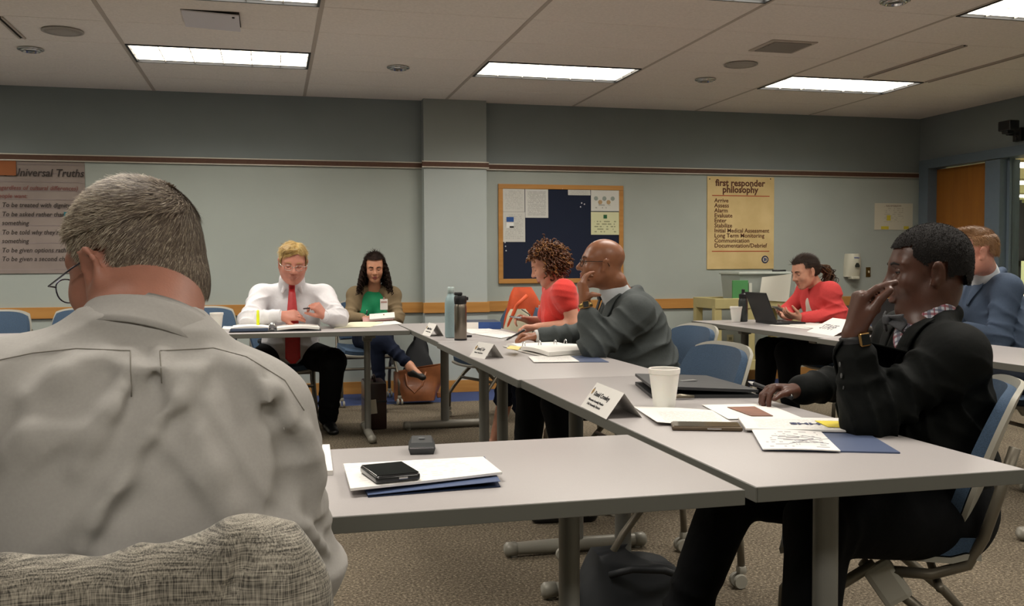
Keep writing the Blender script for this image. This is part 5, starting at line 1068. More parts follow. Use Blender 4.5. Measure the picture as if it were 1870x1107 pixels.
# hair: close-cropped, fuzzy
kp = lambda q: (q[:,2] > np.where(q[:,0] > .045, .070-(q[:,0]-.045)*.15, np.where(q[:,0] > .012, .010+(q[:,0]-.012)*.9, np.where(np.abs(q[:,1]) > .06, np.where(q[:,0] > -.035, .022, -.018), -.046+1.3*np.clip(np.abs(q[:,1])-.04, 0, .03)))))
rng = np.random.default_rng(3); base = scalp(hB, .0065, kp, .0045); P_, N_ = face_sample(*base, 9000, rng)
M_hB = mat('hair_black_fuzz', '#0e0b0a', .95, bump=.8, bscale=350)
hair_obj('hair', pB, [M_hB, mat('hair_black_tip', '#171210', .9)], base, [(strands(P_, N_, N_*0, .006, .0009, .6, 2, .9, rng), 1)])
# shirt, jacket
M_plaid = plaid_mat('plaid_shirt', '#b9bac2', [((.2, .3, 1), 38, 0, '#7c2a38', .28, .8), ((.8, -.6, .1), 38, .2, '#4a4f62', .34, .75), ((.2, .3, 1), 38, .5, '#50566c', .18, .8), ((.8, -.6, .1), 38, .6, '#7c2a38', .14, .8)])
c = Clay((1.35, 1.75, .45), (2.02, 2.65, 1.16), .006)
torso(c, PEL, CHE, NEK, ft, .15, .11, (LS, RS), -.004, slope=.045)
c.chain([NEK+ft*.0-UPV*.03, NEK*.55+hB.p(-.025, 0, -.075)*.45], [.074, .066], .02); c.cap(NEK+UPV*.08, NEK+UPV*.2, .056, .05, .004, None, 's')
clay_obj('shirt', c, M_plaid, pB)
M_jack = cloth('jacket_black', '#0c0e0d', .75, .35, 16, .12)
c = Clay((1.3, 1.75, .42), (2.08, 2.85, 1.12), .0055)
torso(c, PEL, CHE, NEK, ft,   .16, .12, (LS, RS), .010, slope=.04, belly=.01)
arm(c, LS, LE, LW-(LW-LE)*.26, (.075, .062, .050), .03); arm(c, RS, RE, RW-(RW-RE)*.08, (.075, .06, .046), .03)
c.chain([NEK+lt*.075-ft*.02+UPV*.02, NEK-ft*.075+UPV*.035, NEK-lt*.075-ft*.02+UPV*.02], [.022, .024, .022], .015)
c.chain([NEK+ft*.10+UPV*.03, CHE+ft*.17, PEL+ft*.19+UPV*.20], [.055, .036, .012], .006, None, 's'); c.cap(NEK+ft*.02+UPV*.05, NEK+UPV*.2+ft*.02, .068, .08, .006, None, 's')
c.fold(LE+(LS-LE)*.2, .2, LE-LS+UPV*.1, 75, .010, 1.); c.fold((LS+LE)/2, .16, np.array((.6, 0, .8)), 55, .007, 4.); c.fold(LS*.7+LE*.3+np.array((.08, -.04, -.08)), .2, np.array((.5, .2, .9)), 45, .008, 2.); c.fold(CHE+np.array((.06, -.12, -.15)), .25, np.array((.4, 0, 1)), 38, .007, 9.)
c.fold((LE+LW)/2, .12, LW-LE, 60, .005, 3); c.fold((RE+RW)/2, .15, RW-RE, 65, .006, 5)
oj = clay_obj('jacket', c, M_jack, pB); bv = bvh_of(oj)
for s_ in (1, -1):
    I0, I1, I2 = NEK+ft*.05+lt*s_*.055+UPV*.03, CHE+ft*.15+lt*s_*.030, PEL+ft*.15+lt*s_*.01+UPV*.16
    lay_on(bv, 'lapel', M_jack, pB, [I0, (I0+I1)/2, I1, I2], [I0-ft*.03+lt*s_*.05, (I0+I1)/2+lt*s_*.075+UPV*.015, I1+lt*s_*.058, I2+lt*s_*.012], ft*.75+lt*s_*.35+UPV*.3, .007, .004)
for q in range(3):
    b_ = LE+(LW-LE)*(.40+.13*q); MB().lathe([(.0065, 0), (.0065, .002), (.003, .003)], b_+A3(RT)*-.052-A3(FW)*.018, 10, Euler((R(90), 0, R(70))).to_matrix()).build('cuff_button', mat('button_grey', '#4a4b4a', .4), pB)
M_bow = mat('bow_tie_grey', '#3a3b3f', .7, var=.15, vscale=200); kb = NEK+ft*.092+UPV*.02
b = MB().rbox(kb, (.022, .026, .026), .008); 
for s_ in (-1, 1): b.grid(lambda u, v: tuple(Vector(kb)+Vector(lt)*(s_*(.008+.052*u))+Vector((0, 0, (v-.5)*(.022+.03*u)-.008*u))+Vector(ft)*(.006*math.sin(v*9)-.02*u)), 6, 8, .006)
b.build('bow_tie', M_bow, pB, True)
cuff(pB, RW+(RW-RE)*.0, RW-RE, .0315, mat('cuff_white', '#c3c3c0', .7), .012)
trousers('trousers', pB, cloth('trousers_black', '#08090b'), PEL, HIP, KNE, ANK, ft, .010, (.10, .075, .058), .17, .13)
for a_, s_ in zip(ANK, (0, 1)): shoe(pB, mat('shoe_black', '#111213', .35), (a_[0]+.05, a_[1], 0), (a_[0]-.21, a_[1]+.03, 0))
watch('black square-faced watch with gold rim on raised wrist', LW-(LW-LE)*.06, LW-LE, .0345, M_black, mat('watch_gold', '#b08c5a', .25, metal=1), -A3(FW)+A3(RT)*.35)
pen('black and silver pen held over the photo sheet', aY(1366, 697, 2.70), aY(1447, 727, 2.53), M_black, mat('pen_white', '#c9c9c6', .4), .006)
# ================================================================== the bald man in the grey suit
skT = skin_mat('skin_brown', '#8a5a40', .38)
fb = ang(R(172)); lb_ = np.cross(UPV, fb)
LS = aY(1163, 574, 4.20); RS = LS-lb_*.40+UPV*.01; LE, LW = aY(1086, 634, 4.19), aY(1068, 553, 4.24)
RE, RW = np.array((1.66, 4.80, .80)), np.array((1.335, 4.82, .785))
PEL, CHE, NEK = np.array((1.80, 4.40, .52)), (LS+RS)/2+np.array((.03, 0, -.09)), (LS+RS)/2+np.array((-.03, 0, .06))
HIP = [PEL+lb_*.1, PEL-lb_*.1]; KNE = [np.array((1.27, 4.22, .52)), np.array((1.25, 4.60, .53))]; ANK = [np.array((1.32, 4.12, .10)), np.array((1.20, 4.58, .10))]
pT = person('bald man in grey suit and glasses, hand on his chin', (PEL[0], PEL[1], 0))
hT = Head(aY(1098, 481, 4.36), R(168), R(-4), 0, .99)
c = Clay((1.08, 3.95, .03), (2.1, 5.0, 1.36), .0056)
hT.sculpt(c, jaw=1.08, fat=.7, nose=1.2, lips=1.1); c.ell(hT.p(-.085, 0, -.075), (.035, .05, .03), hT.M, .03)
c.cap(hT.p(-.03, 0, -.05), NEK, .06, .068, .03); torso(c, PEL, CHE, NEK, fb, .15, .1, (LS, RS), -.02)
arm(c, LS, LE, LW, (.045, .038, .028)); arm(c, RS, RE, RW, (.045, .038, .028))
for h_, k_, a_ in zip(HIP, KNE, ANK): c.cap(h_, k_, .07, .05, .03); c.cap(k_, a_, .05, .035, .03)
hand(c, LW, UPV*.98-A3(RT)*.16, A3(RT)*.9+A3(FW)*.3, 1, [(28, 34, 20), (34, 38, 20), (40, 42, 22), (46, 46, 25)], -20, 1.08, 4, 1, 75)
hand(c, RW, np.array((-.97, 0, .06)), np.array((0, -.3, -1)), -1, [(45, 38, 20), (50, 42, 25), (55, 45, 25), (55, 48, 25)], 30, 1.05, 2, 1, 30)
clay_obj('body', c, [skT, M_lipm], pT, hT.lips_paint(), 1)
hT.face(pT, skT, '#20140d', '#3a2a22', .25, (.1, -.15), .003, '#c0b6aa')
spectacles('thin-framed glasses on the bald man', hT, mat('frame_dark', '#2a211c', .3, metal=.6), w=.0017)
M_suit = cloth('suit_grey', '#444949', .75, .35, 16, .25)
c = Clay((1.4, 4.1, .6), (1.9, 4.8, 1.2), .008); torso(c, PEL, CHE, NEK, fb, .15, .115, (LS, RS), -.005, slope=.045)
c.chain([NEK-UPV*.03, NEK*.55+hT.p(-.025, 0, -.075)*.45], [.080, .073], .02); c.cap(NEK+UPV*.09, NEK+UPV*.2, .06, .055, .004, None, 's')
clay_obj('shirt', c, mat('shirt_pale', '#c4c8cc', .75), pT)
c = Clay((1.3, 3.95, .42), (2.15, 5.0, 1.14), .0062)
torso(c, PEL, CHE, NEK, fb, .185, .15, (LS, RS), .014, slope=.045, belly=.03)
arm(c, LS, LE, LW-(LW-LE)*.34, (.082, .068, .052), .03); arm(c, RS, RE, RW-(RW-RE)*.1, (.08, .063, .048), .03)
c.chain([NEK+lb_*.08-fb*.02+UPV*.02, NEK-fb*.08+UPV*.04, NEK-lb_*.08-fb*.02+UPV*.02], [.022, .026, .022], .015)
c.chain([NEK+fb*.11+UPV*.03, CHE+fb*.19-UPV*.02], [.06, .02], .006, None, 's'); c.cap(NEK+fb*.02+UPV*.06, NEK+UPV*.2+fb*.02, .072, .085, .006, None, 's')
c.fold(LE, .2, LE-LS, 60, .010, 1.); c.fold((LS+LE)/2, .18, np.array((.6, 0, .8)), 48, .009, 4.); c.fold(LS+np.array((.1, -.02, -.14)), .24, np.array((-.6, 0, .9)), 45, .008, 2.); c.fold(PEL+np.array((.05, -.12, .2)), .25, np.array((-.3, 0, 1)), 45, .009, 9.); c.fold((RE+RW)/2, .18, RW-RE, 60, .006, 5)
oj = clay_obj('jacket', c, M_suit, pT); bv = bvh_of(oj)
for s_ in (1, -1):
    I0, I1, I2 = NEK+fb*.06+lb_*s_*.055+UPV*.03, CHE+fb*.16+lb_*s_*.03, PEL+fb*.18+lb_*s_*.01+UPV*.2
    lay_on(bv, 'lapel', M_suit, pT, [I0, (I0+I1)/2, I1, I2], [I0-fb*.03+lb_*s_*.055, (I0+I1)/2+lb_*s_*.08+UPV*.015, I1+lb_*s_*.06, I2+lb_*s_*.012], fb*.75+lb_*s_*.35+UPV*.3, .008, .004)
b = MB(); b.grid(lambda u, v: tuple(Vector(NEK+fb*(.10+.075*v)+lb_*((u-.5)*(.035+.045*v))+UPV*(.01-.24*v))), 4, 8, .006); b.rbox(NEK+fb*.10+UPV*.012, (.035, .04, .035), .01); b.build('necktie', mat('tie_black', '#17181c', .5), pT, True)
cuff(pT, RW-(RW-RE)*.02, RW-RE, .037, mat('cuff_white', '#c3c3c0', .7), .018)
trousers('trousers', pT, cloth('trousers_charcoal', '#101114'), PEL, HIP, KNE, ANK, fb, .011, (.105, .08, .062), .18, .14)
for a_ in ANK: shoe(pT, mat('shoe_black', '#111213', .35), (a_[0]+.06, a_[1]-.02, 0), (a_[0]-.20, a_[1]+.02, 0))
watch('gold metal watch on the bald man raised wrist', LW-(LW-LE)*.07, LW-LE, .034, mat('watch_gold_band', '#a98f55', .3, metal=1), mat('watch_gold', '#b08c5a', .25, metal=1), -A3(FW))
pen('dark pen in the writing hand of the bald man', aY(921, 623, 4.93), aY(958, 603, 4.80), mat('pen_dark', '#2b2a2c', .35), mat('pen_white', '#c9c9c6', .4))
# ================================================================== the woman in the red top
skR = skin_mat('skin_fair', '#c08a72', .45)
fr_ = ang(R(174)); lr = np.cross(UPV, fr_)
LS = aY(1030, 533, 5.46); RS = LS-lr*.32; LE, LW = aY(1050, 588, 5.42), aY(981, 598, 5.50); LW[2] = max(LW[2], .775); LE[2] = .80
RE, RW = aY(1020, 590, 5.86), aY(966, 585, 5.84)
PEL, CHE, NEK = np.array((1.90, 5.66, .53)), (LS+RS)/2+np.array((.02, 0, -.10)), (LS+RS)/2+np.array((-.02, 0, .045))
HIP = [PEL+lr*.09, PEL-lr*.09]; KNE = [np.array((1.43, 5.48, .52)), np.array((1.43, 5.78, .52))]; ANK = [np.array((1.42, 5.42, .09)), np.array((1.34, 5.80, .09))]
pR = person('woman with curly auburn hair in a red knit top', (PEL[0], PEL[1], 0))
hR = Head(aY(999, 484, 5.62), R(166), R(24), 0, .98)
c = Clay((1.2, 5.2, -.02), (2.15, 6.05, 1.34), .0058)
hR.sculpt(c, True, .95, .3, .95, .95); c.cap(hR.p(-.03, 0, -.05), NEK, .047, .055, .03); torso(c, PEL, CHE, NEK, fr_, .14, .1, (LS, RS), -.012, slope=.035)
arm(c, LS, LE, LW, (.05, .042, .026)); arm(c, RS, RE, RW, (.05, .042, .026))
for h_, k_, a_ in zip(HIP, KNE, ANK): c.cap(h_, k_, .08, .055, .03); c.chain([k_, k_*.7+a_*.3+np.array((.012, 0, 0)), a_], [.05, .055, .036], .03); c.cap(a_-UPV*.04, a_+np.array((-.12, 0, -.06)), .033, .026, .02)
hand(c, LW, np.array((-.95, .1, .05)), np.array((0, -.2, -1)), 1, [(35, 40, 20)]*4, 25, .92, 2, 1, 40)
hand(c, RW, np.array((-.85, -.1, .25)), np.array((-.1, -.5, -1)), -1, [(40, 38, 20), (50, 42, 25), (60, 45, 25), (60, 48, 25)], 30, .92, 3, 1, 30)
clay_obj('body', c, [skR, M_lipp], pR, hR.lips_paint(), 1)
hR.face(pR, skR, '#3a2a1c', '#5a3c26', .95, (0, .5), .0026)
M_red = mat('red_knit', '#d2342c', .8, var=.08, vscale=200, bump=.5, bscale=260, sheen=.2)
c = Clay((1.45, 5.25, .45), (2.15, 6.05, 1.10), .0058); torso(c, PEL, CHE, NEK-UPV*.03, fr_, .15, .115, (LS, RS), .006, slope=.025, bust=1.05, belly=.01)
for S_, E_ in ((LS, LE), (RS, RE)): c.cap(S_, S_*.62+E_*.38, .062, .060, .03)
c.cap(NEK+fr_*.05+UPV*.03, NEK+UPV*.2+fr_*.03, .07, .08, .008, None, 's'); c.cap(NEK+fr_*.12, CHE+fr_*.16+UPV*.02, .05, .02, .01, None, 's')
c.fold(CHE-UPV*.1+np.array((-.04, -.1, 0)), .22, lr+np.array((0, 0, .25)), 90, .0035, 2., .3); c.fold(LS, .13, np.array((.2, .1, 1)), 110, .003, 1, .2); c.fold(PEL+UPV*.14, .22, UPV, 50, .006, 4.)
clay_obj('knit_top', c, M_red, pR)
trousers('cropped_trousers', pR, cloth('trousers_navy', '#131829'), PEL, HIP, KNE, [k_*.55+a_*.45 for k_, a_ in zip(KNE, ANK)], fr_, .011, (.10, .072, .066), .175, .14)
for a_ in ANK: shoe(pR, mat('shoe_dark_flat', '#2a2522', .5), (a_[0]+.04, a_[1], 0), (a_[0]-.19, a_[1], 0), .036, .03)
# curly bob
def curls(h, n, r_in, r_out, keep, L, rad, m, seed, tilt=.5, coils=2.2, thick=.0035, dirf=None):
    """springy locks: helical strands hanging off the scalp"""
    rng = np.random.default_rng(seed); V_, F_ = [], []; k = 0
    while len(V_) < n and k < n*30:
        k += 1; d = rng.normal(size=3); d /= np.linalg.norm(d); q = np.array((-.014, 0, .035))+d*np.array((.098+r_in, .076+r_in, .083+r_in))
        if not keep(q): continue
        P0 = h.p(*q); out = h.M @ d; tg = -UPV-out*(-UPV@out)+rng.normal(0, .25, 3)*np.array((1, 1, .3)); g = (dirf(q, out) if dirf else tg/np.linalg.norm(tg)+out*.04); g = g/np.linalg.norm(g); a = np.cross(g, out); a /= np.linalg.norm(a)+1e-9; b2 = np.cross(a, g); Ln = L(q)*rng.uniform(.7, 1.2); ph = rng.uniform(0, 6.28); R0 = rad*rng.uniform(.6, 1.2); pts = []; cc = coils*Ln/.08
        for t in np.linspace(0, 1, max(8, int(cc*6))): pts.append(P0+out*r_out*(1-(1-t)**2)*1.0+g*Ln*t+(a*math.cos(ph+t*cc*6.28)+b2*math.sin(ph+t*cc*6.28))*R0*min(1, t*4))
        rr = [thick*(.7+.5*math.sin(min(1, t*1.1)*3.0)) for t in np.linspace(0, 1, len(pts))]; v, f = tube_np(pts, rr, 4); V_.append(v); F_.append(f)
    n0 = 0; vs, fs = [], []
    for v, f in zip(V_, F_): vs.append(v); fs += [tuple(i+n0 for i in q) for q in f if len(q) == 4]; n0 += len(v)
    return np.concatenate(vs), np.array(fs)
kp = lambda q: (q[:,2] > np.where(q[:,0] > .035, .075, np.where(q[:,0] > -.01, .045, -.055)))
base = scalp(hR, .012, kp, .006)
kq = lambda q: q[2] > (.085 if q[0] > .045 else (.062 if q[0] > .0 else -.05))
M_au = mat('hair_auburn', '#3d2010', .45, col2='#5a3218', var=.25, vscale=90); M_au2 = mat('hair_auburn_light', '#7d5228', .4)
cu1 = curls(hR, 420, .010, .008, kq, lambda q: .035 if q[0] > -.005 else .065+.03*(q[2] < .06), .008, M_au, 8, thick=.0042); cu2 = curls(hR, 170, .012, .010, kq, lambda q: .032 if q[0] > -.005 else .06+.03*(q[2] < .06), .008, M_au, 9, thick=.0036)
hair_obj('hair', pR, [M_au, M_au2], base, [(cu1, 0), (cu2, 1)])
pen('silver pen in the hand of the woman in red', aY(930, 578, 5.85), aY(952, 581, 5.72), mat('pen_silver', '#9aa0a6', .3, metal=.7), M_black)
# ================================================================== the man in the white shirt and red tie
skW = skin_mat('skin_ruddy', '#bd7f6c', .45)
fw_ = ang(R(269)); lw = np.cross(UPV, fw_)
hW = Head(aY(535, 480, 6.72), R(272), R(17), R(-3), 1.12)
NEK = aY(533, 522, 6.86); RS, LS = aY(478, 541, 6.90), aY(590, 541, 6.90)
RE, RW = aY(455, 580, 6.66), aY(512, 577, 6.58); LE, LW = aY(618, 582, 6.66), aY(594, 578, 6.56); RE[2] = LE[2] = .80
PEL, CHE = np.array((.11, 7.12, .52)), (LS+RS)/2+np.array((0, .03, -.12))
HIP = [PEL+lw*.11, PEL-lw*.11]; KNE = [np.array((.40, 6.72, .50)), np.array((-.12, 6.70, .50))]; ANK = [np.array((.37, 6.86, .10)), np.array((-.08, 6.84, .10))]
pW = person('blond man in white shirt and red tie looking down', (PEL[0], PEL[1], 0))
c = Clay((-.42, 6.3, .03), (.66, 7.4, 1.36), .0058)
hW.sculpt(c, jaw=1.12, fat=1., nose=1.1); c.cap(hW.p(-.03, 0, -.05), NEK, .07, .078, .03); torso(c, PEL, CHE, NEK, fw_, .16, .11, (LS, RS), -.02)
arm(c, LS, LE, LW, (.05, .042, .03)); arm(c, RS, RE, RW, (.05, .042, .03))
for h_, k_, a_ in zip(HIP, KNE, ANK): c.cap(h_, k_, .07, .05, .03); c.cap(k_, a_, .05, .035, .03)
hand(c, RW, np.array((.93, -.05, .04)), np.array((.0, .75, -.5)), 1, [(18, 22, 14), (24, 26, 16), (30, 30, 18), (36, 34, 20)], 20, 1.12, 2, 1, 40)
hand(c, LW, np.array((-.45, -.12, .55)), np.array((-.6, .7, -.35)), -1, [(50, 55, 30), (55, 55, 30), (60, 58, 30), (62, 60, 30)], 25, 1.12, 3, 1, 40)
clay_obj('body', c, [skW, M_lipp], pW, hW.lips_paint(), 1)
hW.face(pW, skW, '#5a6a70', '#b08d5a', .95, (0, .5), .0026)
M_bl = mat('hair_blond', '#c9a765', .45, col2='#a88748', var=.2, vscale=120); M_bl2 = mat('hair_blond_light', '#dcc58c', .4)
kp = lambda q: q[:,2] > np.where(q[:,0] > .03, .074+.25*np.clip(q[:,1]+.0, -.05, .05), np.where(q[:,0] > -.005, .012, -.05))
rng = np.random.default_rng(11); base = scalp(hW, .006, kp, .006, lambda c: c.ell(hW.p(.03, -.015, .098), np.array((.055, .055, .026))*hW.sc, hW.M, .02)); P_, N_ = face_sample(*base, 5200, rng); q = hW.loc(P_)
flow = (hW.M @ np.stack([np.where(q[:,0] > 0, .55, -.2), np.where(q[:,1] > .018, .9, -.9)*(1-np.clip(-q[:,0]*8, 0, .8)), np.where(q[:,2] < .06, -.8, -.1)]))
hair_obj('hair', pW, [M_bl, M_bl, M_bl2], base, [(strands(P_[:3200], N_[:3200], flow.T[:3200], .045, .0016, .15, 4, .12, rng), 1), (strands(P_[3200:], N_[3200:], flow.T[3200:], .04, .0014, .15, 4, .14, rng), 2)])
spectacles('rimless glasses on the man in white shirt', hW, mat('frame_silver', '#b8b4ae', .25, metal=.9), w=.0015)
M_ws = cloth('shirt_white', '#cfcdd0', .8, .5, 14, .2, .02)
c = Clay((-.48, 6.4, .38), (.72, 7.42, 1.16), .0062)
torso(c, PEL, CHE, NEK, fw_, .185, .145, (LS, RS), .008, slope=.05, belly=.03)
arm(c, LS, LE, LW-(LW-LE)*.1, (.082, .066, .046), .03); arm(c, RS, RE, RW-(RW-RE)*.1, (.082, .066, .046), .03)
c.chain([NEK-UPV*.02, NEK*.6+hW.p(-.02, 0, -.07)*.4], [.095, .088], .015); c.cap(NEK+UPV*.085+fw_*.03, NEK+UPV*.2+fw_*.04, .074, .085, .004, None, 's')
for s_ in (1, -1): c.cap(NEK+fw_*.075+lw*s_*.035+UPV*.02, NEK+fw_*.11+lw*s_*.065-UPV*.045, .022, .012, .003, (fw_, .35))
for S_, E_, W_, sd_ in ((LS, LE, LW, 1), (RS, RE, RW, 4)): c.fold(E_, .18, E_-S_, 60, .008, sd_); c.fold((S_+E_)/2, .17, np.array((.7*(1 if sd_ == 1 else -1), .2, .6)), 50, .008, sd_+2.); c.fold((E_+W_)/2, .12, W_-E_, 70, .005, sd_+1)
c.fold(CHE-UPV*.08, .24, np.array((1, 0, .3)), 40, .006, 3.); c.fold(PEL+np.array((0, -.1, .1)), .25, UPV, 40, .010, 6.)
clay_obj('shirt', c, M_ws, pW)
M_tie = mat('tie_red', '#a01a1e', .45, var=.1, vscale=60)
b = MB(); K = NEK+fw_*.118+UPV*-.005; b.rbox(K, (.042, .03, .042), .012)
def tief(u, v): 
    y = .135+.085*math.sin(min(1, v*1.25)*1.75)-.03*max(0, v-.75); return tuple(Vector(NEK)+Vector(fw_)*y+Vector(lw)*((u-.5)*(.035+.062*min(1, v*1.6))*(1 if v < .97 else .3))+Vector((0, 0, -.02-.50*v))+Vector(fw_)*(.006*math.cos((u-.5)*3)))
b.grid(tief, 6, 14, .008); b.build('necktie', M_tie, pW, True)
for w_, e_ in ((LW, LE), (RW, RE)): cuff(pW, w_-(w_-e_)*.04, w_-e_, .043, M_ws, .018)
trousers('trousers', pW, cloth('trousers_dark', '#0c0d0e'), PEL, HIP, KNE, ANK, fw_, .011, (.115, .088, .07), .20, .16)
MB().tube([tuple(Vector(PEL)+Vector((0, 0, .10))+Vector(fw_)*(.175*math.cos(a))+Vector(lw)*(.212*math.sin(a))) for a in np.linspace(0, 6.28, 33)], .014, 8, flat=.4).build('belt', M_black, pW, True)
for a_ in ANK: shoe(pW, mat('shoe_black', '#111213', .35), (a_[0], a_[1]+.05, 0), (a_[0]+.03, a_[1]-.22, 0), .046)
pen('black pen between the hands of the man in red tie', aY(553, 564, 6.52), aY(565, 563, 6.48), M_black, M_chrome, .005)
# ================================================================== the woman in the green top
skG = skin_mat('skin_olive', '#b98468', .45)
fg_ = ang(R(263)); lg = np.cross(UPV, fg_)
hG = Head(aY(684, 488, 8.02), R(266), R(16), 0, .98)
NEK = aY(684, 522, 8.10); RS, LS = aY(650, 540, 8.12), aY(716, 540, 8.12); RE, RW = aY(636, 580, 8.02), aY(662, 581, 7.82); LE, LW = aY(727, 580, 8.02), aY(705, 584, 7.82)
PEL, CHE = np.array((.83, 8.24, .53)), (LS+RS)/2+np.array((0, .02, -.10))
HIP = [PEL+lg*.085, PEL-lg*.085]; KNE = [aY(700, 622, 7.66), np.array((.80, 7.66, .56))]; ANK = [aY(748, 668, 7.56), np.array((.83, 7.72, .10))]
pG = person('dark-haired woman in green top and tan cardigan by the wall', (PEL[0], PEL[1], 0))
c = Clay((.42, 7.3, .02), (1.4, 8.45, 1.36), .0062)
hG.sculpt(c, True, .93, 0, .95, 1.1); c.cap(hG.p(-.03, 0, -.05), NEK, .046, .052, .03); torso(c, PEL, CHE, NEK, fg_, .13, .095, (LS, RS), -.012, slope=.032)
arm(c, LS, LE, LW, (.042, .036, .025)); arm(c, RS, RE, RW, (.042, .036, .025))
for h_, k_, a_ in zip(HIP, KNE, ANK): c.cap(h_, k_, .075, .052, .03); c.cap(k_, a_, .05, .032, .03)
TOE = aY(770, 688, 7.48); c.chain([ANK[0], ANK[0]*.7+aY(757, 684, 7.53)*.3, TOE], [.034, .034, .022], .02)
hand(c, RW, np.array((.75, -.5, .05)), np.array((0, -.1, -1)), 1, [(35, 38, 20)]*4, 25, .9, 2, 1, 40); hand(c, LW, np.array((-.8, -.45, .05)), np.array((.1, .2, 1)), 1, [(15, 15, 10)]*4, 10, .9, 3, 1, 50)
clay_obj('body', c, [skG, mat('lip_rose', '#8a4a45', .4)], pG, hG.lips_paint(), 1)
hG.face(pG, skG, '#24160e', '#1d1412', .95, (0, .5), .0036)
c = Clay((.6, 7.85, .5), (1.1, 8.3, 1.14), .006); torso(c, PEL, CHE, NEK-UPV*.04, fg_, .135, .105, (LS, RS), 0, slope=.025, bust=.85)
c.cap(NEK+fg_*.05+UPV*.03, NEK+UPV*.2, .075, .085, .008, None, 's'); c.cap(NEK+fg_*.10, CHE+fg_*.15+UPV*.04, .06, .012, .006, None, 's'); clay_obj('green_top', c, mat('top_green', '#0f8a5a', .7, var=.06, vscale=120), pG)
c = Clay((.45, 7.75, .42), (1.2, 8.45, 1.14), .0062); torso(c, PEL, CHE, NEK, fg_, .145, .115, (LS, RS), .010, slope=.035)
arm(c, LS, LE, LW-(LW-LE)*.05, (.062, .052, .040), .03); arm(c, RS, RE, RW-(RW-RE)*.05, (.062, .052, .040), .03)
c.chain([NEK+fg_*.115+UPV*.05, CHE+fg_*.15+UPV*.05, PEL+fg_*.16], [.088, .100, .088], .02, None, 's'); c.cap(NEK+fg_*.04+UPV*.04, NEK+UPV*.2+fg_*.02, .075, .09, .008, None, 's')
for S_, E_, sd_ in ((LS, LE, 1), (RS, RE, 4)): c.fold(E_, .15, E_-S_, 65, .007, sd_); c.fold((S_+E_)/2, .15, E_-S_, 45, .005, sd_+3)
clay_obj('cardigan', c, cloth('cardigan_tan', '#7d6d55', .9, .4, 18), pG)
M_nav = cloth('jeans_navy', '#141a2a')
trousers('trousers', pG, M_nav, PEL, HIP, KNE, [KNE[0]*.15+ANK[0]*.85, ANK[1]], fg_, .010, (.088, .064, .045), .155, .12)
shoe(pG, mat('shoe_dark_flat', '#2a2522', .5), (ANK[1][0], ANK[1][1]+.05, 0), (ANK[1][0]+.01, ANK[1][1]-.18, 0), .036, .03)
c = Clay(np.minimum(ANK[0], TOE)-.12, np.maximum(ANK[0], TOE)+.08, .005); v = TOE-ANK[0]; c.cap(ANK[0]+v*.42-UPV*.012, TOE+v*.08, .034, .029, .01, (UPV, .8)); c.cap(ANK[0]+v*.12-UPV*.05, ANK[0]+v*.5-UPV*.02, .03, .03, .02); c.cap(ANK[0]+v*.35+UPV*.028, TOE-v*.18+UPV*.032, .030, .026, .006, None, 's'); clay_obj('flat_shoe', c, mat('flat_black', '#191613', .5), pG)
M_dk = mat('hair_dark', '#120c0a', .85, spec=.2, col2='#2a1c14', var=.2, vscale=80)
kp = lambda q: q[:,2] > np.where(q[:,0] > .035, .084, np.where(q[:,0] > .0, .035, -.08)); base = scalp(hG, .012, kp, .006)
kq = lambda q: (q[0] < .022 and -.02 < q[2] < .085 and abs(q[1]) > .03) or (q[0] < -.05 and -.03 < q[2] < .05)
dirf = lambda q, out: -UPV*1.0+out*np.array((.06, .06, 0))+fg_*(.16 if q[0] > -.03 else .0)+lg*.13*np.sign(q[1])
cu1 = curls(hG, 260, .010, .012, kq, lambda q: .19+max(0, q[2])*.9, .012, M_dk, 21, coils=2.0, thick=.0038, dirf=dirf)
rng = np.random.default_rng(22); P_, N_ = face_sample(*base, 2200, rng); m_ = hG.loc(P_)[:,0] < .02; P_, N_ = P_[m_], N_[m_]; cu3 = strands(P_, N_, N_*0-UPV+fg_*-.2, .05, .0016, .25, 4, .12, rng); P_, N_ = face_sample(*base, 1500, rng); q = hG.loc(P_); m_ = q[:,0] > .0; fl = (hG.M @ np.stack([q[:,0]*0-.8, np.sign(q[:,1])*.9, q[:,0]*0-.1])).T; cu4 = strands(P_[m_], N_[m_], fl[m_], .05, .0018, .12, 4, .05, rng)
hair_obj('hair', pG, [M_dk], base, [(cu1, 0), (cu3, 0), (cu4, 0)])
p = Vector(CHE+fg_*.135+lg*.085+UPV*.03); o = thing('name_badge', 'white name badge clipped on the tan cardigan', 'badge', p); Mx = frame_M(p, lg, (0, 0, 1)).to_3x3(); MB().rbox(p, (.062, .09, .003), .001, Mx).build('card', M_paper, o); MB().rbox(p+Vector(fg_)*.003+Vector((0, 0, .02)), (.05, .012, .001), .0004, Mx).rbox(p+Vector((0, 0, .05)), (.012, .02, .006), .002, Mx).build('print', mat('badge_pink', '#b08a80', .6), o)
p = (aY(690, 581, 7.72)); t = thing('notepad', 'open notepad with pink cover on her lap', 'notepad', p); Mx = Euler((R(12), R(-4), R(-6))).to_matrix()
MB().rbox(p, (.24, .17, .008), .002, Mx).build('cover', mat('pad_pink', '#b58a86', .7), t); MB().rbox(Vector(p)+Mx @ Vector((.035, 0, .012)), (.20, .16, .012), .002, Mx).build('pages', M_paper, t)
pen('black pen in the hand of the woman in green', aY(668, 577, 7.72), aY(671, 567, 7.74), M_black, M_chrome, .005)
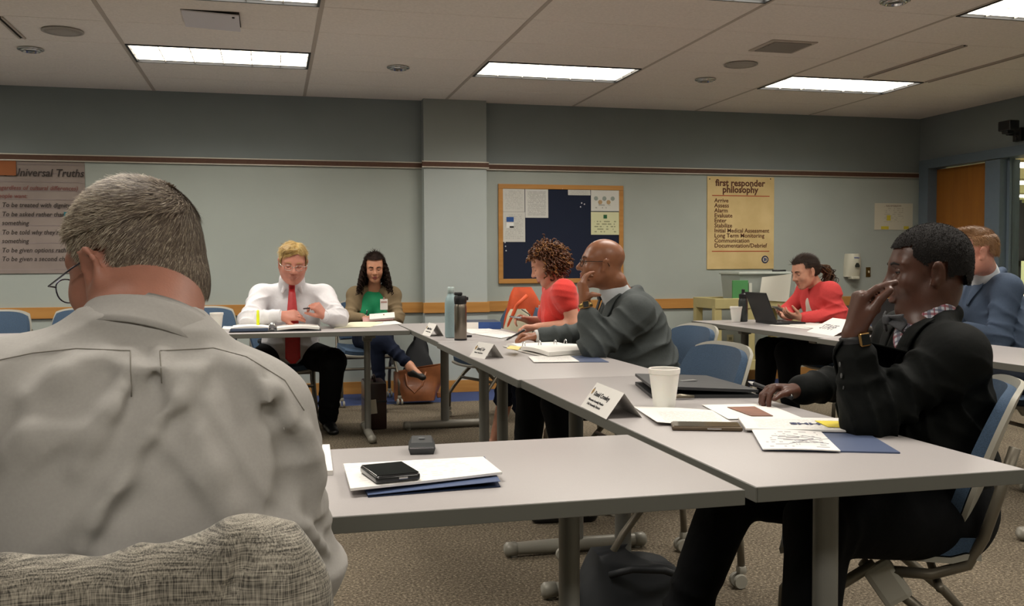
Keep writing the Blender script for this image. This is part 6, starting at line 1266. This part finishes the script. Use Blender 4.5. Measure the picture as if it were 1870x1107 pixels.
# ================================================================== the woman in the coral cardigan
skC = skin_mat('skin_light', '#bf8c74', .45)
fc = ang(R(178)); lc = np.cross(UPV, fc)
LS = aY(1516, 534, 6.06); RS = LS-lc*.32+UPV*.005; LE, LW = aY(1530, 590, 6.02), aY(1462, 580, 6.10); LE[2] = .80; RE, RW = np.array((3.72, 6.46, .80)), aY(1442, 577, 6.30)
PEL, CHE, NEK = np.array((4.08, 6.16, .53)), (LS+RS)/2+np.array((.03, 0, -.10)), (LS+RS)/2+np.array((-.03, 0, .05))
HIP = [PEL+lc*.09, PEL-lc*.09]; KNE = [np.array((3.48, 6.02, .54)), np.array((3.48, 6.30, .54))]; ANK = [np.array((3.50, 6.0, .10)), np.array((3.45, 6.32, .10))]
pC = person('woman in coral cardigan with ponytail looking at her phone', (PEL[0], PEL[1], 0))
hC = Head(aY(1470, 495, 6.20), R(183), R(20), R(0), .98)
c = Clay((3.2, 5.8, .02), (4.35, 6.65, 1.36), .0058)
hC.sculpt(c, True, .95, .2, 1.05, .95); c.cap(hC.p(-.03, 0, -.05), NEK, .046, .052, .03); torso(c, PEL, CHE, NEK, fc, .13, .095, (LS, RS), -.012, slope=.032)
arm(c, LS, LE, LW, (.045, .038, .026)); arm(c, RS, RE, RW, (.045, .038, .026))
for h_, k_, a_ in zip(HIP, KNE, ANK): c.cap(h_, k_, .075, .052, .03); c.cap(k_, a_, .05, .034, .03)
hand(c, LW, np.array((-.93, .1, .16)), np.array((.1, .5, .8)), 1, [(25, 30, 20)]*4, 30, .95, 3, 1, 45); hand(c, RW, np.array((-.92, -.1, .1)), np.array((.1, -.6, .7)), -1, [(25, 30, 20)]*4, 30, .95, 3, 1, 45)
clay_obj('body', c, [skC, M_lipp], pC, hC.lips_paint(), 1)
hC.face(pC, skC, '#2a1a10', '#2c1c14', .9, (0, .5), .0038)
c = Clay((3.6, 5.9, .6), (4.2, 6.5, 1.14), .006); torso(c, PEL, CHE, NEK-UPV*.03, fc, .13, .105, (LS, RS), 0, slope=.025, bust=.85); c.cap(NEK+fc*.06+UPV*.03, NEK+UPV*.2, .07, .085, .008, None, 's'); c.cap(NEK+fc*.10, CHE+fc*.14+UPV*.05, .05, .02, .006, None, 's'); clay_obj('white_top', c, mat('top_cream', '#c9c2b6', .8), pC)
c = Clay((3.4, 5.85, .42), (4.35, 6.65, 1.12), .006); torso(c, PEL, CHE, NEK, fc, .145, .12, (LS, RS), .010, slope=.035)
arm(c, LS, LE, LW-(LW-LE)*.1, (.060, .052, .038), .03); arm(c, RS, RE, RW-(RW-RE)*.1, (.060, .052, .038), .03)
c.chain([NEK+fc*.12+UPV*.03, CHE+fc*.17, PEL+fc*.17], [.062, .055, .04], .02, None, 's'); c.cap(NEK+fc*.04+UPV*.04, NEK+UPV*.2+fc*.02, .07, .085, .008, None, 's')
c.fold(LE, .17, LE-LS, 65, .008, 1); c.fold((LS+LE)/2, .15, np.array((.5, 0, .8)), 50, .007, 3); c.fold(CHE+np.array((.08, -.1, -.12)), .2, np.array((.5, 0, 1)), 45, .007, 6)
clay_obj('cardigan', c, cloth('cardigan_coral', '#cc4a4a', .9, .4, 18), pC)
trousers('trousers', pC, cloth('trousers_black', '#08090b'), PEL, HIP, KNE, ANK, fc, .011, (.105, .085, .06), .17, .14)
for a_ in ANK: shoe(pC, mat('shoe_black', '#111213', .35), (a_[0]+.05, a_[1], 0), (a_[0]-.18, a_[1], 0), .036, .03)
M_bn = mat('hair_brown', '#1e120c', .7, col2='#33200f', var=.2, vscale=80); M_bn2 = mat('hair_brown_light', '#5a3c22', .4)
kp = lambda q: q[:,2] > np.where(q[:,0] > .035, .078, np.where(q[:,0] > -.005, .030, -.05)); base = scalp(hC, .007, kp, .006); rng = np.random.default_rng(31); P_, N_ = face_sample(*base, 2500, rng)
tail = hC.p(-.115, 0, -.005); fl = tail-P_; fl /= np.linalg.norm(fl, axis=1, keepdims=True)
V_, F_ = [], []
for q in range(110):
    a = rng.normal(0, .018, 3); e = rng.normal(0, .024, 3); ph = rng.uniform(0, 6.28); L_ = rng.uniform(.75, 1.1); pts = [tail+a*.4+(np.array((.10, .02, -.13))*t*L_+np.array((.09, 0, .015))*math.sin(t*3.1)*.6+e*t+np.array((math.sin(ph+t*9), math.cos(ph+t*9), math.sin(ph+t*7)))*.010*min(1, t*4)) for t in np.linspace(0, 1.15, 12)]
    V_.append(np.array(MB().tube(pts, [.0035*(1.1-.6*t) for t in np.linspace(0, 1, 12)], 5).v)); F_.append(np.array([f for f in MB().tube(pts, .003, 5).f if len(f) == 4])+q*60)
cut_ = 70*60; Vt, Ft = np.concatenate(V_), np.concatenate(F_)
hair_obj('hair', pC, [M_bn, M_bn2], base, [(strands(P_, N_, fl, .045, .0015, .08, 4, .06, rng), 0), ((Vt[:cut_], Ft[Ft.max(1) < cut_]), 0), ((Vt[cut_:], Ft[Ft.min(1) >= cut_]-cut_), 1)])
p = Vector((LW+RW)/2)+Vector((-.10, 0, .045)); t = thing('smartphone', 'grey phone held up by the woman in coral', 'phone', p, 0, 'smartphones'); Mx = (Euler((0, 0, R(90))).to_matrix() @ Euler((R(25), 0, 0)).to_matrix())
autosmooth(MB().rbox(p, (.072, .145, .010), .004, Mx).build('case', mat('phone_grey', '#6a655c', .4), t)); MB().rbox(p+Mx @ Vector((0, 0, .0056)), (.064, .13, .001), .0004, Mx).build('screen', M_scr, t)
o = MB().grid(lambda u, v: (4.06+.30*(u-.5)+.02*math.sin(v*8), 5.93+.03*math.sin(u*6)-.04*v, .56-.22*v+.03*math.sin(u*5)), 10, 10, .012).build('red_garment', cloth('garment_red', '#b3202c', .85, .4), None, True); tag(o, 'red garment hanging beside the seat of the woman in coral', 'garment')
# ================================================================== the man in the blue suit
skS = skin_mat('skin_pink', '#c48a78', .45)
fs_ = ang(R(162)); ls = np.cross(UPV, fs_)
hS = Head(aY(1780, 460, 4.52), R(160), R(6), 0, 1.1)
LS = aY(1838, 528, 4.44); RS = LS-ls*.42; LE, LW = LS+np.array((-.07, -.03, -.27)), np.array((3.60, 4.42, .80)); RE, RW = RS+np.array((-.08, .05, -.24)), np.array((3.52, 4.75, .80))
PEL, CHE, NEK = np.array((4.05, 4.42, .52)), (LS+RS)/2+np.array((.02, 0, -.10)), (LS+RS)/2+np.array((-.02, .0, .06))
HIP = [PEL+ls*.1, PEL-ls*.1]; KNE = [np.array((3.52, 4.28, .54)), np.array((3.5, 4.66, .54))]; ANK = [np.array((3.55, 4.22, .10)), np.array((3.48, 4.66, .10))]
pS = person('man in blue suit turned away beside the oak door', (PEL[0], PEL[1], 0))
c = Clay((3.2, 4.0, .02), (4.4, 5.1, 1.44), .0062)
hS.sculpt(c, jaw=1.05, fat=.4); c.cap(hS.p(-.03, 0, -.05), NEK, .06, .068, .03); torso(c, PEL, CHE, NEK, fs_, .15, .1, (LS, RS), -.02)
arm(c, LS, LE, LW, (.045, .038, .028)); arm(c, RS, RE, RW, (.045, .038, .028))
for h_, k_, a_ in zip(HIP, KNE, ANK): c.cap(h_, k_, .07, .05, .03); c.cap(k_, a_, .05, .035, .03)
hand(c, LW, np.array((-.95, .1, .0)), np.array((0, 0, -1)), -1, [(15, 20, 15)]*4, 15, 1., 3); hand(c, RW, np.array((-.95, -.1, .0)), np.array((0, 0, -1)), 1, [(15, 20, 15)]*4, 15, 1., 3)
clay_obj('body', c, [skS, M_lipp], pS, hS.lips_paint(), 1); hS.face(pS, skS, '#5a6a70', '#7a5030', .5, (0, .2), .0026)
kp = lambda q: q[:,2] > np.where(q[:,0] > .03, .07, np.where(q[:,0] > -.045, .032, -.028+.3*(q[:,0]+.1)))
rng = np.random.default_rng(41); base = scalp(hS, .004, kp, .006, lambda c: c.ell(hS.p(.03, 0, .105), np.array((.06, .05, .022))*hS.sc, hS.M, .02)); P_, N_ = face_sample(*base, 5000, rng); q = hS.loc(P_)
fl = (hS.M @ np.stack([np.where(q[:,2] > .08, .7, -.3), q[:,1]*3, np.where(q[:,2] > .08, .5, -.8)])).T
hair_obj('hair', pS, [mat('hair_redbrown', '#5f4027', .6, col2='#7d5636', var=.2, vscale=100), mat('hair_redbrown_light', '#8a6440', .5)], base, [(strands(P_, N_, fl, .022, .0013, .2, 3, .4, rng), 1)])
M_bs = cloth('suit_blue', '#475468', .8, .3, 16, .2)
c = Clay((3.6, 4.1, .6), (4.3, 4.9, 1.3), .009); torso(c, PEL, CHE, NEK, fs_, .15, .115, (LS, RS), -.005, slope=.045); c.chain([NEK-UPV*.03, NEK*.5+hS.p(-.025, 0, -.075)*.5], [.082, .074], .02); clay_obj('shirt', c, mat('shirt_pale', '#c4c8cc', .75), pS)
c = Clay((3.45, 4.0, .42), (4.45, 5.1, 1.24), .0065); torso(c, PEL, CHE, NEK, fs_, .175, .14, (LS, RS), .012, slope=.045); arm(c, LS, LE, LW-(LW-LE)*.1, (.078, .064, .050), .03); arm(c, RS, RE, RW-(RW-RE)*.1, (.078, .064, .05), .03)
c.chain([NEK+fs_*.11+UPV*.03, CHE+fs_*.18-UPV*.02], [.05, .02], .006, None, 's'); c.cap(NEK+fs_*.02+UPV*.06, NEK+UPV*.2+fs_*.02, .074, .085, .006, None, 's')
c.chain([NEK+ls*.08-fs_*.02+UPV*.02, NEK-fs_*.08+UPV*.035, NEK-ls*.08-fs_*.02+UPV*.02], [.02, .024, .02], .012); c.fold(LE, .18, LE-LS, 60, .009, 1.); c.fold((LS+LE)/2, .18, np.array((.5, 0, .8)), 48, .008, 4.); c.fold(CHE+np.array((.12, -.1, -.1)), .24, np.array((.5, 0, 1)), 45, .007, 8.)
oj = clay_obj('jacket', c, M_bs, pS); bv = bvh_of(oj); I0, I1 = NEK+fs_*.05+ls*.055+UPV*.03, CHE+fs_*.15+ls*.03
lay_on(bv, 'lapel', M_bs, pS, [I0, (I0+I1)/2, I1], [I0-fs_*.03+ls*.055, (I0+I1)/2+ls*.085+UPV*.015, I1+ls*.02], fs_*.75+ls*.45+UPV*.3, .008, .004)
trousers('trousers', pS, cloth('trousers_blue', '#1a1f28'), PEL, HIP, KNE, ANK, fs_, .011, (.105, .08, .062), .18, .14)
for a_ in ANK: shoe(pS, mat('shoe_black', '#111213', .35), (a_[0]+.05, a_[1], 0), (a_[0]-.21, a_[1]+.02, 0))
# ================================================================== the grey-haired man in the foreground
skF = skin_mat('skin_flushed', '#a97563', .5)
ff = ang(R(99)); lf = np.cross(UPV, ff)
hF = Head(aY(243, 482, 1.44), R(140), R(13), R(-4), .955)
NEK = aY(262, 600, 1.36); RS = aY(452, 772, 1.36); LS = aY(20, 752, 1.32)
RE, RW = aY(530, 1040, 1.42), np.array((-.02, 1.62, .62)); LE, LW = aY(-75, 1060, 1.40), np.array((-.40, 1.62, .64))
PEL, CHE = np.array((-.20, 1.32, .52)), (LS+RS)/2+np.array((0, .0, -.10))
HIP = [PEL+lf*.1, PEL-lf*.1]; KNE = [np.array((-.38, 1.84, .53)), np.array((-.08, 1.86, .53))]; ANK = [np.array((-.38, 1.82, .10)), np.array((-.06, 1.84, .10))]
pF = person('grey-haired man in grey shirt seen from behind, nearest the camera', (PEL[0], PEL[1], 0))
c = Clay((-.62, 1.15, .02), (.26, 1.98, 1.40), .0052)
hF.sculpt(c, jaw=1.05, fat=.7, nose=1.1)
for y in (1,):
    c.chain([hF.p(.004, y*.086, .022), hF.p(-.016, y*.092, .024), hF.p(-.031, y*.094, .006), hF.p(-.026, y*.091, -.022), hF.p(-.008, y*.086, -.038)], [.0045]*5, .004)
c.chain([hF.p(-.04, 0, -.04), NEK], [.064, .074], .03); torso(c, PEL, CHE, NEK, ff, .15, .1, (LS, RS), -.025)
arm(c, LS, LE, LW, (.05, .042, .03)); arm(c, RS, RE, RW, (.05, .042, .03))
for h_, k_, a_ in zip(HIP, KNE, ANK): c.cap(h_, k_, .07, .05, .03); c.cap(k_, a_, .05, .035, .03)
hand(c, LW, np.array((.4, .8, -.2)), np.array((0, 0, -1)), 1, [(25, 25, 15)]*4, 15, 1.); hand(c, RW, np.array((-.4, .8, -.2)), np.array((0, 0, -1)), -1, [(25, 25, 15)]*4, 15, 1.)
clay_obj('body', c, [skF, M_lipp], pF, hF.lips_paint(), 1); hF.face(pF, skF, '#5a6a70', '#8a7a68', .6, (0, .3), .003)
def kp(q):
    x, y, z = q[:,0], q[:,1], q[:,2]; near_ear = (x > -.045) & (np.abs(y) > .05)
    return z > np.where(x > .045, .068, np.where(x > .012, .012+(x-.012)*1.2, np.where(near_ear, np.where(x > -.005, .005, .026), -.078+.25*np.clip(x+.09, 0, .05))))
rng = np.random.default_rng(51); base = scalp(hF, .0055, kp, .005, lambda c: c.ell(hF.p(-.055, 0, -.055), np.array((.05, .058, .05))*hF.sc, hF.M, .03))
P_, N_ = face_sample(*base, 38000, rng); q = hF.loc(P_); sw = np.array((-.075, -.02, .085)); rel = q-sw; rd = np.linalg.norm(rel, axis=1, keepdims=True); rel /= rd
spin = np.cross(rel, np.array((-.6, 0, .8))); fl = rel*.8+spin*.5+np.array((.15, 0, -.45))*(q[:,2:3] < .05); fl = (hF.M @ fl.T).T
Ls = np.where(q[:,2] > .05, .021, np.where(q[:,2] > 0, .014, .008))[:, None]*np.clip(rd/.06, .3, 1)
grey_and_light = np.clip(.40+q[:,0]*5.5+(q[:,1])*3.0+(q[:,2]-.05)*1.5, .05, .97); pick = rng.random(len(q)); col = np.where(pick < grey_and_light*.55, 1, np.where(pick < .25+grey_and_light*.6, 2, 3))  # mixed grey hair; light painted in as paler strands to front, left and top
M_h = [mat('hair_base', '#6b5e50', .8), mat('hair_white', '#c6bba8', .6), mat('hair_grey', '#9c8e7a', .6), mat('hair_dark_brown', '#64564a', .6)]
st = [(strands(P_[col == k], N_[col == k], fl[col == k], 1., .00075, .16, 3, .42, rng), k) for k in ()]
def stl(k, LL): m = col == k; return (strands(P_[m], N_[m], fl[m], LL[m], .0006, .14, 2, .36, rng), k)
hair_obj('hair', pF, M_h, base, [stl(1, Ls), stl(2, Ls), stl(3, Ls)])
spectacles('wire-rimmed glasses on the grey-haired man', hF, mat('frame_wire', '#4a4a5a', .25, metal=.9), w=.0011, x=.108, dz=-.014, rz_=.018)
# shirt: grown once, then creased along its folds
M_gs = cloth('shirt_grey', '#a3a09c', .8, .22, 9., .2, .03, 260)
def shirt_clay():
    c = Clay((-.66, 1.06, .40), (.30, 1.80, 1.20), .0056)
    torso(c, PEL, CHE, NEK, ff, .195, .135, (LS, RS), .012, slope=.058, k=.07)
    c.cap(CHE-ff*.055, (CHE+PEL)/2-ff*.03, .175, .16, .06, (ff, .6))
    arm(c, LS, LE, LW-(LW-LE)*.3, (.083, .070, .055), .035); arm(c, RS, RE, RW-(RW-RE)*.3, (.083, .070, .055), .035)
    c.chain([NEK-UPV*.055, NEK-UPV*.03], [.098, .084], .04); return c
c = shirt_clay(); tmp = clay_obj('tmp', c, M_gs, None); bv = bvh_of(tmp); bpy.data.objects.remove(tmp)
def onb(px, py, off=0.):
    d = ray(px, py).normalized(); h = bv.ray_cast(CAM, d); return None if h[0] is None else A3(h[0]+h[1]*off)
def crease_px(pts, r=.007, k=.03, op='u', off=.0):
    P = [onb(*p_, off) for p_ in pts]; P = [p_ for p_ in P if p_ is not None]
    if len(P) > 1: c.crease(P, r, k, op)
for pts, r, k, off in (([(292, 645), (296, 700), (302, 755), (325, 735), (352, 690), (385, 660)], .0065, .022, .002), ([(238, 645), (240, 690), (232, 726), (205, 760), (170, 805), (140, 860)], .0055, .025, .001), ([(305, 760), (270, 830), (225, 900), (180, 960), (150, 1000)], .006, .035, .001), ([(455, 668), (490, 720), (520, 780), (530, 830)], .009, .03, .004), ([(400, 650), (450, 690), (480, 740)], .005, .03, .0), ([(60, 730), (120, 690), (190, 655)], .005, .04, 0.), ([(420, 930), (380, 860), (360, 800)], .004, .04, 0.), ([(560, 790), (575, 870), (570, 950)], .008, .03, .002), ([(545, 960), (580, 990), (600, 1010)], .007, .025, .002), ([(20, 830), (60, 800), (110, 790)], .005, .04, 0)):
    crease_px(pts, r, k, 'u', off)
for pts, r, k, off in (([(318, 775), (285, 845), (240, 915), (190, 985)], .007, .03, .007), ([(507, 760), (532, 825), (528, 880), (515, 930), (512, 970)], .011, .03, .004), ([(248, 700), (242, 735), (222, 775)], .005, .02, .005), ([(285, 690), (288, 740)], .005, .02, .005), ([(470, 700), (500, 760)], .004, .03, .004), ([(555, 940), (580, 965), (600, 975)], .006, .02, .006)):
    crease_px(pts, r, k, 's', off)
c.fold(aY(430, 800, 1.24), .2, np.array((1, 0, .9)), 60, .0022, 2.); c.fold(aY(130, 780, 1.24), .25, np.array((.8, 0, -1)), 50, .0026, 7.); c.fold((RS+RE)/2, .2, np.array((.3, 0, 1)), 45, .0045, 3.); c.fold(RE, .2, RE-RS, 50, .005, 5.); c.fold(NEK-ff*.06-UPV*.03, .14, UPV+np.array((.2, 0, 0)), 80, .003, 1.)
c.cap(NEK+UPV*.055+ff*.02, NEK+UPV*.2+ff*.04, .08, .09, .004, None, 's')
sh_ = clay_obj('shirt', c, M_gs, pF); bv2 = bvh_of(sh_)
def seam(pts, name='seam', r=.0008):
    P = []
    for i in range(len(pts)-1):
        for t in np.linspace(0, 1, 8, endpoint=(i == len(pts)-2)):
            x, y = [pts[i][k]*(1-t)+pts[i+1][k]*t for k in (0, 1)]; d = ray(x, y).normalized(); h = bv2.ray_cast(CAM, d)
            if h[0] is not None: P.append(h[0]+h[1]*.0004)
    if len(P) > 1: MB().tube(P, r, 5).build(name, mat('shirt_seam', '#7f7b73', .9), sh_, True)
seam([(-20, 662), (60, 645), (140, 637), (238, 641)]); seam([(292, 641), (390, 636), (450, 652), (520, 695), (555, 750)]); seam([(238, 641), (240, 725)], 'pleat_edge'); seam([(292, 641), (296, 700)], 'pleat_edge')
# collar: stand and fall around the neck
ax = (V3(hF.p(-.045, 0, -.06))-NEK); ax /= np.linalg.norm(ax); ax = Vector(ax*.6+UPV*.5).normalized(); cxx = Vector(ff); cxx = (cxx-ax*cxx.dot(ax)).normalized(); cyy = ax.cross(cxx); NB = Vector(NEK)+Vector((0, -.006, -.034))
def collar(u, v):
    a = R(180)+(u-.5)*R(300); t = v
    r_ = .081+.004*math.cos(a)+(.017*(t-.5)*2 if t > .5 else 0)+(.004 if t < .5 else 0); z = (.052*(t/.5) if t < .5 else .052-.052*((t-.5)/.5))+.003
    return tuple(NB+cxx*(r_*1.03*math.cos(a))+cyy*(r_*math.sin(a))+ax*z)
MB().grid(collar, 40, 10, .0025).build('collar', M_gs, pF, True)
trousers('trousers', pF, cloth('trousers_dark', '#0c0d0e'), PEL, HIP, KNE, ANK, ff, .012, (.105, .08, .062), .18, .14)
for a_ in ANK: shoe(pF, mat('shoe_black', '#111213', .35), (a_[0], a_[1]-.05, 0), (a_[0], a_[1]+.21, 0))
# tweed jacket hung over the chair back
M_tw = weave_mat('tweed_grey', '#46433d', '#c4bdaf', '#a39f97', 680., .95, 7.)
c = Clay((-.72, .88, .25), (.22, 1.30, 1.0), .0055); top = [(-330, 1075), (-150, 1050), (0, 1040), (120, 1040), (240, 1030), (340, 1012), (420, 992), (468, 980), (505, 1003), (532, 1045), (548, 1110), (560, 1200)]
TP = [aY(x_, y_+40, 1.09-.0*i) for i, (x_, y_) in enumerate(top)]
c.chain(TP, [.024, .024, .024, .025, .026, .028, .031, .034, .033, .030, .026, .022], .03)
for i, P in enumerate(TP[:-2]):
    Q = P.copy(); Q[2] = .42; c.cap(P, Q+np.array((0, -.02, 0)), .024 if i < 6 else .03, .026, .04, ((0, 1, 0), .8))
    if i < 9: Q2 = P.copy(); Q2[2] = .5; Q2[1] += .03; c.cap(P, Q2, .018, .015, .03)
c.crease([aY(452, 985, 1.055), aY(440, 1030, 1.05), aY(425, 1070, 1.05), aY(412, 1120, 1.05)], .004, .012, 's'); c.fold(aY(250, 1080, 1.05), .2, np.array((1, 0, .4)), 30, .003, 2.); c.fold(aY(520, 1050, 1.05), .14, np.array((1, 0, -.5)), 45, .0035, 4.)
o = clay_obj('tweed_jacket', c, M_tw, None); tag(o, 'grey tweed jacket draped over the nearest chair back', 'jacket')
